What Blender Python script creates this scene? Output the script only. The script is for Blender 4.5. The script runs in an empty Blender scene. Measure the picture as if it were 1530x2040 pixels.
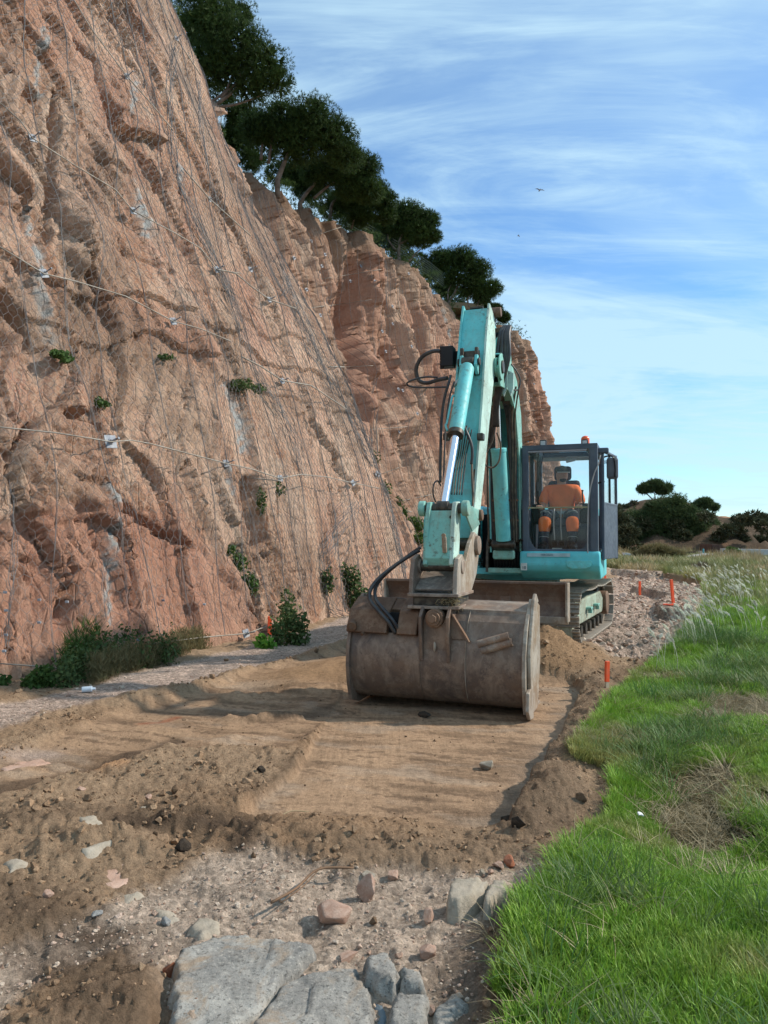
import bpy, bmesh, math, random
import numpy as np
from mathutils import Vector, Matrix, Euler
from mathutils.bvhtree import BVHTree
random.seed(7); np.random.seed(7)
R = math.radians
scene = bpy.context.scene
COL = scene.collection

# ---------------------------------------------------------------- camera
PITCH = 2.06
cam_d = bpy.data.cameras.new('camera')
cam = bpy.data.objects.new('camera', cam_d); COL.objects.link(cam)
cam.location = (0, 0, 1.6)
cam.rotation_euler = (R(90 + PITCH), 0, 0)
cam_d.sensor_fit = 'HORIZONTAL'; cam_d.sensor_width = 36; cam_d.lens = 36
cam_d.clip_start = .05; cam_d.clip_end = 6000
scene.camera = cam

# ---------------------------------------------------------------- light
SUN_AZ = 8.0      # from +X towards +Y
SUN_EL = 37.0
sun_d = bpy.data.lights.new('sun', 'SUN'); sun_d.energy = 3.5; sun_d.angle = R(1.8); sun_d.color = (1, .91, .79)
sun = bpy.data.objects.new('sun', sun_d); COL.objects.link(sun)
sd = Vector((math.cos(R(SUN_EL))*math.cos(R(SUN_AZ)), math.cos(R(SUN_EL))*math.sin(R(SUN_AZ)), math.sin(R(SUN_EL))))
sun.rotation_euler = sd.to_track_quat('Z', 'Y').to_euler()
sun.location = (30, 20, 40)
world = bpy.data.worlds.new('World'); scene.world = world; world.use_nodes = True
scene.view_settings.view_transform = 'Standard'; scene.view_settings.look = 'None'
scene.view_settings.exposure = 0.46; scene.view_settings.gamma = 1
scene.view_settings.use_curve_mapping = False
scene.cycles.max_bounces = 6; scene.cycles.transparent_max_bounces = 16
SKY_STRENGTH = .13
def build_world():
    nt = world.node_tree; nt.nodes.clear(); N = nt.nodes.new; L = nt.links.new
    out = N('ShaderNodeOutputWorld'); bg = N('ShaderNodeBackground'); bg.inputs[1].default_value = SKY_STRENGTH
    sky = N('ShaderNodeTexSky'); sky.sky_type = 'NISHITA'; sky.sun_disc = False
    sky.sun_elevation = R(SUN_EL); sky.sun_rotation = R(90 - SUN_AZ); sky.altitude = 0
    sky.air_density = 1.15; sky.dust_density = .0; sky.ozone_density = 3.2
    tc = N('ShaderNodeTexCoord')
    sep = N('ShaderNodeSeparateXYZ'); L(tc.outputs['Generated'], sep.inputs[0])
    zc = N('ShaderNodeMath'); zc.operation = 'MAXIMUM'; zc.inputs[1].default_value = .0; L(sep.outputs[2], zc.inputs[0])
    za = N('ShaderNodeMath'); za.operation = 'ADD'; za.inputs[1].default_value = .16; L(zc.outputs[0], za.inputs[0])
    def div(a):
        m = N('ShaderNodeMath'); m.operation = 'DIVIDE'; L(sep.outputs[a], m.inputs[0]); L(za.outputs[0], m.inputs[1]); return m
    cx, cy = div(0), div(1)
    comb = N('ShaderNodeCombineXYZ'); L(cx.outputs[0], comb.inputs[0]); L(cy.outputs[0], comb.inputs[1])
    def layer(rot, sc, loc, nscale, detail, dist, lo, hi, rough=.55):
        mp = N('ShaderNodeMapping'); mp.inputs['Rotation'].default_value = (0, 0, R(rot)); mp.inputs['Scale'].default_value = sc
        mp.inputs['Location'].default_value = loc
        L(comb.outputs[0], mp.inputs[0])
        n = N('ShaderNodeTexNoise'); n.inputs['Scale'].default_value = nscale; n.inputs['Detail'].default_value = detail
        n.inputs['Distortion'].default_value = dist; n.inputs['Roughness'].default_value = rough
        L(mp.outputs[0], n.inputs['Vector'])
        r = N('ShaderNodeMapRange'); r.interpolation_type = 'SMOOTHSTEP'
        r.inputs[1].default_value = lo; r.inputs[2].default_value = hi; L(n.outputs['Fac'], r.inputs[0]); return r
    a = layer(34, (.8, 1.15, 1), (6.1, 2.9, 0), .75, 5, .8, .38, .68)
    b = layer(-38, (.6, 1.5, 1), (7.3, 4.4, 0), 1.5, 7, 1.5, .40, .66, .62)
    c = layer(48, (.4, 1.3, 1), (1.3, 9.4, 0), 3.0, 8, 1.8, .42, .75, .68)
    m1 = N('ShaderNodeMath'); m1.operation = 'ADD'; L(a.outputs[0], m1.inputs[0])
    mb = N('ShaderNodeMath'); mb.operation = 'MULTIPLY'; mb.inputs[1].default_value = .55; L(b.outputs[0], mb.inputs[0]); L(mb.outputs[0], m1.inputs[1])
    mc = N('ShaderNodeMath'); mc.operation = 'MULTIPLY'; mc.inputs[1].default_value = .35; L(c.outputs[0], mc.inputs[0])
    m2 = N('ShaderNodeMath'); m2.operation = 'ADD'; m2.use_clamp = True; L(m1.outputs[0], m2.inputs[0]); L(mc.outputs[0], m2.inputs[1])
    veil = N('ShaderNodeMapRange'); veil.interpolation_type = 'SMOOTHSTEP'; veil.inputs[1].default_value = .22; veil.inputs[2].default_value = .62; veil.inputs[4].default_value = .30; L(sep.outputs[2], veil.inputs[0])
    m3 = N('ShaderNodeMath'); m3.operation = 'ADD'; m3.use_clamp = True; L(m2.outputs[0], m3.inputs[0]); L(veil.outputs[0], m3.inputs[1]); m2 = m3
    mm = N('ShaderNodeMath'); mm.operation = 'MULTIPLY'; mm.inputs[1].default_value = .80; L(m2.outputs[0], mm.inputs[0])
    mix = N('ShaderNodeMix'); mix.data_type = 'RGBA'
    tint = N('ShaderNodeMix'); tint.data_type = 'RGBA'; tint.blend_type = 'MULTIPLY'; tint.inputs[0].default_value = 1
    L(sky.outputs[0], tint.inputs[6]); tint.inputs[7].default_value = SKY_TINT
    L(mm.outputs[0], mix.inputs[0]); L(tint.outputs[2], mix.inputs[6]); mix.inputs[7].default_value = CLOUD_COL
    L(mix.outputs[2], bg.inputs[0]); L(bg.outputs[0], out.inputs[0])
SKY_TINT = (.62, .86, 1.05, 1); CLOUD_COL = (3.6, 5.1, 5.9, 1)
build_world()

# ---------------------------------------------------------------- pixel <-> world helpers (photo pixels 1530 x 2040)
_cp, _sp = math.cos(R(PITCH)), math.sin(R(PITCH))
def ray(px, py):
    a = (px - 765)/1530.0; b = (1020 - py)/1530.0
    return Vector((a, _cp - b*_sp, _sp + b*_cp))
def P(px, py, Y):                      # the point of that sight line at depth Y
    d = ray(px, py); return Vector((0, 0, 1.6)) + d*(Y/d.y)
def G(px, py, z=0.0):                  # the point of that sight line on the ground
    d = ray(px, py); t = (z - 1.6)/d.z; return Vector((0, 0, 1.6)) + d*t
def G2(pts, z=0.0): return [tuple(G(x, y, z))[:2] for x, y in pts]

# ---------------------------------------------------------------- numpy noise
def _h(ix, iy, seed):
    n = (ix.astype(np.int64)*374761393 + iy.astype(np.int64)*668265263 + seed*1274126177) & 0xffffffff
    n = ((n ^ (n >> 13))*1274126177) & 0xffffffff
    n = (n ^ (n >> 16)) & 0xffffffff
    n = (n*2246822519) & 0xffffffff
    n = n ^ (n >> 15)
    return (n & 0xffffff)/16777216.0
def perlin(x, y, seed=0):
    x0 = np.floor(x); y0 = np.floor(y); fx = x - x0; fy = y - y0
    u = fx*fx*fx*(fx*(fx*6-15)+10); v = fy*fy*fy*(fy*(fy*6-15)+10)
    def g(i, j):
        a = _h(x0+i, y0+j, seed)*2*np.pi
        return np.cos(a)*(fx-i) + np.sin(a)*(fy-j)
    return 1.5*((g(0,0)*(1-u)+g(1,0)*u)*(1-v) + (g(0,1)*(1-u)+g(1,1)*u)*v)
def fbm(x, y, oct=4, seed=0, gain=.5):
    s = 0; a = 1; t = 0
    for k in range(oct):
        s = s + a*perlin(x*2**k + 13.7*k, y*2**k - 7.1*k, seed+k); t += a; a *= gain
    return s/t
def facets(x, y, seed=0, tilt=.6):
    """broken-rock relief: every cell of a jittered grid has its own level and tilt"""
    x0 = np.floor(x); y0 = np.floor(y)
    best = np.full(x.shape, 9e9); val = np.zeros(x.shape); sec = np.full(x.shape, 9e9)
    for i in (-1, 0, 1):
        for j in (-1, 0, 1):
            cx, cy = x0+i, y0+j
            px = cx + .5 + .9*(_h(cx, cy, seed)-.5); py = cy + .5 + .9*(_h(cx, cy, seed+1)-.5)
            dx, dy = x-px, y-py; d = dx*dx + dy*dy
            v = _h(cx, cy, seed+2)-.5 + tilt*((_h(cx, cy, seed+3)-.5)*dx + (_h(cx, cy, seed+4)-.5)*dy)
            m = d < best
            sec = np.where(m, best, np.minimum(sec, d)); best = np.where(m, d, best); val = np.where(m, v, val)
    return val, np.sqrt(sec)-np.sqrt(best)
def sstep(a, b, x):
    t = np.clip((x-a)/(b-a), 0, 1); return t*t*(3-2*t)
def poly_sd(x, y, pts):
    """signed distance to a polygon: positive inside"""
    d = np.full(x.shape, 9e9); ins = np.zeros(x.shape, bool); n = len(pts)
    for k in range(n):
        ax, ay = pts[k]; bx, by = pts[(k+1) % n]; ex, ey = bx-ax, by-ay
        t = np.clip(((x-ax)*ex + (y-ay)*ey)/(ex*ex+ey*ey+1e-12), 0, 1)
        d = np.minimum(d, np.hypot(x-ax-t*ex, y-ay-t*ey))
        if ay != by: ins ^= ((ay > y) != (by > y)) & (x < (bx-ax)*(y-ay)/(by-ay) + ax)
    return np.where(ins, d, -d)
def line_d(x, y, pts):
    d = np.full(x.shape, 9e9)
    for (ax, ay), (bx, by) in zip(pts[:-1], pts[1:]):
        ex, ey = bx-ax, by-ay
        t = np.clip(((x-ax)*ex + (y-ay)*ey)/(ex*ex+ey*ey+1e-12), 0, 1)
        d = np.minimum(d, np.hypot(x-ax-t*ex, y-ay-t*ey))
    return d

# ---------------------------------------------------------------- objects
def tag(o, label=None, cat=None, group=None, kind=None):
    if label: o['label'] = label
    if cat: o['category'] = cat
    if group: o['group'] = group
    if kind: o['kind'] = kind
    return o
def empty(name, loc=(0,0,0), rot=(0,0,0)):
    o = bpy.data.objects.new(name, None); o.location = loc; o.rotation_euler = rot; COL.objects.link(o); return o
def mesh_np(name, verts, faces, mat=None, parent=None, smooth=False, link=True):
    """verts (n,3), faces (m,3|4) arrays -> object"""
    me = bpy.data.meshes.new(name)
    verts = np.ascontiguousarray(verts, np.float32); faces = np.ascontiguousarray(faces, np.int32)
    k = faces.shape[1]; m = faces.shape[0]
    me.vertices.add(len(verts)); me.vertices.foreach_set('co', verts.ravel())
    me.loops.add(m*k); me.loops.foreach_set('vertex_index', faces.ravel())
    me.polygons.add(m); me.polygons.foreach_set('loop_start', np.arange(0, m*k, k, dtype=np.int32))
    me.polygons.foreach_set('loop_total', np.full(m, k, np.int32))
    if smooth: me.polygons.foreach_set('use_smooth', np.ones(m, bool))
    me.update(calc_edges=True)
    if mat: me.materials.append(mat)
    o = bpy.data.objects.new(name, me)
    if parent: o.parent = parent
    if link: COL.objects.link(o)
    return o
def set_attr(o, name, arr, typ='FLOAT'):
    a = o.data.attributes.new(name, typ, 'POINT')
    if typ == 'FLOAT': a.data.foreach_set('value', np.ascontiguousarray(arr, np.float32).ravel())
    elif typ == 'FLOAT_COLOR': a.data.foreach_set('color', np.ascontiguousarray(arr, np.float32).ravel())
    else: a.data.foreach_set('vector', np.ascontiguousarray(arr, np.float32).ravel())
def grid_faces(nr, nc):
    i = np.arange(nr-1)[:, None]*nc + np.arange(nc-1)[None, :]
    return np.stack([i, i+1, i+nc+1, i+nc], -1).reshape(-1, 4)

class MB:
    """collects shapes, links them as ONE mesh object"""
    def __init__(s): s.bm = bmesh.new()
    def box(s, c, size, rot=None, bev=0.0):
        m = Matrix.Translation(c) @ (rot.to_4x4() if rot is not None else Matrix()) @ Matrix.Diagonal((size[0], size[1], size[2], 1))
        r = bmesh.ops.create_cube(s.bm, size=1, matrix=m)
        if bev > 0:
            es = list({e for v in r['verts'] for e in v.link_edges})
            bmesh.ops.bevel(s.bm, geom=es, offset=bev, segments=2, profile=.5, affect='EDGES', clamp_overlap=True)
        return s
    def bar(s, a, b, w, t, up=(0,0,1), bev=0.0):
        """box beam from a to b, w across, t along 'up'"""
        a, b = Vector(a), Vector(b); d = b-a; y = d.normalized(); u = Vector(up)
        x = y.cross(u); x = x.normalized() if x.length > 1e-5 else Vector((1,0,0)); z = x.cross(y)
        rot = Matrix((x, y, z)).transposed()
        return s.box((a+b)/2, (w, d.length, t), rot, bev)
    def cyl(s, a, b, r, r2=None, n=20, bev=0.0):
        a, b = Vector(a), Vector(b); d = b-a
        m = Matrix.Translation((a+b)/2) @ d.to_track_quat('Z', 'Y').to_matrix().to_4x4()
        res = bmesh.ops.create_cone(s.bm, cap_ends=True, segments=n, radius1=r, radius2=r if r2 is None else r2, depth=d.length, matrix=m)
        vs = set(res['verts'])
        for f in {f for v in res['verts'] for f in v.link_faces}:
            if len(f.verts) == 4 and n > 6: f.smooth = True
        for e in {e for v in res['verts'] for e in v.link_edges}:
            if any(len(f.verts) > 4 for f in e.link_faces): e.smooth = False
        if bev > 0:
            es = [e for e in {e for v in vs for e in v.link_edges} if any(len(f.verts) > 4 for f in e.link_faces)]
            bmesh.ops.bevel(s.bm, geom=es, offset=bev, segments=2, profile=.5, affect='EDGES')
        return s
    def tube(s, pts, r, n=8, sm=0):
        pts = [Vector(p) for p in pts]
        if sm: pts = catmull(pts, sm)
        rings = []; prev = None
        for i, p in enumerate(pts):
            t = (pts[min(i+1, len(pts)-1)] - pts[max(i-1, 0)]).normalized()
            if prev is None:
                x = t.cross(Vector((0,0,1)));  x = x if x.length > .05 else t.cross(Vector((0,1,0)))
            else: x = prev - t*prev.dot(t)
            x.normalize(); prev = x; y = t.cross(x)
            rr = r[i*(len(r)-1)//max(1, len(pts)-1)] if isinstance(r, (list, tuple)) else r
            rings.append([s.bm.verts.new(p + (x*math.cos(2*math.pi*k/n) + y*math.sin(2*math.pi*k/n))*rr) for k in range(n)])
        for a, b in zip(rings[:-1], rings[1:]):
            for k in range(n):
                f = s.bm.faces.new((a[k], a[(k+1) % n], b[(k+1) % n], b[k])); f.smooth = True
        s.bm.faces.new(rings[0][::-1]); s.bm.faces.new(rings[-1])
        return s
    def prism(s, poly, x0, x1, bev=0.0, axis='x'):
        """polygon in the other two axes, extruded along axis"""
        def v3(a, x):
            if axis == 'x': return (x, a[0], a[1])
            if axis == 'y': return (a[0], x, a[1])
            return (a[0], a[1], x)
        A = [s.bm.verts.new(v3(p, x0)) for p in poly]; B = [s.bm.verts.new(v3(p, x1)) for p in poly]; n = len(poly)
        fs = [s.bm.faces.new(A), s.bm.faces.new(B[::-1])]
        for k in range(n): fs.append(s.bm.faces.new((A[k], B[k], B[(k+1) % n], A[(k+1) % n])))
        bmesh.ops.recalc_face_normals(s.bm, faces=fs)
        if bev > 0:
            es = list({e for f in fs for e in f.edges})
            bmesh.ops.bevel(s.bm, geom=es, offset=bev, segments=2, profile=.5, affect='EDGES', clamp_overlap=True)
        return s
    def ball(s, c, r, seg=16, scale=(1,1,1)):
        m = Matrix.Translation(c) @ Matrix.Diagonal((scale[0], scale[1], scale[2], 1))
        res = bmesh.ops.create_uvsphere(s.bm, u_segments=seg, v_segments=max(6, seg*2//3), radius=r, matrix=m)
        for f in {f for v in res['verts'] for f in v.link_faces}: f.smooth = True
        return s
    def build(s, name, mat, parent=None, link=True):
        me = bpy.data.meshes.new(name); s.bm.to_mesh(me); s.bm.free()
        if mat: me.materials.append(mat)
        o = bpy.data.objects.new(name, me)
        if parent: o.parent = parent
        if link: COL.objects.link(o)
        return o
def catmull(p, n):
    out = []; q = [p[0]*2-p[1]] + list(p) + [p[-1]*2-p[-2]]
    for i in range(1, len(q)-2):
        for k in range(n):
            t = k/n; a, b, c, d = q[i-1], q[i], q[i+1], q[i+2]
            out.append(.5*((2*b) + (c-a)*t + (2*a-5*b+4*c-d)*t*t + (3*b-a-3*c+d)*t**3))
    out.append(q[-2]); return out

# ---------------------------------------------------------------- materials
def mat_new(name, rough=.8, metal=0, spec=.3):
    m = bpy.data.materials.new(name); m.use_nodes = True
    b = m.node_tree.nodes['Principled BSDF']; b.inputs['Roughness'].default_value = rough; b.inputs['Metallic'].default_value = metal
    b.inputs['Specular IOR Level'].default_value = spec
    return m, m.node_tree, b
class NT:
    """terse node building"""
    def __init__(s, nt): s.nt = nt
    def n(s, t, **k):
        x = s.nt.nodes.new('ShaderNode'+t)
        for a, v in k.items(): setattr(x, a, v)
        return x
    def l(s, a, b): s.nt.links.new(a, b)
    def noise(s, vec, scale, detail=4, rough=.55, dist=0):
        x = s.n('TexNoise'); x.inputs['Scale'].default_value = scale; x.inputs['Detail'].default_value = detail
        x.inputs['Roughness'].default_value = rough; x.inputs['Distortion'].default_value = dist
        if vec is not None: s.l(vec, x.inputs['Vector'])
        return x.outputs['Fac']
    def ramp(s, fac, stops):
        x = s.n('ValToRGB'); e = x.color_ramp.elements
        while len(e) < len(stops): e.new(.5)
        for q, (p, c) in zip(e, stops):
            q.position = p; q.color = (tuple(c)+(1,))[:4] if hasattr(c, '__len__') else (c, c, c, 1)
        s.l(fac, x.inputs[0]); return x.outputs[0]
    def mix(s, fac, a, b, mode='MIX'):
        x = s.n('Mix', data_type='RGBA', blend_type=mode)
        for v, i in ((fac, 0), (a, 6), (b, 7)):
            if hasattr(v, 'is_linked'): s.l(v, x.inputs[i])
            elif hasattr(v, '__len__'): x.inputs[i].default_value = (tuple(v)+(1,))[:4]
            else: x.inputs[i].default_value = v if i == 0 else (v, v, v, 1)
        return x.outputs[2]
    def math(s, op, a, b=None, clamp=False):
        x = s.n('Math', operation=op, use_clamp=clamp)
        for v, i in ((a, 0), (b, 1)):
            if v is None: continue
            if hasattr(v, 'is_linked'): s.l(v, x.inputs[i])
            else: x.inputs[i].default_value = v
        return x.outputs[0]
    def mapping(s, vec, scale=(1,1,1), rot=(0,0,0)):
        x = s.n('Mapping'); x.inputs['Scale'].default_value = scale; x.inputs['Rotation'].default_value = rot
        s.l(vec, x.inputs[0]); return x.outputs[0]
    def bump(s, h, strength, dist, normal=None):
        x = s.n('Bump'); x.inputs['Strength'].default_value = strength; x.inputs['Distance'].default_value = dist
        s.l(h, x.inputs['Height'])
        if normal is not None: s.l(normal, x.inputs['Normal'])
        return x.outputs[0]
    def attr(s, name, out='Fac'):
        x = s.n('Attribute', attribute_name=name); return x.outputs[out]
    def obj(s): return s.n('TexCoord').outputs['Object']
def simple(name, col, rough=.6, metal=0, spec=.4, var=.25, scale=8, bump=0, col2=None):
    m, nt, b = mat_new(name, rough, metal, spec); t = NT(nt)
    n = t.noise(t.obj(), scale, 6)
    c2 = col2 or tuple(c*(1-var) for c in col)
    t.l(t.mix(t.ramp(n, [(.35, 0.), (.65, 1.)]), c2, col), b.inputs['Base Color'])
    if bump: t.l(t.bump(t.noise(t.obj(), scale*6, 5), .6, bump), b.inputs['Normal'])
    return m
# ================================================================ CLIFF
# stations along the foot: base x,y | top edge x,y,z | overhang exponent
ST = [(-13, -6, -20, -3, 18, 1.1), (-9.2, -1.5, -16, 1.0, 18, 1.1), (-6.3, 3.6, -12.5, 7.5, 18, 1.1), (-4.15, 8.3, -9.6, 13.2, 18, 1.12), (-2.25, 12.3, -7.7, 18.3, 18.2, 1.15),
      (-.75, 15.4, -6.75, 22.8, 18.3, 1.2), (.55, 19.0, -7.1, 26.6, 18.2, 1.25), (.1, 23.4, -7.0, 30.6, 17.8, 1.1), (.4, 28.5, -5.5, 34.8, 17.6, 1.0), (2.4, 35, -1.7, 40.4, 17.9, .95),
      (4.9, 42, 1.1, 45.2, 18, .95), (7.4, 48, 3.9, 51.6, 18, .95), (9.6, 52.5, 5.9, 55.6, 16.6, 1.0), (13.0, 58.5, 9.6, 59.5, 18.2, 1.1), (14.7, 62.0, 11.9, 63, 17.0, 1.9), (14.2, 70, 9.0, 70, 17, 1.4), (8, 84, 3, 82, 16, 1)]
ST = np.array(ST, float)
def _interp(q):
    k = np.arange(len(ST)); out = []
    for c in range(6):
        v = ST[:, c]; i = np.clip(q.astype(int), 0, len(ST)-2); f = q - i
        p0 = v[np.maximum(i-1, 0)]; p1 = v[i]; p2 = v[i+1]; p3 = v[np.minimum(i+2, len(ST)-1)]
        T = .8; m1 = (p2-p0)/2*T; m2 = (p3-p1)/2*T
        out.append((2*f**3-3*f**2+1)*p1 + (f**3-2*f**2+f)*m1 + (-2*f**3+3*f**2)*p2 + (f**3-f**2)*m2)
    return out
# columns: spacing grows with distance
qs = np.linspace(0, len(ST)-1.0001, 4000); ii = _interp(qs); sx, sy = ii[0], ii[1]
seg = np.hypot(np.diff((ii[0]+ii[2])/2), np.diff((ii[1]+ii[3])/2)); arc = np.concatenate([[0], np.cumsum(seg)])
dist = np.hypot((ii[0]+ii[2])/2, (ii[1]+ii[3])/2)
dens = 1/np.clip(.0034*dist, .036, .17); dens[(sy < 2.5)] *= .25; dens[sy > 66] *= .3
cd = np.concatenate([[0], np.cumsum((dens[1:]+dens[:-1])/2*seg)]); NCOL = int(cd[-1]); 
qcol = np.interp(np.linspace(0, cd[-1], NCOL), cd, qs); SCOL = np.interp(qcol, qs, arc)
NROW = 470
tcol = np.concatenate([np.linspace(-.04, 1, NROW)])
bx, by, tx, ty, tz, ex = [a[None, :] for a in _interp(qcol)]
T = tcol[:, None]; Tc = np.clip(T, 0, 1)
def smooth_surface(T):
    k = np.where(T < 0, T, np.clip(T, 0, 1)**ex)
    X = bx + (tx-bx)*k; Y = by + (ty-by)*k; Z = tz*T
    return X, Y, Z
X, Y, Z = smooth_surface(T); S = np.broadcast_to(SCOL[None, :], X.shape); H = Z.copy()
def unit_normals(X, Y, Z):
    p = np.stack([X, Y, Z], -1)
    du = np.gradient(p, axis=1); dv = np.gradient(p, axis=0)
    n = np.cross(du, dv); n /= np.linalg.norm(n, axis=-1, keepdims=True)+1e-9
    return n
Nn = unit_normals(X, Y, Z)
flip = np.sign(Nn[:, :, 0].mean()); Nn *= flip
# pixel each smooth point projects to in the photograph: only used to set out cracks and recesses on the rock
rx, ry, rz = X, Y*_cp + (Z-1.6)*_sp, -Y*_sp + (Z-1.6)*_cp
PX = 765 + 1530*rx/np.maximum(ry, .1); PY = 1020 - 1530*rz/np.maximum(ry, .1)
print('cliff', X.shape)
def relief():
    wx = fbm(S*.25, H*.25, 3, 11)*1.6; wy = fbm(S*.25+9, H*.25, 3, 17)*1.6
    s, h = S + wx*.6, H + wy*.6
    near = sstep(27, 21, Y)          # strata lean less on the far, fluted wall
    def rot(a): 
        c, q = np.cos(a), np.sin(a); return s*c - h*q, s*q + h*c
    ang = (R(13) + R(11)*sstep(4, 9, H + 2.5*fbm(S*.2, H*.2, 2, 95)))*near + R(3)*(1-near) + R(10)*fbm(S*.15, H*.15, 2, 97)*near
    u = s*np.cos(ang) + h*np.sin(ang); v = -s*np.sin(ang) + h*np.cos(ang)   # v runs along the slabs
    d = np.zeros_like(S)
    d += fbm(s*.11, h*.07, 3, 3)*.9*(.5+.5*near)
    f1, e1 = facets(u/1.7, v/(7.5+3*(1-near)), 21, 1.2); d += f1*(.38*near + .45*(1-near))
    f2, e2 = facets(u/.7+3, v/(3.6+5*(1-near)), 31, 1.4); d += f2*(.12 + .10*sstep(5, 9, H))
    m = sstep(-.15, .3, fbm(S*.18+4, H*.2, 2, 77))
    f3, e3 = facets(u/.28, v/(.75+2.2*(1-near))+5, 41, 1.3); d += f3*(.05+.08*m)
    f4, e4 = facets(u/.12+.6*fbm(s*2, h*2, 2, 5), v/.3+.8*fbm(s*1.5+7, h*1.5, 2, 15), 51, 1.1); d += f4*(.018+.04*m)
    # ragged joints between slabs
    jn = fbm(S*1.3, H*.5, 2, 91)
    d -= .16*np.exp(-(e2/.035)**2)*sstep(.0, .35, jn) + .25*np.exp(-(e1/.02)**2)*sstep(-.1, .3, jn)
    d += fbm(u*3, v*1.0, 5, 61, .6)*.06
    fv, ev = facets(u/.17+.5*fbm(s, h, 2, 6), v/1.1, 55, 1.2); d += fv*(.025+.05*(1-near))
    fw, ew = facets(u/.55, v/7.5, 57, 1.5); d += (1-near)*fw*.42
    fx, ex_ = facets(s/.8, h/3.1, 59, 1.6); d += (1-near)*fx*.12
    r = 1-np.abs(perlin(u*.9, v*.28, 71)*2); d += (r-.5)*.05
    # far wall: vertical fluting
    fl = 1-np.abs(perlin(S*.42+2, H*.05, 81))*2.2
    d += (1-near)*((fl-.4)*.8 + .45*(.5-np.abs(perlin(S*1.1+8, H*.07, 83))*2))
    # level ledges of crumbled rock in the middle of the near face
    lg = np.exp(-((H-5.3-fbm(S*.2, H*0, 2, 14)*1.2)/1.3)**2)*near
    saw = ((H*1.1+fbm(S*.4, H*.3, 2, 8)) % 1.0); d += lg*(.12*(1-saw)-.06)
    d += (1-near)*fbm(s*1.1, h*.5, 5, 93, .62)*.28
    # set-out features ----------------------------------------------------
    wob = fbm(PX/38., PY/38., 3, 19)*9
    def crack(pts, w, depth, yr=(0, 99)):
        q = line_d(PX+wob*.5, PY+wob*.4, pts); return -depth*np.exp(-(q/w)**4)*((Y > yr[0]) & (Y < yr[1]))
    d += crack([(104, 190), (110, 260), (106, 330), (112, 385), (100, 440), (100, 480)], 6.5, .9, (8, 22))
    d += crack([(75, 30), (120, 90), (170, 130), (185, 200), (215, 240)], 6, .35, (8, 26))
    d += crack([(160, 20), (190, 60), (215, 110)], 6, .3, (8, 26))
    d += crack([(312, 285), (308, 380)], 5, .45, (8, 26))
    d += crack([(0, 590), (40, 640), (60, 690)], 12, .3, (5, 22))
    d += crack([(120, 830), (160, 840), (215, 850)], 9, .3, (5, 22))
    d += crack([(215, 985), (290, 1035), (330, 1060), (370, 1090)], 6, .22, (5, 22))
    d += crack([(490, 960), (505, 1040), (510, 1080)], 12, .25, (5, 24))
    d += crack([(455, 1105), (500, 1165), (520, 1230)], 18, .2, (5, 22))
    # bulging slab beside the tall crack, smooth worn belly low on the left
    q = poly_sd(PX+wob, PY, [(112, 380), (140, 372), (172, 440), (185, 545), (150, 560), (118, 510)]); d += .35*sstep(-4, 30, q)*(Y < 22)
    q = poly_sd(PX+wob, PY, [(120, 1040), (230, 1020), (330, 1090), (370, 1250), (150, 1250)])
    # shadowed recess in the far wall
    far = (Y > 27)
    q = poly_sd(PX+wob*.6, PY+wob*.4, [(652, 560), (666, 470), (690, 480), (716, 500), (720, 600), (725, 640), (718, 700), (700, 760), (690, 840), (679, 905), (666, 800), (658, 700), (646, 640)])
    d -= far*1.7*sstep(-1, 9, q)*sstep(475, 640, PY)
    q = line_d(PX+wob*.4, PY, [(722, 470), (728, 640), (724, 730), (700, 850)]); d += far*.7*np.exp(-(q/13.)**2)
    q = line_d(PX+wob*.4, PY, [(800, 480), (806, 700), (800, 850)]); d += far*.5*np.exp(-(q/18.)**2)
    q = line_d(PX+wob*.4, PY, [(770, 700), (775, 1000)]); d -= far*.6*np.exp(-(q/10.)**2)
    q = line_d(PX+wob*.4, PY, [(850, 560), (858, 850)]); d -= far*.5*np.exp(-(q/12.)**2)
    # foot and rim fade the relief
    return d, f1, f2, m
D, F1, F2, MM = relief()
fade = sstep(0, .5, H+.3)*(1-.75*sstep(.90, 1, T))
D = D*(.35+.65*fade)
# outward lean of the normal, mostly horizontal
Nh = Nn.copy(); Nh[:, :, 2] *= .4; Nh /= np.linalg.norm(Nh, axis=-1, keepdims=True)
CP = np.stack([X, Y, Z], -1) + Nh*D[..., None]
CP[:, :, 2] += fbm(S*.5, H*0+3, 5, 23)*.5*sstep(.85, 1, T)       # uneven rim
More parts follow.
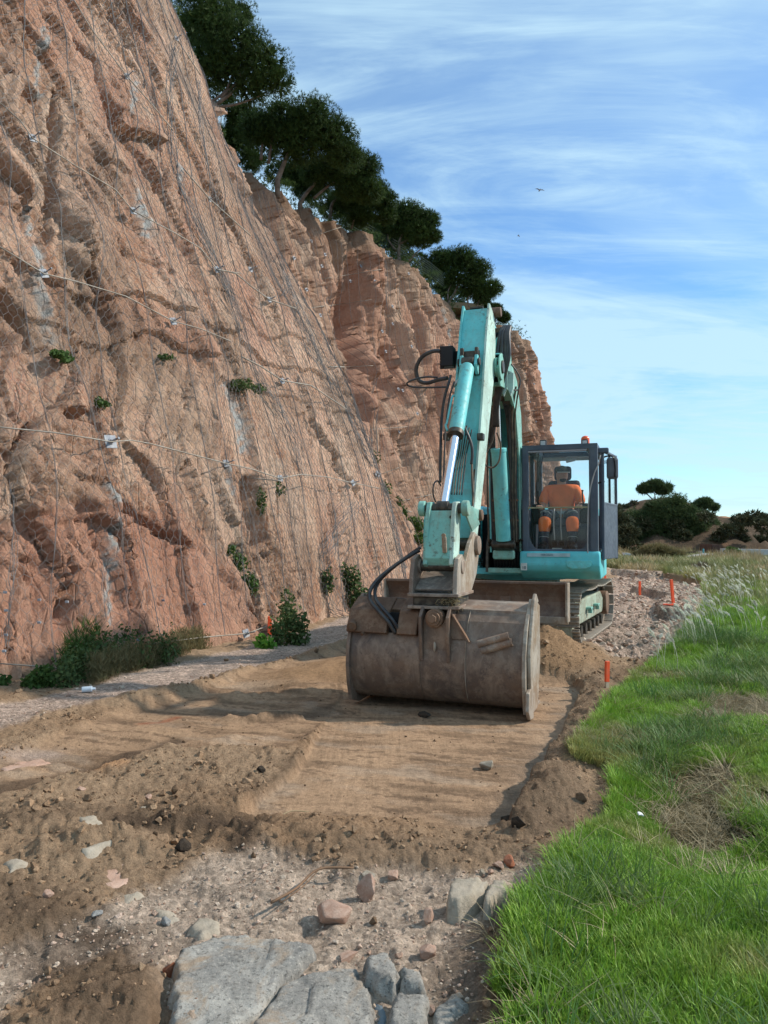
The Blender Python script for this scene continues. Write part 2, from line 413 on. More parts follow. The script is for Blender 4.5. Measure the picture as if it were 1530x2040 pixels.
# land above the rim
back = np.array([.25, .6, 1.2, 2.2, 4, 7, 12, 20, 32])
iv = np.stack([(tx-bx)[0], (ty-by)[0]], -1); iv /= np.linalg.norm(iv, axis=-1, keepdims=True)
top = CP[-1]; rows = []
for k, b in enumerate(back):
    r = top.copy(); r[:, :2] += iv*b
    r[:, 2] += .10*b*(b < 12) + .1*12*(b >= 12) + .25*np.sin(SCOL*.7+b) * min(1, b/2)
    rows.append(r)
CPall = np.concatenate([CP, np.array(rows)], 0)
def bvh_of(P3, sr, sc):
    q = P3[::sr, ::sc]; f = grid_faces(q.shape[0], q.shape[1])
    return BVHTree.FromPolygons([tuple(v) for v in q.reshape(-1, 3)], [tuple(x) for x in f.tolist()])
def mat_rock():
    m, nt, b = mat_new('cliff_rock', .92, 0, .18); t = NT(nt)
    o = t.obj(); st = t.mapping(o, (.55, .55, .16), (R(14), R(18), 0))
    big = t.noise(st, .55, 4, .6, .4); mid = t.noise(st, 2.4, 6, .62, .3); fine = t.noise(o, 22, 6, .65)
    col = t.ramp(big, [(.28, (.60, .345, .245)), (.42, (.47, .24, .165)), (.50, (.64, .40, .285)), (.60, (.53, .36, .265)), (.72, (.65, .47, .355))])
    col = t.mix(t.ramp(mid, [(.40, 0.), (.62, .65)]), col, (.70, .45, .31))
    col = t.mix(t.ramp(t.noise(st, 1.3, 5, .6, .8), [(.50, 0.), (.60, .85)]), col, (.44, .215, .125))
    col = t.mix(t.ramp(t.noise(t.mapping(o, (1.4, 1.4, .22)), 1.1, 6, .65, .6), [(.52, 0.), (.66, .55)]), col, (.48, .41, .33))
    col = t.mix(t.ramp(t.noise(o, 5.5, 7, .68), [(.50, 0.), (.62, .6)]), col, (.33, .21, .15))
    col = t.mix(t.ramp(fine, [(.45, .0), (.62, .5)]), col, (.66, .50, .37))
    stk = t.noise(t.mapping(o, (1.7, 1.7, .12)), 1.0, 7, .7, .3)
    col = t.mix(t.ramp(stk, [(.50, 0.), (.60, .55)]), col, (.36, .215, .15)); col = t.mix(t.ramp(stk, [(.36, .5), (.46, 0.)]), col, (.68, .50, .37))
    col = t.mix(t.attr('rust'), col, t.mix(mid, (.38, .165, .11), (.60, .32, .22)))
    # cement runs under the anchors, plants and soil stains
    col = t.mix(t.attr('cement'), col, t.mix(t.noise(o, 9, 5), (.36, .37, .36), (.55, .56, .54)))
    col = t.mix(t.attr('soil'), col, (.31, .205, .14))
    col = t.mix(t.attr('dark'), col, (.17, .12, .085))  # random dark tone, plus the far clefts' shade painted in
    t.l(col, b.inputs['Base Color'])
    nb = t.bump(t.noise(t.mapping(o, (1, 1, .45), (R(20), R(15), 0)), 7, 12, .75, .2), 1., .09)
    nb = t.bump(t.noise(t.mapping(o, (1, 1, .3), (R(14), R(18), 0)), 2.2, 10, .75, .3), .8, .14, nb)
    nb = t.bump(fine, .7, .022, nb)
    v = t.n('TexVoronoi', feature='DISTANCE_TO_EDGE'); v.inputs['Scale'].default_value = 3.2
    t.l(t.mapping(t.mix(.12, o, t.n('TexNoise').outputs['Color']), (1.3, 1.3, .5), (R(25), R(20), 0)), v.inputs['Vector'])
    nb = t.bump(t.ramp(v.outputs['Distance'], [(0, 0.), (.05, 1.)]), .5, .03, nb)
    t.l(nb, b.inputs['Normal']); return m
M_ROCK = mat_rock()
cement = np.zeros(X.shape)
wobc = fbm(PX/22., PY/22., 3, 29)*9
for pts, w in (([(68, 70), (74, 190)], 7), ([(55, 320), (50, 470)], 6), ([(60, 500), (75, 600), (100, 680)], 11), ([(205, 890), (192, 980), (212, 1020), (213, 1240)], 7),
               ([(245, 330), (262, 420), (280, 475)], 9), ([(440, 770), (470, 830), (485, 900)], 9), ([(350, 330), (365, 420)], 4), ([(450, 935), (456, 985)], 7),
               ([(240, 160), (236, 240)], 4), ([(880, 610), (888, 700)], 5)):
    cement = np.maximum(cement, (1-sstep(w*.5, w*1.15, line_d(PX+wobc, PY, pts)))*sstep(-.35, .1, fbm(PX/9., PY/14., 3, 37)))
soil = sstep(.1, .5, fbm(S*.35, H*.5, 4, 33)+.25*np.exp(-((H-4.5)/2)**2))*.55*sstep(28, 20, Y)
soil = np.maximum(soil, .8*sstep(.9, .97, T+.04*fbm(S, H, 3, 5))*np.ones_like(S))
dark = sstep(.12, .45, fbm(S*.5+20, H*.16, 4, 43))*.4 + .22*sstep(24, 30, Y)  # far term darkens the rock for its clefts' shade and weathering
nr = CPall.shape[0]; nc = CPall.shape[1]
def pad(a, v): return np.concatenate([a, np.full((nr-a.shape[0], nc), v)], 0)
cliff = mesh_np('cliff', CPall.reshape(-1, 3), grid_faces(nr, nc)[:, ::-1] if flip < 0 else grid_faces(nr, nc), M_ROCK)
rust = np.zeros(X.shape)
for pts, Yr in (([(0, 1040), (120, 1000), (330, 1010), (480, 1150), (520, 1270), (0, 1340)], (0, 25)), ([(190, 560), (330, 640), (420, 740), (300, 700), (180, 640)], (0, 25)), ([(640, 560), (730, 480), (760, 700), (700, 900), (660, 800)], (27, 99)), ([(820, 700), (900, 680), (900, 900), (840, 880)], (27, 99)), ([(1040, 690), (1110, 760), (1110, 900), (1050, 880)], (27, 99))):
    rust = np.maximum(rust, sstep(-25, 30, poly_sd(PX+wobc*3, PY+wobc*2, pts))*(Y > Yr[0])*(Y < Yr[1])*.65)
rust = np.maximum(rust, .5*sstep(.1, .35, fbm(S*.22+40, H*.12, 4, 45)))
set_attr(cliff, 'rust', pad(rust, 0))
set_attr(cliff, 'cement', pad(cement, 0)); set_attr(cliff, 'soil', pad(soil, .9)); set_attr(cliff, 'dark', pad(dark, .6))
tag(cliff, 'tall reddish granite road cutting that runs along the left of the track', kind='structure')
BV_CLIFF = bvh_of(CPall, 3, 3)
def hit_cliff(px, py, off=0.0):
    d = ray(px, py).normalized(); r = BV_CLIFF.ray_cast(Vector((0, 0, 1.6)), d)
    if r[0] is None: return None
    n = r[1] if r[1].dot(d) < 0 else -r[1]
    return r[0] + n*off, n
# ================================================================ GROUND
ang = np.concatenate([np.radians(np.arange(-180, -52, 6.0)), np.radians(np.linspace(-50, 42, 660)), np.radians(np.arange(46, 181, 6.0))])
rad = np.concatenate([[.05, .6, 1.0], np.geomspace(1.35, 60, 610), np.geomspace(64, 2500, 40)])
AA, RR = np.meshgrid(ang, rad); GX = RR*np.sin(AA); GY = RR*np.cos(AA)
Z_ = {}
Z_['patch'] = G2([(468, 1625), (1012, 1655), (1062, 1560), (1118, 1470), (1163, 1375), (1140, 1356), (1075, 1350), (900, 1350), (700, 1350), (640, 1440), (590, 1530)])
Z_['lane'] = G2([(-400, 1560), (0, 1520), (90, 1470), (330, 1390), (480, 1350), (700, 1290), (760, 1330), (700, 1410), (640, 1450), (560, 1500), (330, 1500), (200, 1530), (60, 1575), (-300, 1660)])
Z_['grass'] = G2([(1178, 1120), (1200, 1147), (1320, 1158), (1400, 1180), (1404, 1215), (1385, 1255), (1345, 1300), (1300, 1335), (1230, 1385), (1190, 1440), (1140, 1500), (1128, 1545), (1205, 1548), (1208, 1600), (1150, 1680), (1085, 1740), (1062, 1785), (1020, 1830), (975, 1880), (1015, 1945), (965, 2010), (940, 2300), (2600, 2600), (6000, 1300), (6000, 1100), (1178, 1095)])
Z_['rubble'] = G2([(1150, 1290), (1060, 1270), (1130, 1210), (1230, 1155), (1185, 1142), (1300, 1150), (1330, 1160), (1345, 1180), (1400, 1185), (1405, 1215), (1385, 1260), (1340, 1305), (1290, 1325), (1220, 1322)])
Z_['gravel'] = G2([(-500, 1500), (0, 1462), (110, 1428), (330, 1382), (560, 1320), (740, 1276), (900, 1190), (900, 1160), (760, 1210), (640, 1250), (480, 1296), (330, 1330), (120, 1385), (0, 1410), (-500, 1440)])
Z_['grit'] = G2([(-300, 1960), (0, 1900), (180, 1820), (330, 1745), (420, 1700), (520, 1690), (640, 1730), (700, 1740), (790, 1720), (960, 1745), (1040, 1700), (1065, 1740), (1010, 1800), (960, 1870), (1000, 1950), (950, 2040), (940, 2400), (300, 2500), (330, 2040), (300, 1960), (230, 1900), (120, 1940), (-100, 2100)])
Z_['bed'] = G2([(1255, 1188), (1318, 1178), (1345, 1182), (1400, 1187), (1405, 1215), (1385, 1248), (1320, 1242), (1305, 1232), (1322, 1215), (1330, 1205)])
Z_['bed2'] = G2([(1180, 1152), (1222, 1150), (1290, 1160), (1325, 1158), (1500, 1150), (1500, 1125), (1180, 1120)])
def ground(x, y, full=True):
    r = np.hypot(x, y)
    w1 = fbm(x*1.3, y*1.3, 3, 101); w2 = fbm(x*5, y*5, 4, 103); w3 = fbm(x*19, y*19, 4, 107)
    nearf = sstep(60, 20, r)
    jx, jy = x + .10*fbm(x*2.2, y*2.2, 3, 111) + .03*fbm(x*11, y*11, 3, 112), y + .10*fbm(x*2.2, y*2.2, 3, 113) + .03*fbm(x*11, y*11, 3, 114)
    sd = {k: poly_sd(jx, jy, v) for k, v in Z_.items()}
    patch = poly_sd(x + .035*w2 + .02*w3, y + .035*w2 + .02*w3, Z_['patch'])
    z = .04*w1*nearf
    # ground lifts a little under the machine, more towards the far right
    z = z + .13*sstep(8.6, 10.8, y)*sstep(-2, 1.5, x)*sstep(60, 30, y)
    m_patch = sstep(-.01, .03, patch)
    m_lane = sstep(-.05, .10, sd['lane'])*(1-m_patch)
    m_grass = sstep(-.04, .08, sd['grass']); m_rub = sstep(-.1, .15, sd['rubble'])*(1-m_grass)
    m_gravel = sstep(-.05, .08, sd['gravel'])*(1-m_lane); m_grit = sstep(-.06, .10, sd['grit'])*(1-m_grass)
    # loose earth, everything that is not one of the above
    loose = np.clip(1-np.maximum.reduce([m_patch, m_lane, m_grass, m_rub, m_gravel, m_grit]), 0, 1)
    f1, e1 = facets(x*9, y*9, 121, .8); f2, e2 = facets(x*22, y*22, 131, .8)
    clod = sstep(.0, .45, fbm(x*1.8, y*1.8, 3, 141))
    z = z + loose*(.028 + .035*w1 + .025*w2 + .02*w3 + f1*.024*clod + f2*.014)*nearf
    z = z*(1-m_patch*nearf*.75) - .035*m_patch + m_patch*(.004*w3 + .006*w2)
    # pressed ridges across the graded strip
    u = x*.945 - y*.326; v = x*.326 + y*.945
    z = z + m_patch*(.005*sstep(.3, .0, np.abs((v*1.9 + .25*w1) % 1.0 - .5)) - .002*np.abs(perlin(u*.5, v*16, 151)) - .006*sstep(.35, .6, fbm(u*2.2, v*9, 3, 157)))
    z = z + m_lane*(-.02 + .008*w2 + .004*w3 + .010*perlin(u*.6, v*4, 155))
    # crumbly bank at the near edge and along the right of the strip
    front = line_d(x, y, G2([(470, 1660), (700, 1690), (900, 1700), (1060, 1690)])); z = z + (.035+.02*w2)*np.exp(-(front/.17)**2)*(1-m_patch)
    rb = line_d(x, y, G2([(1040, 1650), (1100, 1560), (1150, 1490), (1195, 1400), (1185, 1350)])); z = z + (.075+.04*w2)*np.exp(-(rb/.16)**2)*(1-m_patch)
    md = np.hypot(x-G(1135, 1590)[0], y-G(1135, 1590)[1]); z = z + (.07+.03*w2)*np.exp(-(md/.24)**2)*(1-m_patch)
    # heaps
    def heap(px, py, rx_, ry_, h):
        c = G(px, py); q = ((x-c[0])/rx_)**2 + ((y-c[1])/ry_)**2
        return h*np.clip(1-np.sqrt(q+.02), 0, 1)**.9*(1+.15*w1+.10*w2)
    hp = heap(1085, 1333, .9, .85, .36) + heap(1015, 1330, .9, .8, .24) + heap(630, 1352, .95, .7, .17) + heap(760, 1330, 1.3, .8, .16)
    z = z + hp
    hs = line_d(x, y, G2([(450, 1385), (560, 1378), (690, 1372)])); z = z + .05*np.exp(-(hs/.14)**2)*(1+w2)
    # ridges and ruts of the left side
    for pts, h, wd in (([(0, 1455), (120, 1425), (330, 1385), (560, 1330), (690, 1290)], .05, .16), ([(0, 1545), (160, 1510), (330, 1500), (470, 1470)], .03, .10), ([(60, 1660), (200, 1650), (470, 1610)], .05, .2),
                       ([(300, 1690), (480, 1640)], -.05, .10), ([(150, 1700), (290, 1690)], .09, .13), ([(440, 1432), (560, 1425), (600, 1428)], .05, .06), ([(560, 1450), (740, 1465)], -.02, .03), ([(350, 1650), (470, 1655)], .05, .08)):
        q = line_d(jx, jy, G2(pts)); z = z + h*np.exp(-(q/wd)**2)*(1+.5*w2+.3*w3)*(1-m_patch)
    # foreground: pale grit on bedrock
    z = z + m_grit*(.03*w1 + .03*w2 + .012*w3 + .010*f2 + .02*sstep(.1, .4, fbm(x*3.5, y*3.5, 3, 161)))
    z = z - .05*np.exp(-(line_d(x, y, G2([(300, 2100), (335, 2000), (335, 1940), (360, 1900)]))/.05)**2)
    # gravel path, foot of the cliff
    z = z + m_gravel*(.02 + .008*w3)
    # rubble behind the machine and the older bed that still stands above it
    z = z + m_rub*(.05*w1 + .06*w2 + .05*f1 + .03*w3 - .04)*nearf
    bed = sstep(-.04, .05, poly_sd(jx, jy, Z_['bed'])); bed2 = sstep(-.12, .10, poly_sd(jx + .4*w1, jy + .3*w2, Z_['bed2']))
    z = z + bed*(.20 - .8*m_rub*(.05*w1+.06*w2+.05*f1)) + bed2*(.26)*(1-m_grass) + .18*m_grass*sstep(16, 24, y)*nearf
    # turf
    z = z + m_grass*(.07 + .05*fbm(x*.9, y*.9, 3, 171))*nearf - .12*m_grass*np.exp(-(line_d(x, y, G2([(1380, 1600), (1450, 1690)]))/.5)**2)
    # far ground sinks slightly, then flat to the horizon
    z = z - .10*sstep(30, 70, r)
    cols = dict(patch=m_patch, lane=m_lane, grass=m_grass, rub=m_rub, gravel=m_gravel, grit=m_grit, loose=loose, bed=np.maximum(bed, bed2)*(1-m_grass), w1=w1, w2=w2, w3=w3, hp=hp, sd=sd)
    return z, cols
GZ, C = ground(GX, GY)
def gz(x, y):
    return float(ground(np.array([[x]], float), np.array([[y]], float))[0][0, 0])
def gz_arr(x, y): return ground(np.asarray(x, float)[None], np.asarray(y, float)[None])[0][0]
sand = np.array([.42, .275, .17]); sand2 = np.array([.35, .225, .135]); damp_shade = np.array([.12, .08, .053]); earth = np.array([.38, .26, .165])
pink = np.array([.54, .41, .33]); gritc = np.array([.57, .445, .345]); turf = np.array([.10, .085, .04]); bedc = np.array([.45, .35, .27]); dry = np.array([.27, .20, .115])
c = np.empty(GX.shape+(3,)); c[:] = earth
def put(c, m, col): return c*(1-m[..., None]) + m[..., None]*np.asarray(col)
w = .5+.5*C['w1']
c = put(c, sstep(-.1, .5, fbm(GX*.8, GY*.8, 4, 201)), sand2)
c = put(c, C['lane'], sand); c = put(c, C['patch'], sand*.97)
U_ = GX*.945-GY*.326; V_ = GX*.326+GY*.945
c = put(c, (C['patch']+C['lane'])*sstep(-.08, .22, fbm(U_*.7+5, V_*3.2, 5, 203, .65))*.8, [.225, .145, .09])
c = put(c, (C['patch']+C['lane'])*sstep(.12, .32, fbm(U_*2.4+5, V_*12, 4, 207, .65))*.7, [.14, .09, .058])
c = put(c, (C['patch']+C['lane'])*sstep(.05, .35, fbm(U_*1.1+15, V_*2.4, 4, 209, .6))*.6, [.41, .31, .225])
rightedge = line_d(GX, GY, G2([(1012, 1650), (1062, 1560), (1118, 1470), (1163, 1370)])); c = put(c, C['patch']*np.exp(-(rightedge/.16)**2)*.45, [.30, .25, .20])
c = put(c, C['gravel'], pink); c = put(c, C['grit'], gritc); c = put(c, C['rub'], [.50, .37, .29]); c = put(c, C['bed'], bedc)
c = put(c, np.clip(C['hp']*9, 0, 1)*(1-C['patch']), [.33, .205, .115])
# moister, darker bank earth; the stroke left of the bucket paints its cast shadow
for pts, wd, a in (([(1040, 1650), (1100, 1560), (1150, 1490), (1195, 1400), (1215, 1350), (1330, 1325)], .20, .5), ([(1000, 1640), (1090, 1660), (1150, 1600)], .22, .45), ([(640, 1720), (900, 1710), (1060, 1700)], .2, .30),
                   ([(250, 1660), (400, 1640), (500, 1650), (480, 1690)], .13, 1), ([(-100, 1600), (0, 1572), (130, 1545), (270, 1500), (350, 1470)], .13, .95), ([(420, 1415), (590, 1425), (690, 1395)], .12, .8),  # last stroke here: the bucket's shadow painted on the soil
                   ([(470, 1600), (560, 1560), (620, 1500), (700, 1465)], .09, .55), ([(0, 1650), (200, 1640), (350, 1620)], .22, .5), ([(0, 1800), (200, 1930), (240, 2040)], .25, .75), ([(180, 1860), (280, 1850)], .06, .7),
                   ([(1000, 1880), (930, 1960), (960, 2040)], .17, .7), ([(460, 1370), (700, 1370)], .07, .5), ([(1180, 1165), (1240, 1160), (1330, 1175)], .25, .55), ([(1268, 1200), (1330, 1195)], .2, .5), ([(1290, 1232), (1330, 1245), (1400, 1255)], .14, .5)):
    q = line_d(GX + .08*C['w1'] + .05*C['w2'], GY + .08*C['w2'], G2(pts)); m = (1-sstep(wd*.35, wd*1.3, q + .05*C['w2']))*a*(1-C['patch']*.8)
    c = put(c, m*(.85+.5*np.clip(C['w2'], -.5, .5)), damp_shade)
q = line_d(GX+.05*C['w2'], GY, G2([(290, 1440), (350, 1425)])); c = put(c, np.exp(-(q/.05)**2)*.7, [.32, .10, .05])
q = line_d(GX+.05*C['w2'], GY, G2([(200, 1532), (240, 1528)])); c = put(c, np.exp(-(q/.07)**2)*.8, [.52, .29, .15])
q = line_d(GX+.05*C['w2'], GY, G2([(0, 1510), (90, 1497)])); c = put(c, np.exp(-(q/.13)**2)*.7, [.45, .34, .28])
c = put(c, C['grass']*sstep(40, 12, GY), turf)
far = C['grass']*sstep(10, 24, GY); c = put(c, far, dry)
c *= (1 + .16*C['w1'] + .12*C['w2'])[..., None]; c = np.clip(c, .02, .8)
GP = np.stack([GX, GY, GZ], -1)
def mat_ground():
    m, nt, b = mat_new('ground_soil', .95, 0, .15); t = NT(nt); o = t.obj()
    col = t.attr('tone', 'Color')
    n1 = t.noise(o, 26, 7, .7); n2 = t.noise(o, 110, 4, .7)
    col = t.mix(1.0, col, t.ramp(n1, [(.30, .70), (.5, 1.0), (.72, 1.22)]), 'MULTIPLY')
    peb = t.math('MAXIMUM', t.attr('stony'), .12)
    v = t.n('TexVoronoi', feature='F1'); v.inputs['Scale'].default_value = 48; t.l(o, v.inputs['Vector'])
    v2 = t.n('TexVoronoi', feature='F1'); v2.inputs['Scale'].default_value = 17; t.l(o, v2.inputs['Vector'])
    sc = t.n('SeparateColor'); t.l(v.outputs['Color'], sc.inputs[0])
    sc2 = t.n('SeparateColor'); t.l(v2.outputs['Color'], sc2.inputs[0])
    stone = t.ramp(sc.outputs[0], [(0, .52), (.5, .95), (.85, 1.2), (1, 1.6)])
    stone2 = t.ramp(sc2.outputs[0], [(0, .6), (.6, 1.0), (.9, 1.25), (1, 1.55)])
    col = t.mix(t.math('MULTIPLY', peb, .85), col, t.mix(1.0, col, stone, 'MULTIPLY'))
    col = t.mix(t.math('MULTIPLY', t.attr('stony'), .55), col, t.mix(1.0, col, stone2, 'MULTIPLY'))
    col = t.mix(.5, col, t.mix(1.0, col, t.ramp(n2, [(.3, .66), (.55, 1.), (.75, 1.3)]), 'MULTIPLY'))
    sm = t.math('SUBTRACT', 1.0, t.attr('rough'))
    s1 = t.noise(t.mapping(o, (.9, 13, 1), (0, 0, R(19))), 1.3, 9, .78, .5); s2 = t.noise(t.mapping(o, (16, 1.1, 1), (0, 0, R(19))), 1.5, 7, .7, .15)
    col = t.mix(t.math('MULTIPLY', sm, 1.3, True), col, t.mix(1.0, col, t.ramp(s1, [(.34, .74), (.46, .97), (.56, 1.03), (.68, 1.16)]), 'MULTIPLY'))
    col = t.mix(t.math('MULTIPLY', sm, .8, True), col, t.mix(1.0, col, t.ramp(s2, [(.38, .75), (.5, 1.), (.62, 1.15)]), 'MULTIPLY'))
    t.l(col, b.inputs['Base Color'])
    hgt = t.math('MULTIPLY', t.math('SUBTRACT', 1.0, v.outputs['Distance']), peb)
    nb = t.bump(hgt, .8, .02)
    nb = t.bump(t.math('MULTIPLY', s1, sm), .7, .03, nb)
    nb = t.bump(t.math('MULTIPLY', t.noise(o, 60, 6, .75), t.attr('rough')), .9, .035, nb)
    nb = t.bump(t.noise(o, 230, 3, .7), .4, .006, nb)
    t.l(nb, b.inputs['Normal']); return m
M_GROUND = mat_ground()
gobj = mesh_np('ground', GP.reshape(-1, 3), grid_faces(GX.shape[0], GX.shape[1])[:, ::-1], M_GROUND)
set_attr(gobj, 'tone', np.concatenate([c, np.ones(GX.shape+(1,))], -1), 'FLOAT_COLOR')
set_attr(gobj, 'stony', np.clip(C['gravel']*1 + C['grit']*.7 + C['rub']*.9 + .25*C['loose'] + .8*C['bed'], 0, 1))
set_attr(gobj, 'rough', np.clip(1 - .62*C['patch'] - .35*C['lane'], 0, 1))
tag(gobj, 'bare sandy track bed with loose earth, gravel and turf soil', kind='structure')
print('ground', GX.shape)
# ================================================================ EXCAVATOR
YAW = 19.0; RX, RY, RZ = 2.22, 12.5, .12
exc = empty('excavator', (RX, RY, RZ), (0, 0, R(-YAW)))
tag(exc, 'turquoise crawler excavator with orange-clad driver, lowering a wide rusty grading bucket', 'excavator')
EW = Matrix.Translation((RX, RY, RZ)) @ Matrix.Rotation(R(-YAW), 4, 'Z'); EWI = EW.inverted()
def UL(px, py, yl, xl=None):
    """point of the machine (own axes) on the sight line of a photo pixel, at machine depth yl"""
    o = EWI @ Vector((0, 0, 1.6)); d = EWI.to_3x3() @ ray(px, py); return o + d*((yl - o.y)/d.y)
B0 = .06           # boom plane
def paint(name, col, wear=.5, rough=.45, dirt=(.23,.17,.11), under=(.09,.055,.035), bottom=0):
    m, nt, b = mat_new(name, rough, 0, .4); t = NT(nt); o = t.obj()
    n = t.noise(o, 3.5, 6, .65); n2 = t.noise(o, 19, 8, .72); n3 = t.noise(t.mapping(o, (9, 9, 1.4)), 1.6, 7, .7)
    fade = t.mix(t.ramp(n, [(.35, 0.), (.7, 1.)]), col, tuple(min(1, c*1.22+.035) for c in col))
    c = t.mix(t.ramp(n3, [(.52, 0.), (.75, .65*wear)]), fade, dirt)
    c = t.mix(t.math('MULTIPLY', t.ramp(n2, [(.60-.05*wear, 0.), (.64-.03*wear, min(1., .9*wear+.1))]), t.ramp(t.noise(o, 1.4, 4, .6), [(.48, .15), (.62, 1.)])), c, under)
    c = t.mix(t.ramp(t.noise(o, 1.9, 9, .75), [(.56-.04*wear, 0.), (.70, .55*wear)]), c, dirt)
    c = t.mix(t.ramp(t.noise(o, 1.3, 6, .7, .6), [(.46, 0.), (.60, .38*min(1, wear+.25))]), c, (.20, .22, .17))
    if bottom:
        z = t.n('SeparateXYZ'); t.l(o, z.inputs[0])
        mm = t.math('ADD', t.math('MULTIPLY', z.outputs[2], -1.0), t.math('MULTIPLY', n2, .9))
        c = t.mix(t.ramp(mm, [(.0, 0.), (.5, bottom)]), c, dirt)
    t.l(c, b.inputs['Base Color'])
    t.l(t.ramp(n2, [(.4, rough), (.7, min(1, rough+.3))]), b.inputs['Roughness'])
    t.l(t.bump(n2, .25, .004), b.inputs['Normal']); return m
TEAL = (.11, .50, .51)
M_teal = paint('teal_paint', TEAL, .55); M_teal_body = paint('teal_body', (.085, .48, .53), .2, .38)
M_teal_worn = paint('teal_worn', (.17, .42, .36), 1.0, .55); M_teal_dirty = paint('teal_dirty', (.30, .37, .29), 1.6, .8, bottom=.0)
M_navy = paint('cab_grey', (.045, .060, .09), .12, .42, dirt=(.10,.10,.10), under=(.03,.035,.045)); M_black = simple('black_rubber', (.018, .018, .02), .55, 0, .3, .4, 6)
M_hose = simple('hose_rubber', (.022, .024, .03), .42, 0, .45, .4, 10, col2=(.07, .065, .06))
M_hose_dirty = simple('hose_muddy', (.05, .045, .04), .75, 0, .3, .5, 12, col2=(.17, .13, .09))
M_chrome, _nt, _b = mat_new('rod_chrome', .16, 1.0, .5); _b.inputs['Base Color'].default_value = (.78, .79, .86, 1)
M_bolt = simple('bare_steel', (.22, .19, .16), .5, .6, .5, .5, 14, col2=(.10, .06, .04))
M_pin = simple('greasy_steel', (.10, .085, .065), .5, .5, .5, .5, 16, col2=(.03, .025, .02))
M_dark = simple('dark_recess', (.012, .013, .015), .8, 0, .2, .3, 6)
def steel(name, base, rust, pale, spec=.35, rough=.62):
    m, nt, b = mat_new(name, rough, .25, spec); t = NT(nt); o = t.obj()
    n = t.noise(o, 2.3, 7, .65, .5); n2 = t.noise(o, 24, 8, .75); n3 = t.noise(t.mapping(o, (4.5, 5, 2.2)), 1.3, 8, .72, .5)
    c = t.mix(t.ramp(n, [(.38, 0.), (.62, 1.)]), base, rust)
    c = t.mix(t.ramp(n3, [(.47, 0.), (.62, .6)]), c, pale)
    c = t.mix(t.ramp(n2, [(.60, 0.), (.66, .6)]), c, tuple(x*.45 for x in base))
    c = t.mix(t.ramp(t.noise(o, 7, 9, .8), [(.52, 0.), (.60, .5)]), c, pale)
    t.l(c, b.inputs['Base Color']); t.l(t.ramp(n2, [(.3, rough-.15), (.7, rough+.2)]), b.inputs['Roughness'])
    t.l(t.bump(t.mix(.5, n2, n), .3, .006), b.inputs['Normal']); return m
M_bucket = steel('bucket_steel', (.11, .082, .07), (.19, .125, .088), (.30, .225, .17), .45, .5)
M_rust = steel('rusty_steel', (.11, .065, .042), (.17, .098, .06), (.26, .175, .12))
M_blade = steel('blade_steel', (.13, .095, .08), (.17, .105, .075), (.24, .185, .145))
M_coup = steel('coupler_steel', (.17, .14, .12), (.25, .16, .11), (.40, .34, .28))
M_worn = steel('worn_edge', (.30, .26, .22), (.27, .19, .125), (.50, .45, .38))
M_shoe = steel('shoe_steel', (.24, .215, .18), (.28, .22, .165), (.42, .36, .29))
def glass_mat(name, tint=(.985, .99, .99), refl=.5):
    m = bpy.data.materials.new(name); m.use_nodes = True; nt = m.node_tree; nt.nodes.clear(); t = NT(nt)
    tr = t.n('BsdfTransparent'); tr.inputs[0].default_value = tint+(1,); gl = t.n('BsdfGlossy'); gl.inputs['Roughness'].default_value = .03
    fr = t.n('Fresnel'); fr.inputs[0].default_value = 1.5; mx = t.n('MixShader'); o = t.n('OutputMaterial')
    df = t.n('BsdfDiffuse'); df.inputs[0].default_value = (.42, .38, .32, 1); mx2 = t.n('MixShader')
    mx2.inputs[0].default_value = .012
    t.l(t.math('MULTIPLY', fr.outputs[0], refl), mx.inputs[0]); t.l(tr.outputs[0], mx.inputs[1]); t.l(gl.outputs[0], mx.inputs[2])
    t.l(mx.outputs[0], mx2.inputs[1]); t.l(df.outputs[0], mx2.inputs[2]); t.l(mx2.outputs[0], o.inputs[0]); return m
M_glass = glass_mat('cab_glass')
E = exc
# ---------------- undercarriage: own yaw
UY = -5.0
und = empty('undercarriage', (0, 0, 0), (0, 0, R(UY))); und.parent = E
mb = MB(); mb.box((0, 0, .55), (1.7, 2.2, .42), bev=.05); mb.cyl((0, 0, .74), (0, 0, 1.02), .62, n=32); mb.build('centre_frame', M_teal_dirty, und)
HL = 1.72; TR = .355; HZ = .40
def track_path(n):
    """closed run of a track: points and tangents, length wise"""
    # front idler at y=-HL+TR, rear sprocket at y=HL-TR ; top run sags a little
    yf, yr = -HL+TR, HL-TR; L1 = yr-yf; arc_ = math.pi*TR; tot = 2*L1 + 2*arc_
    out = []
    for k in range(n):
        s = tot*k/n
        if s < L1: out.append((yf+s, HZ-TR, 0.0))
        elif s < L1+arc_:
            a = (s-L1)/TR; out.append((yr + TR*math.sin(a), HZ - TR*math.cos(a), a))
        elif s < 2*L1+arc_:
            q = (s-L1-arc_)/L1; out.append((yr-(s-L1-arc_), HZ+TR - .035*math.sin(q*math.pi)*abs(math.sin(q*math.pi*2)), math.pi))
        else:
            a = math.pi + (s-2*L1-arc_)/TR; out.append((yf + TR*math.sin(a), HZ - TR*math.cos(a), a))
    return out
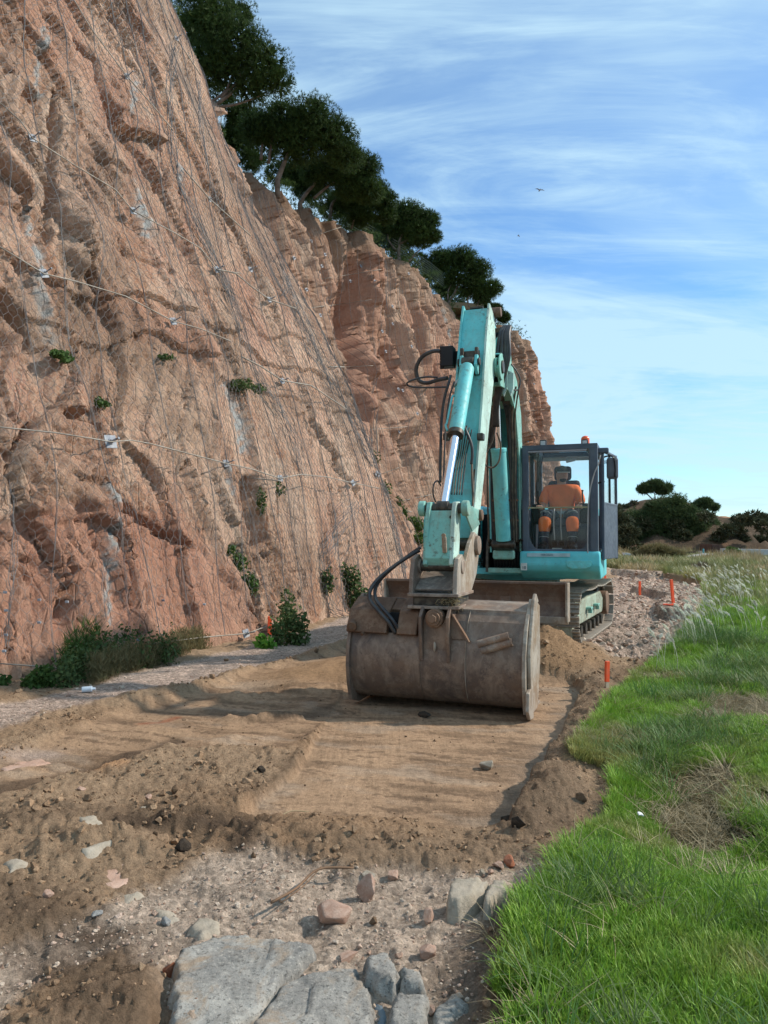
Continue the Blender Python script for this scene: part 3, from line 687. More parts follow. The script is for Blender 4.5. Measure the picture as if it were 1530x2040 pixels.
def build_track(x0, side):
    tr = empty('track', (x0, 0, 0)); tr.parent = und
    b = MB()   # one shoe: plate with three grousers, local: x across, y along, z inward
    w, p = .50, .172
    b.box((0, 0, -.012), (w, p-.012, .022), bev=.004)
    for g, h in ((-.062, .028), (0, .022), (.062, .022)): b.prism([(g-.010, -.022), (g+.010, -.022), (g+.006, -.024-h), (g-.006, -.024-h)], -w/2, w/2)
    for sx_ in (-.09, .09): b.box((sx_, 0, .025), (.035, p-.02, .055), bev=.006)
    proto = b.build('shoe', M_shoe, tr, link=False)
    for i, (y, z, a) in enumerate(track_path(44)):
        o = proto if i == 0 else proto.copy()
        o.parent = tr; o.location = (0, y, z); o.rotation_euler = (a, 0, 0); COL.objects.link(o)
    b = MB()
    prof = [(-1.12, .26), (1.10, .26), (1.2, .36), (1.2, .50), (.95, .62), (-.85, .60), (-1.15, .50), (-1.2, .38)]
    b.prism(prof, -.12, .14 if side > 0 else .12, bev=.02); b.build('side_frame', M_teal_dirty, tr)
    s = side
    for yy in (-.45, .25):
        b = MB(); b.box((s*.17, yy, .45), (.10, .20, .035), bev=.008).box((s*.19, yy, .42), (.06, .05, .09), bev=.006); b.build('step', M_teal_worn, tr)
    b = MB()
    for k in range(6): b.cyl((-.16, -1.0+k*.39, .16), (.16, -1.0+k*.39, .16), .085, n=16)
    b.build('bottom_roller', M_pin, tr)
    b = MB(); b.cyl((-.09, -HL+TR, HZ), (.09, -HL+TR, HZ), .30, n=28, bev=.015).cyl((-.13, -HL+TR, HZ), (.13, -HL+TR, HZ), .11); b.build('idler', M_pin, tr)
    b = MB(); b.cyl((-.05, HL-TR, HZ), (.05, HL-TR, HZ), .29, n=28, bev=.01)
    for k in range(18):
        a = k*math.pi*2/18; b.box((0, HL-TR+.30*math.cos(a), HZ+.30*math.sin(a)), (.08, .05, .05), Euler((a, 0, 0)).to_matrix())
    b.build('sprocket', M_pin, tr)
    b = MB(); b.cyl((s*.02, HL-TR, HZ), (s*.20, HL-TR, HZ), .20, n=26, bev=.02)
    b.build('final_drive_cover', M_rust, tr)
    b = MB(); b.box((s*.0, -HL+.06, .22), (.30, .16, .16), bev=.02); b.build('frame_nose', M_teal_dirty, tr)
build_track(.98, 1); build_track(-.98, -1)
# ---------------- dozer blade
bl = empty('dozer_blade', (0.0, 0, 0)); bl.parent = und
BY = -2.62; zt, zb = .93, .46
b = MB(); prof = []
for k in range(9):
    q = k/8; prof.append((BY + .10*math.sin(q*math.pi)*1.0 - .03*q, zb + (zt-zb)*q))
pf = prof + [(y+.02, z) for y, z in prof[::-1]]
b.prism(pf, -1.24, 1.24); b.build('blade_plate', M_blade, bl)
b = MB(); b.box((0, BY-.01, zb+.01), (2.5, .03, .09), bev=.005); b.build('cutting_edge', M_worn, bl)
b = MB(); b.box((0, BY-.01, zt), (2.48, .06, .035), bev=.008); b.build('top_rim', M_blade, bl)
for sx_ in (-1, 1):
    b = MB(); b.box((sx_*1.235, BY+.03, (zt+zb)/2), (.03, .16, zt-zb+.02), bev=.004); b.build('end_rib', M_worn, bl)
    b = MB(); b.bar((sx_*.42, BY+.06, .66), (sx_*.5, -1.0, .42), .16, .2, bev=.02); b.build('blade_arm', M_blade, bl)
b = MB(); b.cyl((-.22, -2.4, .80), (-.22, -1.1, .72), .065).cyl((.22, -2.4, .80), (.22, -1.1, .72), .065); b.build('blade_cylinder', M_teal_worn, bl)
# ---------------- upper body
up = empty('upper_body', (0, 0, 0)); up.parent = E
b = MB(); b.cyl((0, 0, .86), (0, 0, 1.0), .75, n=36)
# lower skirt, rounded counterweight plan
def plan(x0, x1, y0, rback, rc=.12, n=10):
    pts = [(x0+rc, y0), (x1-rc, y0), (x1, y0+rc)]
    for k in range(n+1):
        a = k/n*math.pi; pts.append(((x0+x1)/2 + (x1-x0)/2*math.cos(a), .55 + rback*math.sin(a)))
    pts.append((x0, y0+rc)); return pts
b.prism(plan(-1.2, 1.26, -1.55, .95), .98, 1.07, axis='z', bev=.015); b.build('turntable_deck', M_teal_body, up)
# tool side body left of the boom
b = MB(); b.prism([(-1.56, 1.06), (.3, 1.06), (.3, 1.98), (-1.25, 1.98), (-1.44, 1.93), (-1.53, 1.80), (-1.56, 1.55)], -1.2, -.34, bev=.03); b.build('engine_hood', M_teal_body, up)
b = MB(); b.prism([(.34, 1.06), (1.0, 1.06), (1.42, 1.12), (1.47, 1.5), (1.38, 1.9), (1.2, 1.99), (.34, 2.0)], -1.18, 1.22, bev=.05); b.build('counterweight', M_teal_body, up)
b = MB(); 
ws = [UL(x, y, -1.585) for x, y in ((935, 1032), (952, 1030), (957, 1036), (956, 1070), (952, 1077), (930, 1076), (931, 1040))]
b.prism([(p.x, p.z) for p in ws], -1.575, -1.55, axis='y'); b.build('side_window', M_dark, up)
for k in range(5):
    p = UL(957, 1112+3.4*k, -1.58); b = MB(); b.box((p.x, -1.572, p.z), (.10-.006*k, .02, .011)); b.build('louvre', M_dark, up)
p = UL(942, 1101, -1.58); b = MB(); b.box((p.x, -1.566, p.z), (.10, .012, .045)); b.build('sticker', simple('pale_sticker', (.45, .47, .5), .5), up)
p = UL(942, 1094, -1.58); b = MB(); b.box((p.x-.25, -1.562, p.z), (.9, .01, .008)); b.build('hood_seam', M_dark, up)
# boom foot recess between hood and cab
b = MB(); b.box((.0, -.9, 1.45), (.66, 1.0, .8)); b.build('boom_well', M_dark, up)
for xx in (B0-.27, B0+.25):
    b = MB(); b.prism([(-1.72, 1.02), (-1.0, 1.02), (-1.0, 1.75), (-1.5, 1.62), (-1.66, 1.42)], xx-.02, xx+.02, bev=.006); b.build('boom_bracket', M_pin, up)
b = MB()
for k in range(9): b.tube([(B0-.17+k*.042, -1.35, 1.42), (B0-.17+k*.042, -1.60, 1.36), (B0-.17+k*.042, -1.66, 1.22), (B0-.17+k*.042, -1.58, 1.08)], .021, 7, 4)
b.build('hose_bundle', M_black, up)
b = MB(); b.box((B0, -1.66, 1.045), (.56, .1, .07), bev=.01); b.build('well_sill', M_teal_worn, up)
# ---------------- cab
cabx0, cabx1, cy0, cy1 = .30, 1.33, -1.76, -.15; cz0, cz1 = 1.32, 2.78
cabe = empty('cab', (0, 0, 0)); cabe.parent = E
# teal cab base, a rounded box with a recessed lamp panel
bc = []; 
prof = [(cy0-.03, 1.32), (cy0-.05, 1.27), (cy0-.06, 1.13), (cy0-.01, 1.05), (cy0+.2, .93), (cy1, .93), (cy1, 1.32)]
b = MB(); b.prism(prof, cabx0-.03, cabx1+.02, bev=.035); b.build('cab_base', M_teal_body, cabe)
q = [UL(x, y, cy0-.065) for x, y in ((1127, 1119), (1135, 1117), (1178, 1117), (1181, 1122), (1176, 1130), (1168, 1133), (1138, 1133), (1130, 1129))]
b = MB(); b.prism([(p.x, p.z) for p in q], cy0-.072, cy0-.055, axis='y', bev=.006); b.build('lamp_panel', M_teal, cabe)
for px in (1139, 1155, 1172):
    p = UL(px, 1126, cy0-.07); b = MB(); b.cyl((p.x, cy0-.079, p.z), (p.x, cy0-.06, p.z), .032, n=20, bev=.004); b.build('panel_disc', M_teal, cabe)
p0, p1 = UL(1050, 1101, cy0-.06), UL(1136, 1109, cy0-.06)
b = MB(); b.box(((p0.x+p1.x)/2, cy0-.064, (p0.z+p1.z)/2-.004), (p1.x-p0.x, .008, .05)); b.build('name_plate', simple('name_plate_silver', (.38, .55, .60), .4), cabe)
def text(name, body, size, loc, rot, mat, parent, ex=.0008, bold=False):
    c = bpy.data.curves.new(name, 'FONT'); c.body = body; c.size = size; c.align_x = 'CENTER'; c.align_y = 'CENTER'; c.extrude = ex
    if bold: c.offset = size*.025
    o = bpy.data.objects.new(name, c); o.location = loc; o.rotation_euler = rot; o.parent = parent; COL.objects.link(o)
    c.materials.append(mat); bpy.context.view_layer.update()
    me = bpy.data.meshes.new_from_object(o.evaluated_get(bpy.context.evaluated_depsgraph_get()))
    o2 = bpy.data.objects.new(name, me); o2.location = loc; o2.rotation_euler = rot; o2.parent = parent; COL.objects.link(o2)
    bpy.data.objects.remove(o); o2.name = name; return o2
M_ink = simple('dark_ink', (.05, .10, .13), .6)
text('lettering', 'HERCALAS', .034, ((p0.x+p1.x)/2-.02, cy0-.0695, (p0.z+p1.z)/2-.004), (R(90), 0, 0), M_ink, cabe)
p = UL(1044, 1131, cy0-.06); b = MB(); b.box((p.x, cy0-.063, p.z+.015), (.085, .008, .10)); b.build('number_sticker', simple('white_sticker', (.62, .66, .62), .5), cabe)
text('number', '10', .055, (p.x, cy0-.0685, p.z), (R(90), 0, 0), M_ink, cabe, bold=True)
# frame
b = MB(); b.box((cabx0+.045, cy0+.04, (cz0+cz1)/2), (.09, .09, cz1-cz0), bev=.02); b.build('front_pillar', M_navy, cabe)
b = MB(); b.box((cabx1-.06, cy0+.05, (cz0+cz1)/2-.04), (.12, .11, cz1-cz0+.06), bev=.025); b.build('front_pillar', M_navy, cabe)
for xx in (cabx0+.04, cabx1-.04):
    b = MB(); b.box((xx, cy1-.04, (cz0+cz1)/2), (.08, .08, cz1-cz0), bev=.015); b.build('rear_pillar', M_navy, cabe)
b = MB(); b.box((cabx0+.02, (cy0+cy1)/2, 1.62), (.03, cy1-cy0-.1, .6)); b.box((cabx0+.03, -.95, (cz0+cz1)/2), (.05, .06, cz1-cz0)); b.build('side_panel', M_navy, cabe)
b = MB(); xm = (cabx0+cabx1)/2
for c_, s_ in (((xm, cy0+.09, cz1-.02), (cabx1-cabx0-.01, .18, .07)), ((xm, cy1-.30, cz1-.02), (cabx1-cabx0-.01, .60, .07)), ((cabx0+.09, cy0+.6, cz1-.02), (.17, .86, .07)), ((cabx1-.09, cy0+.6, cz1-.02), (.17, .86, .07))): b.box(c_, s_)
b.build('roof', M_navy, cabe)
b = MB(); b.box((xm, cy0+.6, cz1-.005), (cabx1-cabx0-.3, .86, .008)); b.build('added_roof_hatch', glass_mat('added_hatch_glass', (.62, .70, .74), .4), cabe)  # added glass opening that lets sky light down onto the driver
b = MB(); b.box(((cabx0+cabx1)/2-.03, cy0+.015, cz1-.075), (.80, .03, .028), bev=.008); b.build('windscreen_top_rail', simple('rail_grey', (.32, .30, .33), .5), cabe)
b = MB(); b.box(((cabx0+cabx1)/2, cy0+.03, cz0+.0), (cabx1-cabx0-.02, .06, .06), bev=.01); b.build('windscreen_sill', M_navy, cabe)
zb_ = UL(1110, 1011, cy0).z
b = MB(); b.box(((cabx0+cabx1)/2-.02, cy0+.012, zb_), (.83, .025, .020), bev=.004); b.build('windscreen_bar', simple('yellowed_bar', (.36, .33, .20), .6), cabe)
gx0, gx1 = cabx0+.09, cabx1-.12
b = MB(); b.box(((gx0+gx1)/2, cy0+.03, (zb_+cz1-.09)/2), (gx1-gx0, .006, cz1-.09-zb_)); b.build('windscreen', M_glass, cabe)
b = MB(); b.box(((gx0+gx1)/2, cy0+.03, (zb_+cz0+.03)/2), (gx1-gx0, .006, zb_-cz0-.03)); b.build('lower_window', M_glass, cabe)
# rounded corner masks of the lower window
for sgn, xx in ((1, gx0), (-1, gx1)):
    pts = [(xx, cz0+.03)]
    for k in range(7):
        a = k/6*math.pi/2; pts.append((xx+sgn*.13*(1-math.sin(a)), cz0+.03+.28*(1-math.cos(a))))
    b = MB(); b.prism(pts, cy0+.018, cy0+.036, axis='y'); b.build('corner_fillet', M_navy, cabe)
b = MB(); b.box(((cabx0+cabx1)/2, cy1-.04, 2.29), (cabx1-cabx0-.14, .006, .86)); b.build('rear_window', M_glass, cabe)
b = MB(); b.box(((cabx0+cabx1)/2, cy1-.04, 1.59), (cabx1-cabx0-.12, .03, .52)); b.build('rear_panel', M_navy, cabe)
b = MB(); b.box((cabx0+.02, (cy0+cy1)/2, 2.3), (.006, cy1-cy0-.18, .82)); b.build('side_window', M_glass, cabe)
b = MB(); b.box(((cabx0+cabx1)/2, (cy0+cy1)/2, 1.325), (cabx1-cabx0-.05, cy1-cy0-.06, .03)); b.build('floor_mat', M_dark, cabe)
# door, swung right back along the side
door = empty('door', (cabx1+.055, -1.62, 0), (0, 0, R(-9))); door.parent = cabe
dx, ys, ye = 0.0, 0.0, .88
b = MB()
for a_, b_ in (((dx, ys, 1.2), (dx, ys, 2.72)), ((dx, ye, 1.2), (dx, ye, 2.72)), ((dx, ys, 2.70), (dx, ye, 2.70)), ((dx, ys, 1.98), (dx, ye, 1.98))):
    b.bar(a_, b_, .035, .04, up=(1, 0, 0), bev=.010)
b.build('door_frame', M_navy, door)
b = MB(); b.box((dx, (ys+ye)/2, 1.60), (.035, ye-ys-.03, .78), bev=.01); b.build('door_panel', M_navy, door)
b = MB(); b.box((dx, (ys+ye)/2, 2.35), (.006, ye-ys-.04, .7)); b.build('door_glass', M_glass, door)
b = MB(); b.bar((dx, (ys+ye)/2, 1.98), (dx, (ys+ye)/2, 2.72), .02, .03, up=(1,0,0)); b.build('glass_divider', M_black, door)
b = MB(); b.tube([(dx+.02, ys+.02, 2.28), (dx-.10, ys+.02, 2.24), (dx-.13, ys+.02, 2.12), (dx-.13, ys+.02, 1.86)], .013, 8, 5); b.build('handle', M_black, door)
for zz in (2.62, 1.4):
    b = MB(); b.bar((cabx1-.01, -.84, zz), (cabx1+.17, -.80, zz), .05, .05); b.build('hinge', M_navy, cabe)
b = MB(); b.box((cabx1+.06, -1.64, 2.70), (.16, .05, .08), bev=.02); b.build('latch_arm', M_navy, cabe)
# engine housing seen behind the open door
b = MB(); b.prism([(.2, 1.0), (1.0, 1.0), (1.2, 1.9), (.3, 1.95), (.1, 1.7)], 1.1, 1.24, bev=.05); b.build('rear_housing', M_teal_body, up)
# mirror
pm = UL(1220, 933, -1.55)
b = MB(); b.box(pm, (.155, .075, .30), Euler((0, 0, R(12))).to_matrix(), bev=.035); b.build('mirror', simple('mirror_shell', (.10, .105, .12), .5), cabe)
b = MB(); b.tube([UL(x, y, -1.6) for x, y in ((1197, 914), (1208, 909), (1219, 909), (1224, 916), (1226, 935), (1225, 950))], .011, 8, 5); b.build('mirror_bracket', M_black, cabe)
b = MB(); b.tube([UL(x, y, cy0+.12) for x, y in ((1128, 915), (1131, 911), (1150, 910.5), (1176, 910.5), (1183, 911))], .012, 8, 4); b.box(UL(1137, 918, cy0+.14), (.13, .02, .035), Euler((0, R(-12), 0)).to_matrix(), bev=.01); b.build('inner_mirror', simple('mirror_grey', (.35, .37, .38), .4), cabe)
b = MB(); b.tube([UL(x, y, cy0-.03) for x, y in ((1196, 907), (1192, 925), (1184, 943), (1176, 975), (1172, 1010), (1171, 1060), (1171, 1098), (1174, 1106), (1180, 1109))], .0085, 8, 5); b.build('cable', simple('pale_cable', (.42, .40, .40), .5), cabe)
# wipers / cables behind the left part of the windscreen
b = MB(); b.tube([UL(x, y, cy0+.05) for x, y in ((1073, 898), (1071, 930), (1069, 970), (1068, 1000))], .008, 6, 3).tube([UL(x, y, cy0+.05) for x, y in ((1083, 900), (1078, 930), (1072, 960))], .007, 6, 3); b.build('wiper', M_black, cabe)
# lights on the roof
def lamp(px, py, s=1.0):
    p = UL(px, py, cy0+.06); l = empty('work_light', p); l.parent = cabe
    b = MB(); b.box((0, 0, 0), (.095*s, .06, .095*s), bev=.018); b.build('lamp_housing', M_black, l)
    b = MB(); b.box((0, -.033, -.003), (.066*s, .012, .062*s), bev=.004); b.build('lens', simple('lens_grey', (.45, .47, .5), .15), l)
    b = MB(); b.box((0, .01, -.06), (.035, .03, .04)); b.build('bracket', M_black, l)
lamp(1082, 883); lamp(1165, 882, .95)
pb = UL(1166, 875, cy0+.18); b = MB(); b.cyl(pb+Vector((0,0,-.07)), pb+Vector((0,0,.0)), .058, n=20).ball(pb, .058, 18, (1, 1, .85))
m_, nt_, b_ = mat_new('beacon_orange', .25, 0, .5); b_.inputs['Base Color'].default_value = (.80, .12, .03, 1); M_beacon = m_
b.build('beacon', M_beacon, cabe)
# seat and controls
sx0 = UL(1119, 1000, -.85).x
b = MB(); b.box((sx0, -.78, 1.74), (.50, .50, .13), bev=.04).box((sx0, -.50, 2.08), (.48, .13, .62), Euler((R(-8), 0, 0)).to_matrix(), bev=.05).box((sx0, -.80, 1.52), (.34, .36, .34), bev=.03)
b.box((sx0-.02, -.46, 2.50), (.26, .10, .22), bev=.045); b.build('seat', simple('seat_cloth', (.07, .08, .10), .85), cabe)
for s_ in (-1, 1):
    b = MB(); b.box((sx0+s_*.34, -.86, 1.86), (.14, .44, .30), bev=.03); b.build('control_console', M_black, cabe)
    b = MB(); b.tube([(sx0+s_*.33, -1.05, 1.98), (sx0+s_*.32, -1.08, 2.12), (sx0+s_*.32, -1.08, 2.20)], [.012, .02], 8, 3); b.build('joystick', M_black, cabe)
for px in (1104, 1118):
    b = MB(); b.tube([UL(px, 1013, -1.5), UL(px-1, 1045, -1.5), UL(px, 1062, -1.5), UL(px+1, 1080, -1.5)], .010, 7, 3); b.build('travel_lever', simple('lever_steel', (.35, .35, .34), .4, .6), cabe)
    b = MB(); b.box(UL(px+1, 1082, -1.5), (.07, .12, .03), Euler((R(-30), 0, 0)).to_matrix(), bev=.008); b.build('travel_pedal', M_black, cabe)
b = MB(); b.box(UL(1110, 1093, -1.6), (.13, .05, .02)); b.build('foot_rest', simple('pale_metal', (.42, .45, .42), .5), cabe)

# ---------------- boom
boom = empty('boom', (0, 0, 0)); boom.parent = E
lo = [(-1.62, 1.28), (-1.72, 1.55), (-1.86, 2.4), (-2.02, 3.35), (-2.25, 3.78), (-2.9, 4.02), (-3.35, 3.72), (-3.28, 3.50), (-2.75, 3.50), (-2.40, 3.20), (-2.22, 2.4), (-2.06, 1.55), (-1.84, 1.28)]
# rear line first then front line (towards the camera)
lo = [(-1.52, 1.30), (-1.52, 1.75), (-1.52, 2.5), (-1.66, 3.25), (-2.0, 3.66), (-2.5, 3.84), (-3.2, 3.78), (-3.42, 3.55), (-3.25, 3.36), (-2.6, 3.42), (-2.10, 3.20), (-1.80, 2.5), (-1.74, 1.75), (-1.72, 1.30)]
for xx in (B0-.21, B0+.21):
    b = MB(); b.prism(lo, xx-.012, xx+.012, bev=.004); b.build('side_plate', M_teal_worn if xx > B0 else M_teal, boom)
b = MB(); rear = lo[:7]
b.prism(rear + [(y-.02, z-.02) for y, z in rear[::-1]], B0-.2, B0+.2); b.build('back_plate', M_teal, boom)
b = MB(); fr = lo[8:12]
b.prism([(-3.2, 3.42), (-2.6, 3.48), (-2.2, 3.3), (-2.18, 3.26), (-2.6, 3.44), (-3.2, 3.38)], B0-.2, B0+.2); b.build('belly_plate', M_teal_worn, boom)
b = MB(); b.cyl((B0-.27, -1.60, 1.36), (B0+.27, -1.60, 1.36), .075, bev=.01).cyl((B0-.26, -3.30, 3.58), (B0+.27, -3.30, 3.58), .08, bev=.01); b.build('boom_pin', M_pin, boom)
b = MB()
for xx in (-.23, .23): b.cyl((B0+xx, -3.30, 3.58), (B0+xx*1.08, -3.30, 3.58), .16, n=26, bev=.01)
b.build('pivot_boss', M_teal_worn, boom)
# mud caked over the foot
b = MB()
for k in range(26): b.ball((B0+random.uniform(-.24, .24), -1.74+random.uniform(-.05, .05), 1.44+random.uniform(-.05, .05)), random.uniform(.02, .05), 6, (1, 1, .7))
b.build('caked_mud', simple('mud_black', (.035, .028, .02), .95, 0, .1, .5, 20), boom)
# hoses running up inside the boom
b = MB()
for k, xx in enumerate((-.17, -.145, -.12, .09, .115, .14, .165)):
    j = random.uniform(-.01, .01)
    b.tube([(B0+xx, -1.66, 1.32), (B0+xx+j, -1.73, 1.7), (B0+xx*1.05-j, -1.78, 2.2), (B0+xx+j, -1.86, 2.7), (B0+xx-j, -2.06, 3.15), (B0+xx, -2.35, 3.34)], .016+.004*(k % 2), 7, 4)
b.build('boom_hose', M_hose, boom)
b = MB()
for zz in (1.75, 2.03, 2.75): 
    yy = -1.76-.0*(zz); b.box((B0+.13, -1.80-(zz-1.75)*.05, zz), (.14, .02, .03), bev=.004).box((B0-.145, -1.80-(zz-1.75)*.05, zz), (.08, .02, .03), bev=.004)
b.build('hose_clamp', M_rust, boom)
# boom cylinder in front of the boom
bc = empty('boom_cylinder', (0, 0, 0)); bc.parent = boom
pa, pbb = UL(1003, 1076, -1.98), UL(993, 893, -2.26); pc = UL(990, 790, -2.40)
b = MB(); b.cyl(pa, pbb, .10, n=28).cyl(pbb-(pbb-pa).normalized()*.05, pbb, .108, n=28, bev=.006); b.build('barrel', M_teal, bc)
b = MB(); b.cyl(pbb, pc, .040, n=20); b.build('rod', M_chrome, bc)
b = MB(); b.cyl((pc.x-.1, pc.y, pc.z), (pc.x+.1, pc.y, pc.z), .07, bev=.01).cyl((pa.x-.16, pa.y, pa.z-.06), (pa.x+.16, pa.y, pa.z-.06), .06, bev=.01).bar(pa+Vector((0,0,.02)), pa+Vector((0,0.02,-.1)), .14, .1); b.build('eye', M_pin, bc)
b = MB(); b.bar((B0, -1.70, 1.33), (pa.x, pa.y, pa.z-.06), .26, .12, bev=.02); b.build('lug', M_pin, bc)
b = MB(); b.box((B0, -1.86, 1.27), (.30, .12, .13), bev=.03); b.build('foot_casting', M_teal_worn, boom)
# second boom section seen over the cylinder: fork plates under the stick pivot
for px in (1003, 1017):
    b = MB(); q = [UL(px-5, 738, -2.9), UL(px+7, 744, -2.9), UL(px+6, 775, -2.9), UL(px+1, 790, -2.9), UL(px-6, 772, -2.9)]
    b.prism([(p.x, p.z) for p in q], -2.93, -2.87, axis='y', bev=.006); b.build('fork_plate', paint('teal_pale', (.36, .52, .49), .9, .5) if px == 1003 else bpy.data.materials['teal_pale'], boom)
# stick cylinder, end on, above the boom
scy = empty('stick_cylinder', (0, 0, 0)); scy.parent = boom
b = MB(); b.cyl((B0+.0, -1.95, 4.02), (B0+.0, -3.0, 4.20), .095, n=26, bev=.01); b.build('barrel', M_teal, scy)
b = MB(); b.cyl((B0, -3.0, 4.20), (B0, -3.32, 4.24), .045, n=18); b.build('rod', M_chrome, scy)
b = MB(); b.cyl((B0-.14, -3.34, 4.245), (B0+.25, -3.34, 4.245), .06, bev=.01); b.build('eye', M_rust, scy)
b = MB(); b.prism([(-1.75, 3.7), (-2.2, 3.85), (-2.05, 4.12), (-1.9, 4.12)], B0-.12, B0-.09).prism([(-1.75, 3.7), (-2.2, 3.85), (-2.05, 4.12), (-1.9, 4.12)], B0+.09, B0+.12); b.build('lug', M_teal_worn, scy)

# ---------------- stick
stick = empty('stick', (0, 0, 0)); stick.parent = E
SF = [(-3.66, 4.22), (-3.78, 3.95), (-3.93, 3.50), (-4.10, 2.95), (-4.38, 2.2), (-4.66, 1.50)]     # line facing the camera
SR = [(-3.36, 4.20), (-3.28, 3.9), (-3.36, 3.50), (-3.64, 2.95), (-4.06, 2.12), (-4.44, 1.42)]
hw = .155
b = MB()
def strip_solid(b, F, Rr, x0, x1):
    V = [[b.bm.verts.new((x, y, z)) for (y, z) in (f, r)] for f, r in zip(F, Rr) for x in (x0, x1)]
    for i in range(len(F)-1):
        a0, a1, c0, c1 = V[2*i], V[2*i+1], V[2*i+2], V[2*i+3]
        b.bm.faces.new((a0[0], a0[1], c0[1], c0[0])); b.bm.faces.new((a1[0], c1[0], c1[1], a1[1]))
        b.bm.faces.new((a0[0], c0[0], c1[0], a1[0])); b.bm.faces.new((a0[1], a1[1], c1[1], c0[1]))
    b.bm.faces.new((V[0][0], V[1][0], V[1][1], V[0][1])); b.bm.faces.new((V[-2][0], V[-2][1], V[-1][1], V[-1][0]))
    bmesh.ops.recalc_face_normals(b.bm, faces=b.bm.faces)
strip_solid(b, [(y+.03, z) for y, z in SF], SR, B0-hw+.012, B0+hw-.012); b.build('box_section', M_teal, stick)
for s_ in (-1, 1):
    b = MB(); x = B0+s_*hw; prof = [(y, z) for y, z in SF] + SR[::-1]
    prof = [(SF[0][0]+.02, SF[0][1]+.055), ] + prof[0:] if s_ else prof
    b.prism([(y, z) for y, z in prof], x-.013, x+.013, bev=.003); b.build('web_plate', M_teal if s_ < 0 else paint('teal_sunlit_worn', (.42, .60, .53), .95, .5), stick)  # right web: paler worn teal with its sunlight put into the colour
b = MB(); 
b.bar((B0, SF[0][0]+.05, SF[0][1]+.03), (B0, SR[0][0], SR[0][1]+.02), 2*hw*.5, .02); b.build('top_cap', M_pin, stick)
b = MB(); p = UL(950, 680, SF[1][0]); b.ball((p.x, p.y+.02, p.z), .02, 8); b.build('paint_scar', M_pin, stick)
for s_ in (-1, 1):   # lug ears that carry the bucket cylinder
    b = MB(); b.prism([(-3.90, 3.62), (-4.03, 3.58), (-4.08, 3.46), (-4.0, 3.36), (-3.93, 3.36)], B0+s_*.085-.018, B0+s_*.085+.018, bev=.006); b.build('cylinder_lug', M_teal, stick)
    b = MB(); b.cyl((B0+s_*.11, -4.02, 3.50), (B0+s_*.13, -4.02, 3.50), .045, n=18, bev=.006).box((B0+s_*.085, -4.00, 3.62), (.04, .05, .10), bev=.01); b.build('pin_block', M_pin, stick)
b = MB(); b.box((B0, -3.955, 3.50), (.22, .03, .28)); b.build('lug_shadow_plate', M_pin, stick)
b = MB(); b.cyl((B0-.2, -3.30, 3.58), (B0-.19+.0, -3.30, 3.58), .12, n=24).cyl((B0+.17, -3.30, 3.58), (B0+.2, -3.30, 3.58), .12, n=24, bev=.01); b.build('pivot_cap', M_teal_worn, stick)
# manifold block with hose fittings on the left of the stick
p = UL(893, 712, -3.80)
b = MB(); b.box(p, (.15, .16, .24), bev=.01).box(p+Vector((.06, .08, 0)), (.16, .06, .16))
for k in range(8): b.cyl(p+Vector((-.085, -.05, .11-.034*k)), p+Vector((-.04, -.05, .11-.034*k)), .017, n=10)
b.build('hose_manifold', M_black, stick)
# bucket cylinder
bk = empty('bucket_cylinder', (0, 0, 0)); bk.parent = stick
t0 = Vector((B0-.01, -4.02, 3.50)); t1 = Vector((B0-.02, -5.13, 2.00-.10)); t1.z = 1.80
dv = (t1-t0).normalized(); L_ = (t1-t0).length
g0, g1 = t0+dv*.10, t0+dv*1.05
b = MB(); b.cyl(g0, g1, .082, n=30).cyl(g0-dv*.03, g0+dv*.02, .074, n=30, bev=.01); b.build('barrel', M_teal, bk)
b = MB(); b.cyl(g1-dv*.012, g1+dv*.05, .086, n=30, bev=.006); b.build('gland', M_pin, bk)
b = MB(); b.cyl(g1, t1-dv*.04, .046, n=24); b.build('rod', M_chrome, bk)
b = MB(); b.cyl((t0.x-.07, t0.y, t0.z), (t0.x+.07, t0.y, t0.z), .06, bev=.008).cyl((t1.x-.06, t1.y, t1.z), (t1.x+.06, t1.y, t1.z), .065, bev=.008); b.build('eye', M_pin, bk)
b = MB(); off = Vector((-.10, -.03, 0)); b.tube([g0+dv*.42+off*.8, g0+dv*.45+off*1.05, g0+dv*.8+off*1.1, g1-dv*.1+off*1.2, g1-dv*.02+off*.9], .012, 8, 4); b.build('feed_pipe', M_teal, bk)
b = MB(); b.tube([UL(922, 752, -4.05), UL(912, 760, -4.1), UL(903, 770, -4.1)], .022, 8, 3); b.build('elbow', simple('elbow_silver', (.5, .48, .44), .4, .7), bk)
# link box and guide links
lk = empty('bucket_link', (0, 0, 0)); lk.parent = stick
LT = Vector((B0, -5.13, 1.79)); LB = Vector((B0-.01, -5.28, 1.30))
b = MB(); b.prism([(-5.22, 1.77), (-5.36, 1.30), (-5.30, 1.20), (-5.22, 1.22), (-5.16, 1.75)], B0-.155, B0+.10, bev=.012); b.build('link_plate', M_teal_worn, lk)
for s_, x_ in ((-1, B0-.145), (1, B0+.115)):
    b = MB(); b.prism([(-5.20, 1.85), (-5.06, 1.86), (-5.03, 1.70), (-5.12, 1.25), (-5.22, 1.16), (-5.36, 1.24), (-5.26, 1.74)], x_-.022, x_+.022, bev=.008); b.build('link_side', M_teal_worn if s_ < 0 else bpy.data.materials['teal_sunlit_worn'], lk)  # right side takes the teal with sunlight painted in
b = MB(); b.cyl((B0-.24, *LT.yz), (B0+.22, *LT.yz), .052, n=22, bev=.008); b.build('link_pin', M_pin, lk)
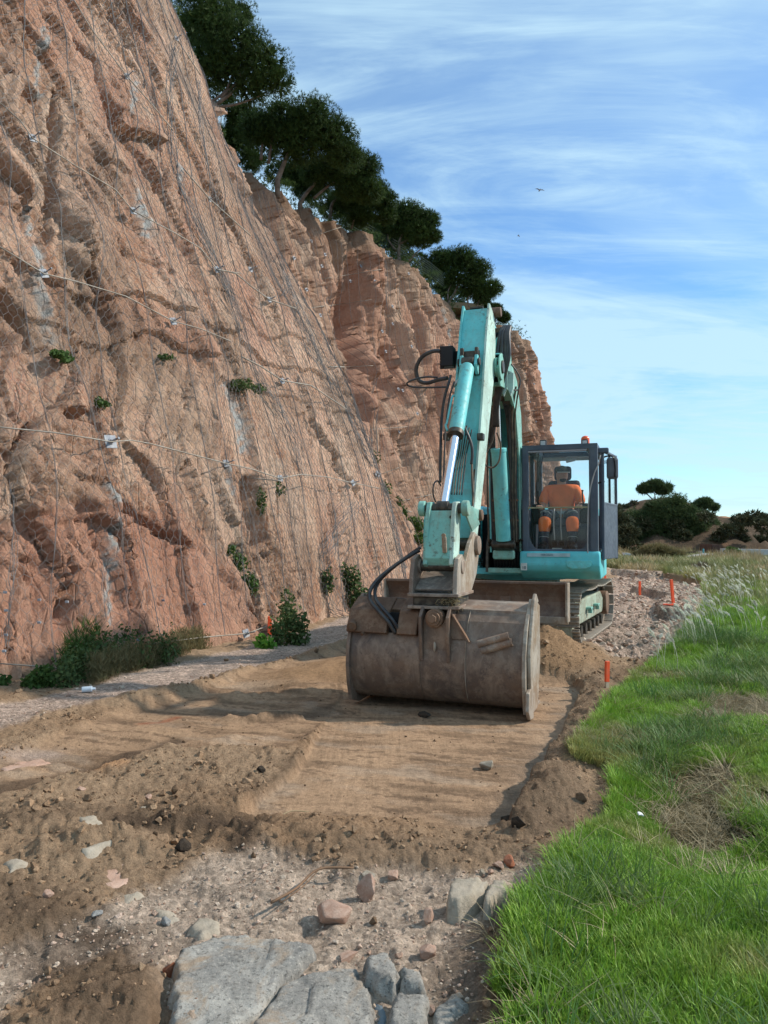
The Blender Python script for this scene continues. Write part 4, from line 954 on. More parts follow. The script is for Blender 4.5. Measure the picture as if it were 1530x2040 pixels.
for s_ in (-1, 1):
    b = MB(); b.cyl((B0-.01+s_*.255, *LT.yz), (B0-.01+s_*.185, *LT.yz), .078, n=22, bev=.012).bar((B0-.01+s_*.215, -5.12, 1.78), (B0-.01+s_*.205, -4.50, 1.74), .045, .11, bev=.012); b.build('guide_link', M_teal_worn, lk)
    b = MB(); b.cyl((B0+s_*.17, -4.50, 1.74), (B0+s_*.25, -4.50, 1.74), .06, n=20, bev=.01); b.build('guide_pin', M_rust, lk)
b = MB(); b.cyl((B0+.05, -5.37, 1.52), (B0+.05, -5.39, 1.52), .02); b.box((B0+.055, -5.37, 1.43), (.045, .03, .16), Euler((R(10), 0, 0)).to_matrix(), bev=.012); b.build('grab_hook', M_worn, lk)
b = MB()
for xx in (-.14, .09): b.cyl((B0+xx, -5.225, 1.70), (B0+xx, -5.252, 1.70), .016, n=12)
b.build('plate_bolt', M_dark, lk)
b = MB(); b.bar((B0+.22, -5.05, 1.78), (B0+.27, -4.95, 1.60), .02, .14, bev=.004); b.build('hose_guard', M_teal_worn, lk)
# coupler
cp = empty('coupler', (0, 0, 0)); cp.parent = stick
cpoly = [(-5.50, .96), (-5.48, 1.14), (-5.42, 1.30), (-5.26, 1.34), (-5.12, 1.26), (-4.92, 1.44), (-4.70, 1.56), (-4.52, 1.52), (-4.48, 1.36), (-4.62, 1.12), (-4.86, .96)]
for s_ in (-1, 1):
    b = MB(); b.prism(cpoly, B0-.03+s_*.215-.022, B0-.03+s_*.215+.022, bev=.008); b.build('coupler_plate', M_coup if s_ < 0 else M_worn, cp)
    b = MB(); b.cyl((B0-.03+s_*.22, -4.64, 1.42), (B0-.03+s_*.275, -4.64, 1.42), .10, n=24, bev=.012); b.build('pin_boss', M_coup, cp)
    b = MB(); b.cyl((B0-.03+s_*.17, -5.27, 1.22), (B0-.03+s_*.25, -5.27, 1.22), .07, n=24, bev=.01); b.build('pin_boss', M_coup, cp)
b = MB(); b.cyl((B0-.22, -4.64, 1.42), (B0+.18, -4.64, 1.42), .06); b.cyl((B0-.22, -5.27, 1.22), (B0+.16, -5.27, 1.22), .05); b.build('coupler_pin', M_pin, cp)
b = MB(); b.bar((B0-.02, -5.44, 1.0), (B0-.02, -5.06, 1.18), .40, .02, bev=.004); b.build('sloping_plate', M_coup, cp)
b = MB(); b.box((B0-.02, -5.20, .955), (.50, .66, .03), bev=.006); b.build('flange', M_coup, cp)
b = MB(); b.box((B0-.02, -5.20, .895), (.42, .56, .09), bev=.01); b.build('spacer', M_pin, cp)
b = MB(); b.box((B0-.02, -5.20, .84), (.50, .66, .03), bev=.006); b.build('flange', M_coup, cp)
b = MB()
for k in range(60):
    q = Vector((B0+.14+random.gauss(0, .06), -5.50+random.gauss(0, .02), .90+random.gauss(0, .02))); d = Vector((random.gauss(0, 1), random.gauss(0, .6), random.gauss(0, .8))).normalized()*random.uniform(.03, .09)
    b.tube([q, q+d*.5+Vector((0,0,.015)), q+d], .0022, 4)
b.build('caught_straw', simple('straw', (.30, .24, .13), .9), cp)
# ---------------- grading bucket, tilted a touch
bu = empty('bucket', (B0+.0, -5.1, .45), (0, R(.6), R(-1.5))); bu.parent = E
def bz(y, z): return (y+5.1, z-.45)
BW = .855
shell = [(-4.72, .80), (-4.86, .86), (-5.12, .86), (-5.34, .81), (-5.44, .72), (-5.45, .68), (-5.50, .58), (-5.535, .48), (-5.55, .38), (-5.55, .28), (-5.53, .18), (-5.50, .09), (-5.44, .0), (-5.36, -.06), (-5.2, -.10), (-4.9, -.11)]
inner = [(y+.03, z-.012) for y, z in shell[:4]] + [(y+.035, z) for y, z in shell[4:12]] + [(y+.03, z+.03) for y, z in shell[12:]]
b = MB(); b.prism([bz(*p) for p in shell+inner[::-1]], -BW, BW)
for f in b.bm.faces: f.smooth = len(f.verts) == 4
for e in b.bm.edges:
    e.smooth = not (len(e.link_faces) == 2 and e.calc_face_angle(0) > .5) and all(len(f.verts) == 4 for f in e.link_faces)
b.build('shell', M_bucket, bu)
sill = [(-4.72, .80), (-4.86, .868), (-5.12, .868), (-5.35, .815), (-5.35, .79)]
b = MB(); b.prism([bz(y, z+.006) for y, z in sill]+[bz(y, z-.02) for y, z in sill[::-1]], -.05, BW-.02); b.build('top_plate', M_coup, bu)
# worn end plates
ep = [(-4.80, .84), (-5.0, .90), (-5.20, .93), (-5.38, .80), (-5.50, .66), (-5.58, .45), (-5.59, .25), (-5.56, .08), (-5.50, -.09), (-5.30, -.145), (-4.9, -.14), (-4.76, .3)]
for s_ in (-1, 1):
    b = MB(); b.prism([bz(*p) for p in ep], s_*BW-.018, s_*BW+.018, bev=.006); b.build('end_plate', M_bucket if s_ < 0 else M_worn, bu)
b = MB(); b.prism([bz(y, z) for y, z in ((-5.08, .90), (-5.22, .985), (-5.30, .93), (-5.46, .66), (-5.54, .45), (-5.51, .14), (-5.46, .14), (-5.46, .45), (-5.38, .66), (-5.2, .88))], BW+.02, BW+.055, bev=.010); b.build('side_rib', M_worn, bu)
b = MB(); b.prism([bz(y, z) for y, z in ((-5.60, .12), (-5.62, -.04), (-5.52, -.13), (-5.34, -.15), (-5.40, .0), (-5.47, .16))], BW+.021, BW+.055, bev=.008); b.build('side_cutter', M_worn, bu)
b = MB(); b.box(Vector((0, *bz(-4.9, -.115))), (2*BW+.03, .28, .03), bev=.006); b.build('cutting_edge', M_worn, bu)
# pivot mount on the back
for x_ in (-.11, .155):
    b = MB(); b.prism([bz(*p) for p in ((-5.28, .84), (-5.52, .86), (-5.62, .76), (-5.61, .60), (-5.565, .34), (-5.5, .36), (-5.42, .74))], x_-.016, x_+.016, bev=.005); b.build('pivot_rib', M_bucket, bu)
b = MB(); b.box(Vector((.02, *bz(-5.53, .56))), (.26, .02, .36)); b.build('pivot_back_plate', M_bucket, bu)
b = MB(); c_ = bz(-5.60, .745); b.cyl((.02, c_[0]+.14, c_[1]), (.02, c_[0], c_[1]), .088, n=26, bev=.01).cyl((.02, c_[0], c_[1]), (.02, c_[0]-.025, c_[1]), .066, n=26, bev=.006).cyl((.02, c_[0]-.02, c_[1]), (.02, c_[0]-.055, c_[1]), .040, n=6, bev=.004); b.build('tilt_pin', M_rust, bu)
b = MB(); b.ball(Vector((.02, *bz(-5.565, .48))), .022, 10, (.7, .6, 2.2)); b.build('grease_point', M_worn, bu)
b = MB(); b.bar(Vector((.17, *bz(-5.53, .80))), Vector((.35, *bz(-5.55, .54))), .012, .05, up=(0, 1, 0)); b.build('gusset', M_rust, bu)
b = MB(); b.prism([(.17, bz(0, .78)[1]), (.34, bz(0, .56)[1]), (.17, bz(0, .56)[1])], bz(-5.53, 0)[0], bz(-5.52, 0)[0], axis='y'); b.build('gusset_web', M_bucket, bu)
# guard over the tilt cylinder
gp = [(-5.0, .875), (-5.26, .90), (-5.48, .79), (-5.58, .58), (-5.50, .56), (-5.30, .80)]
for x0_, x1_ in ((-.88, -.46), (-.36, -.16)):
    b = MB(); b.prism([bz(*p) for p in gp], x0_, x1_, bev=.012); b.build('cylinder_guard', M_rust, bu)
b = MB(); b.prism([bz(*p) for p in ((-5.0, .87), (-5.26, .89), (-5.42, .80), (-5.38, .72), (-5.2, .8))], -.47, -.35, bev=.006); b.build('guard_bridge', M_rust, bu)
b = MB(); b.box(Vector((-.41, *bz(-5.47, .66))), (.10, .06, .22)); b.build('guard_slot', M_dark, bu)
b = MB(); b.cyl(Vector((-.83, *bz(-5.53, .65))), Vector((-.80, *bz(-5.62, .63))), .048, n=20, bev=.008).cyl(Vector((-.83, *bz(-5.6, .634))), Vector((-.80, *bz(-5.63, .63))), .025, n=14); b.build('pivot_stub', M_rust, bu)
b = MB(); b.cyl(Vector((-.70, *bz(-5.56, .575))), Vector((-.70, *bz(-5.60, .56))), .016, n=10); b.build('guard_bolt', M_rust, bu)
for dz_, dx_ in ((0, 0), (-.055, .03)):
    b = MB(); a_ = Vector((.44+dx_*1.2, *bz(-5.585, .53+dz_))); c_ = Vector((.72+dx_, *bz(-5.565, .62+dz_)))
    ax = (c_-a_).normalized(); upv = Vector((0, -1, 0)); sd_ = ax.cross(upv).normalized(); rr = .036
    ro, ri = [], []
    for e_, arr in ((a_, ro), (c_, ro)): arr.append([b.bm.verts.new(e_ + (upv*math.sin(t_)+sd_*math.cos(t_))*rr) for t_ in [math.pi*k/10 for k in range(11)]])
    for e_, arr in ((a_, ri), (c_, ri)): arr.append([b.bm.verts.new(e_ + (upv*math.sin(t_)+sd_*math.cos(t_))*(rr-.007)) for t_ in [math.pi*k/10 for k in range(11)]])
    for k in range(10):
        b.bm.faces.new((ro[0][k], ro[0][k+1], ro[1][k+1], ro[1][k])); b.bm.faces.new((ri[0][k], ri[1][k], ri[1][k+1], ri[0][k+1]))
        for q in (0, 1): b.bm.faces.new((ro[q][k], ro[q][k+1], ri[q][k+1], ri[q][k]))
    b.build('half_pipe', M_coup, bu)
b = MB(); b.tube([Vector((.31, *bz(y-.006, z))) for y, z in shell[3:14]], .004, 5); b.build('weld_seam', M_worn, bu)
b = MB(); b.tube([Vector((-.13, *bz(y-.005, z))) for y, z in shell[5:14]], .004, 5); b.build('weld_seam', M_bucket, bu)
# ---------------- hoses
def hose(pts, r, name='hose', mat=None, sm=6, parent=None):
    b = MB(); b.tube([UL(x, y, d) for x, y, d in pts], r, 10, sm); return b.build(name, mat or M_hose, parent or stick)
hose([(836, 1096, -5.0), (815, 1108, -5.05), (785, 1128, -5.15), (755, 1152, -5.3), (738, 1175, -5.42), (737, 1195, -5.5), (752, 1215, -5.55), (772, 1237, -5.58), (788, 1262, -5.53)], .020, 'tilt_hose')
hose([(838, 1090, -5.0), (818, 1104, -5.02), (790, 1125, -5.1), (762, 1150, -5.2), (748, 1172, -5.34), (749, 1195, -5.46), (763, 1213, -5.53), (782, 1235, -5.56), (795, 1258, -5.52)], .018, 'tilt_hose')
hose([(884, 700, -3.80), (862, 700, -3.8), (840, 712, -3.78), (829, 735, -3.75), (834, 757, -3.72), (850, 763, -3.72), (872, 757, -3.74), (892, 753, -3.76)], .024, 'loop_hose')
hose([(872, 752, -3.8), (850, 751, -3.84), (828, 755, -3.88), (811, 763, -3.88), (818, 770, -3.84), (845, 772, -3.8), (892, 771, -3.76)], .011, 'loop_hose')
hose([(898, 748, -4.15), (893, 766, -4.2), (886, 790, -4.2), (880, 830, -4.2), (878, 880, -4.25), (877, 930, -4.3), (877, 960, -4.4)], .016, 'side_hose')
hose([(922, 845, -4.45), (930, 862, -4.5), (939, 885, -4.5), (941, 905, -4.5), (939, 925, -4.5)], .016, 'side_hose')
hose([(940, 925, -4.5), (941, 960, -4.55), (943, 990, -4.6), (940, 1020, -4.7), (938, 1045, -4.75)], .012, 'side_hose', M_hose_dirty)
hose([(868, 1000, -4.95), (863, 985, -5.0), (864, 965, -5.0), (872, 958, -4.95), (878, 968, -4.9)], .008, 'side_hose')
for k, dx_ in enumerate((-4, 0, 5, 10, 15, 20, 25)):
    hose([(1008+dx_*.35, 652, -2.9), (996+dx_*.6, 672, -3.0), (991+dx_*.9, 700, -3.05), (990+dx_*.8, 730, -3.1), (989+dx_*.3, 757-dx_*.5, -3.12), (977, 757-dx_*.2, -3.3), (966, 742, -3.6), (957, 727, -3.75)] if k in (1, 3) else
         [(1006+dx_*.4, 650, -2.9), (998+dx_*.6, 668, -3.0), (994+dx_*.8, 710, -3.05), (992+dx_*.4, 760, -3.0), (986+dx_*.2, 810, -2.9), (984+dx_*.3, 850, -2.8)], .024, 'crossover_hose', M_hose)
hose([(1008, 650, -2.8), (1014, 662, -2.9), (1014, 690, -2.95), (1012, 718, -2.98), (1004, 745, -3.0), (990, 762, -3.05), (975, 755, -3.3), (966, 738, -3.6), (954, 724, -3.8)], .020, 'crossover_hose', simple('hose_bluegrey', (.05, .06, .09), .4, 0, .5, .3, 9))
hose([(1007, 742, -2.5), (1014, 760, -2.5), (1026, 778, -2.45), (1034, 772, -2.4), (1036, 755, -2.4), (1028, 738, -2.45), (1018, 725, -2.5)], .010, 'crossover_hose')
hose([(984, 830, -2.6), (986, 850, -2.6), (980, 880, -2.6), (965, 905, -2.65), (950, 915, -2.9), (944, 925, -3.4)], .012, 'crossover_hose', M_hose_dirty)
hose([(990, 862, -2.5), (997, 885, -2.5), (995, 915, -2.5), (985, 930, -2.5), (972, 930, -2.55), (960, 918, -2.7)], .012, 'crossover_hose', M_hose_dirty)
hose([(972, 715, -3.1), (975, 700, -3.0), (980, 680, -2.95), (990, 665, -2.9), (1000, 655, -2.85)], .03, 'crossover_hose', M_black)
for k in range(5):
    hose([(920+k*5, 840+k*4, -4.25), (914+k*4, 900, -4.35), (905+k*5, 940, -4.6), (900+k*5, 985, -4.9)], .007, 'thin_pipe', M_hose_dirty if k % 2 else M_black)
for a_, c_, d_ in ((978, 972, .013), (983, 979, .010), (1020, 1022, .014), (1026, 1027, .011), (1015, 1017, .010)):
    hose([(a_+8, 770, -2.35), (a_, 830, -2.2), (c_, 900, -2.05), (c_-1, 980, -1.95), (c_+1, 1040, -1.88), (c_+2, 1080, -1.82)], d_, 'boom_hose', M_hose if a_ % 2 else M_hose_dirty)
hose([(905, 760, -4.2), (896, 790, -4.25), (890, 830, -4.3), (886, 890, -4.4), (884, 940, -4.5), (882, 985, -4.8)], .010, 'side_hose')
hose([(960, 770, -3.9), (957, 820, -4.0), (950, 880, -4.1), (946, 930, -4.3), (942, 980, -4.5)], .012, 'side_hose', M_hose_dirty)
p = UL(1003, 660, -2.85); b = MB(); b.box(p, (.20, .16, .06), bev=.01); b.build('hose_clip', M_rust, stick)
b = MB(); b.box((B0-.20, -4.28, 2.62), (.06, .1, .08), bev=.01).box((B0+.19, -4.30, 2.60), (.07, .1, .08), bev=.01); b.build('pipe_bracket', M_pin, stick)
# ================================================================ DRIVER
def skin(name, nodes, edges, mat, parent, sub=2, root=0):
    me = bpy.data.meshes.new(name); me.from_pydata([n[:3] for n in nodes], edges, []); 
    o = bpy.data.objects.new(name, me); COL.objects.link(o); o.parent = parent
    m = o.modifiers.new('skin', 'SKIN'); m.use_smooth_shade = True
    if not me.skin_vertices: bpy.context.view_layer.objects.active = o
    for v, n in zip(me.skin_vertices[0].data, nodes):
        r = n[3]; v.radius = r if hasattr(r, '__len__') else (r, r)
    me.skin_vertices[0].data[root].use_root = True
    s = o.modifiers.new('sub', 'SUBSURF'); s.levels = s.render_levels = sub
    me.materials.append(mat); return o
M_skin = simple('skin', (.52, .30, .21), .6, 0, .3, .12, 6)
def cloth(name, col, rough=.85):
    m, nt, b = mat_new(name, rough, 0, .2); t = NT(nt); o = t.obj()
    n = t.noise(t.mapping(o, (1, 1, .6)), 9, 4, .6, .6)
    t.l(t.mix(t.ramp(n, [(.35, 0.), (.65, 1.)]), tuple(c*.82 for c in col), col), b.inputs['Base Color'])
    t.l(t.bump(n, .7, .03), b.inputs['Normal']); return m
M_orange = cloth('hi_vis_orange', (1.0, .235, .065)); M_navycloth = cloth('navy_cloth', (.025, .035, .06)); M_reflect = cloth('reflective_grey', (.32, .36, .37), .5)
pw = EW @ Vector((sx0, -.82, 1.74))
per = empty('person', pw, (0, 0, R(-YAW)))
tag(per, 'person in orange high-visibility T-shirt and cap, seated at the cab controls', 'person')
# own axes: x viewer's right, -y forward, z up from the seat
fy = -.02
N = [(0, .04, .06, (.17, .13)), (0, .02, .25, (.17, .125)), (0, .0, .44, (.19, .12)), (0, -.01, .53, (.09, .08)), (0, -.03, .58, (.062, .062)), (0, -.04, .63, (.074, .08)), (.01, -.045, .71, (.082, .096)), (.01, -.04, .79, (.05, .06)),
     (-.20, .0, .48, .068), (-.27, -.06, .27, .048), (-.28, -.28, .20, .036), (-.28, -.36, .22, (.035, .022)),
     (.20, .0, .48, .068), (.28, -.06, .27, .048), (.29, -.28, .20, .036), (.29, -.36, .22, (.035, .022)),
     (-.11, -.05, .06, .09), (-.19, -.42, .10, .068), (-.20, -.55, -.28, .052), (-.19, -.60, -.36, .045), (-.20, -.74, -.39, .035),
     (.11, -.05, .06, .09), (.19, -.42, .10, .068), (.20, -.55, -.28, .052), (.20, -.60, -.36, .045), (.22, -.74, -.39, .035)]
ED = [(0,1),(1,2),(2,3),(3,4),(4,5),(5,6),(6,7),(2,8),(8,9),(9,10),(10,11),(2,12),(12,13),(13,14),(14,15),(0,16),(16,17),(17,18),(18,19),(19,20),(0,21),(21,22),(22,23),(23,24),(24,25)]
body = skin('body', N, ED, M_skin, per)
for s_ in (-1, 1):
    hx, hy, hz = s_*.285, -.38, .225
    for k in range(4):
        a = (k-1.5)*.020; ln = (.032, .038, .036, .028)[k]
        skin('finger', [(hx+a, hy+.02, hz, .0095), (hx+a, hy-.028, hz+.012, .0088), (hx+a*1.05, hy-.028-ln*.6, hz-.008, .008), (hx+a*1.05, hy-.02-ln*.5, hz-.034, .007)], [(0,1),(1,2),(2,3)], M_skin, per, 1)
    skin('thumb', [(hx-s_*.028, hy+.03, hz-.004, .011), (hx-s_*.048, hy+.0, hz-.008, .010), (hx-s_*.04, hy-.03, hz-.022, .0085)], [(0,1),(1,2)], M_skin, per, 1)
shirt = skin('shirt', [(0, .03, .13, (.20, .155)), (0, .02, .28, (.20, .15)), (0, .0, .43, (.205, .14)), (0, -.02, .555, (.088, .085)), (-.21, .0, .475, .092), (-.26, -.04, .36, .085), (-.275, -.07, .25, .08), (.21, .0, .475, .092), (.265, -.04, .36, .085), (.285, -.07, .25, .08)],
     [(0,1),(1,2),(2,3),(2,4),(4,5),(5,6),(2,7),(7,8),(8,9)], M_orange, per)
skin('sleeve_cuff', [(-.278, -.10, .245, .066), (-.285, -.20, .215, .060)], [(0,1)], M_orange, per)
skin('sleeve_cuff', [(.288, -.10, .245, .066), (.293, -.20, .215, .060)], [(0,1)], M_orange, per)
skin('reflective_band', [(-.262, -.042, .345, .094), (-.268, -.055, .305, .092)], [(0,1)], M_reflect, per, 1)
skin('reflective_band', [(.268, -.042, .345, .094), (.275, -.055, .305, .092)], [(0,1)], M_reflect, per, 1)
b = MB(); b.cyl((0, .025, .115), (0, .025, .165), 1.0, n=28); 
for v in b.bm.verts: v.co.x *= .222; v.co.y = .025+(v.co.y-.025)*.172
b.build('reflective_band', M_reflect, per)
for s_ in (-1, 1):
    skin('trouser_leg', [(s_*.10, .0, .06, .125), (s_*.15, -.22, .09, .105), (s_*.19, -.43, .10, .095), (s_*.195, -.49, -.08, .082), (s_*.20, -.545, -.26, .072), (s_*.20, -.575, -.34, .07)], [(0,1),(1,2),(2,3),(3,4),(4,5)], M_navycloth, per)
    skin('orange_panel', [(s_*.19, -.46, .085, .104), (s_*.195, -.49, -.05, .098), (s_*.199, -.53, -.20, .088)], [(0,1),(1,2)], M_orange, per)
    skin('reflective_band', [(s_*.185, -.42, .115, .102), (s_*.19, -.44, .095, .103)], [(0,1)], M_reflect, per, 1)
    skin('reflective_band', [(s_*.199, -.535, -.215, .092), (s_*.20, -.545, -.25, .090)], [(0,1)], M_reflect, per, 1)
    skin('boot', [(s_*.20, -.575, -.29, .076), (s_*.20, -.60, -.375, .078), (s_*.205, -.69, -.39, .068), (s_*.21, -.80, -.395, .058)], [(0,1),(1,2),(2,3)], M_black, per, 1)
# face, turned a little to his left (viewer's right)
hd = empty('head', (.01, -.045, .70), (R(4), 0, R(22))); hd.parent = per
b = MB(); b.ball((0, -.0, .0), .108, 20, (.80, .95, 1.12)); b.build('face', M_skin, hd)
b = MB(); b.ball((0, -.098, -.005), .017, 10, (.75, 1.1, 1.5)); b.build('nose', M_skin, hd)
for s_ in (-1, 1):
    b = MB(); b.ball((s_*.031, -.083, .018), .0095, 8); b.build('eye', M_ink, hd)
    b = MB(); b.ball((s_*.080, .0, .0), .022, 8, (.35, .8, 1.3)); b.build('ear', M_skin, hd)
b = MB(); b.ball((0, -.052, -.062), .052, 12, (1.05, .8, .85)); b.build('beard', simple('beard_dark', (.05, .04, .035), .9), hd)
b = MB(); b.box((0, -.092, -.048), (.045, .012, .007), bev=.002); b.build('mouth', simple('lip', (.30, .12, .10), .6), hd)
b = MB(); b.ball((0, .008, .035), .112, 18, (.86, 1.0, .98))
bmesh.ops.bisect_plane(b.bm, geom=b.bm.verts[:]+b.bm.edges[:]+b.bm.faces[:], plane_co=(0, 0, .035), plane_no=(0, .1, 1), clear_inner=True)
b.build('cap', simple('cap_khaki', (.10, .09, .055), .9, col2=(.03, .03, .025), scale=20), hd)
b = MB(); b.prism([(-.09, -.05), (-.085, -.12), (-.05, -.175), (.05, -.175), (.085, -.12), (.09, -.05)], .036, .050, axis='z', bev=.002)
b.build('cap_peak', simple('peak_grey', (.68, .66, .58), .8), hd)
# ================================================================ ROCKFALL NETTING on the near face
Dn = D.copy()
for k in (2, 4):
    Dn = np.maximum.reduce([Dn, np.roll(Dn, k, 0), np.roll(Dn, -k, 0), np.roll(Dn, k, 1), np.roll(Dn, -k, 1)])
def blur(a, n, ax):
    c_ = np.cumsum(np.concatenate([np.repeat(np.take(a, [0], ax), n, ax), a, np.repeat(np.take(a, [-1], ax), n, ax)], ax), ax)
    m = a.shape[ax]; hi = np.take(c_, np.arange(2*n, 2*n+m), ax); lo_ = np.take(c_, np.arange(0, m), ax); return (hi-lo_)/(2*n)
for _i in range(2): Dn = blur(blur(Dn, 6, 0), 6, 1)
Dn = np.maximum(Dn+.02, D*.0+Dn+.02)
NP_ = np.stack([X, Y, Z], -1) + Nh*Dn[..., None]
def net_at(s, h, off=0.0):
    ci = np.clip(np.interp(s, SCOL, np.arange(len(SCOL))), 0, NP_.shape[1]-1.001); ri = np.clip(np.interp(h/18.0, tcol, np.arange(NROW)), 0, NROW-1.001)
    c0 = ci.astype(int); r0 = ri.astype(int); fc = (ci-c0)[:, None]; fr = (ri-r0)[:, None]
    q = lambda A: (A[r0, c0]*(1-fc)+A[r0, c0+1]*fc)*(1-fr) + (A[r0+1, c0]*(1-fc)+A[r0+1, c0+1]*fc)*fr
    return q(NP_) + q(Nh)*off
def proj(p):
    ry_ = p[:, 1]*_cp + (p[:, 2]-1.6)*_sp; rz_ = -p[:, 1]*_sp + (p[:, 2]-1.6)*_cp; ry_ = np.maximum(ry_, .1)
    return 765 + 1530*p[:, 0]/ry_, 1020 - 1530*rz_/ry_
def wires(name, a, b, r, mat, parent):
    t = b-a; t /= np.linalg.norm(t, axis=1, keepdims=True)+1e-9
    x = np.cross(t, np.array([.7, -.7, .12])); x /= np.linalg.norm(x, axis=1, keepdims=True)+1e-9; y = np.cross(t, x)
    r = np.asarray(r).reshape(-1, 1) if np.ndim(r) else r
    V = []
    for e in (a, b):
        for k in range(3):
            an = 2*math.pi*k/3; V.append(e + (x*math.cos(an)+y*math.sin(an))*r)
    V = np.stack(V, 1); n = len(a); base = np.arange(n)[:, None]*6
    F = np.concatenate([base+np.array([[k, (k+1) % 3, 3+(k+1) % 3, 3+k]]) for k in range(3)], 0)
    return mesh_np(name, V.reshape(-1, 3), F, mat, parent)
M_wire = simple('galvanised_wire', (.25, .245, .24), .7, .0, .3, .3, 3, col2=(.12, .12, .125))
M_rope = simple('steel_rope', (.36, .34, .30), .6, .3, .4, .3, 8, col2=(.24, .21, .17))
M_galv = simple('galvanised_plate', (.42, .44, .47), .75, .0, .3, .3, 9, col2=(.20, .215, .25))
net = empty('rockfall_netting', (-4.2, 8.3, 0)); tag(net, 'grey hexagonal wire netting over the near rock face, with steel ropes and anchor plates', 'netting')
def under(o): o.matrix_parent_inverse = Matrix.Translation((4.2, -8.3, 0)); return o
S0 = float(np.interp(2.55, qcol, SCOL)); S1 = float(np.interp(6.25, qcol, SCOL))
w_, p_ = .15, .135
nx = int((S1-S0)/w_); ny = int(18.0/p_)
I, J = np.meshgrid(np.arange(nx), np.arange(ny)); I = I.ravel(); J = J.ravel()
rng = np.random.RandomState(3)
def node(i, j, k):     # hexagons: lower node k=0, upper node k=1 of the twisted wire (i,j)
    s = S0 + (i + .5*(j % 2))*w_; h = .30 + j*p_ + (.035 if k else -.030)
    jit = _h(np.asarray(i), np.asarray(j), 5+k)-.5; jit2 = _h(np.asarray(i), np.asarray(j), 9+k)-.5
    wv = .16*perlin(h*.35+np.floor(s/2)*7.3, s*.4, 301) + .05*perlin(h*1.3, s*1.1, 303)
    return s + wv + jit*.03, h + jit2*.02 + .03*perlin(s*1.2, h*.8, 307)
A, B = [], []
for (di0, dj, k0, k1, kind) in ((0, 0, 0, 1, 'v'), (0, 1, 1, 0, 'l'), (1, 1, 1, 0, 'r')):
    i2 = I.copy(); j2 = J+dj
    if kind == 'l': i2 = I - 1 + (J % 2)
    if kind == 'r': i2 = I + (J % 2)
    a = net_at(*node(I, J, k0)); b_ = net_at(*node(i2, j2, k1)); A.append(a); B.append(b_)
A = np.concatenate(A); B = np.concatenate(B)
px_, py_ = proj((A+B)/2); ln = np.linalg.norm(A-B, axis=1)
keep = (px_ > -130) & (px_ < 900) & (py_ > -90) & (ln < .5) & (A[:, 2] < 17.6)
A, B = A[keep], B[keep]; dd = np.linalg.norm((A+B)/2, axis=1)
o = under(wires('wire_mesh', A, B, np.clip(.00023*dd, .0024, .0048), M_wire, net)); o['kind'] = 'stuff'; print('net edges', len(A))
# seams: doubled wires that run down the face
def polyline_wires(paths, r):
    a = np.concatenate([p[:-1] for p in paths]); b_ = np.concatenate([p[1:] for p in paths]); return a, b_
s = S0+.3; k = 0
while s < S1-.6:
    h = np.arange(.15, 17.5, .22); ph = s*3.1
    ss = s + .16*perlin(h*.35+np.floor(s/2)*7.3, s*.4+0*h, 301) + .10*perlin(h*.25+ph, h*0+3, 311) + .03*perlin(h*1.5, h*0+s, 313)
    pts = net_at(ss, h, .02); px_, py_ = proj(pts); m = (px_ > -130) & (py_ > -120)
    if m.sum() > 3:
        q = pts[m]; parts_ = [q, q + np.array([.012, .0, .0]) + .006*np.random.randn(*q.shape)]
        a, b_ = polyline_wires(parts_, 0); dl = np.linalg.norm(a, axis=1)
        under(wires('seam_wire', a, b_, np.clip(.00032*dl, .003, .007), M_wire, net))
    s += random.uniform(.6, .95); k += 1
# strands that hang down the far wall
S2 = float(np.interp(13.4, qcol, SCOL)); paths = []; s = S1+.4
while s < S2:
    h = np.arange(.5, 16.6, .4); q = net_at(s + .25*perlin(h*.25+s, h*0+s*.3, 331) + .05*perlin(h*1.3, h*0+s, 333), h, .04); px_, py_ = proj(q)
    if (px_ > 380).any(): paths.append(q)
    s += random.uniform(.35, .6)
a, b_ = polyline_wires(paths, 0); o = under(wires('seam_wire', a, b_, .011, M_wire, net)); o['kind'] = 'stuff'
def depth_line(px_pts, step=14, off=.12, sm=3):
    P_ = []; 
    for (ax, ay), (bx_, by_) in zip(px_pts[:-1], px_pts[1:]):
        n = max(1, int(math.hypot(bx_-ax, by_-ay)/step))
        for i in range(n): P_.append((ax+(bx_-ax)*i/n, ay+(by_-ay)*i/n))
    P_.append(px_pts[-1]); Ys = []
    last = None
    for x, y in P_:
        h_ = hit_cliff(x, y); v = h_[0].y if h_ and h_[0].y < 45 else last; Ys.append(v); last = v
    f = next(v for v in Ys if v is not None); Ys = [f if v is None else v for v in Ys]
    Ys = np.array(Ys)
    lo_ = np.array([Ys[max(0, i-sm):i+sm+1].min() for i in range(len(Ys))]); av = np.array([lo_[max(0, i-sm):i+sm+1].mean() for i in range(len(Ys))])
    return [P(x, y, v-off) for (x, y), v in zip(P_, av)]
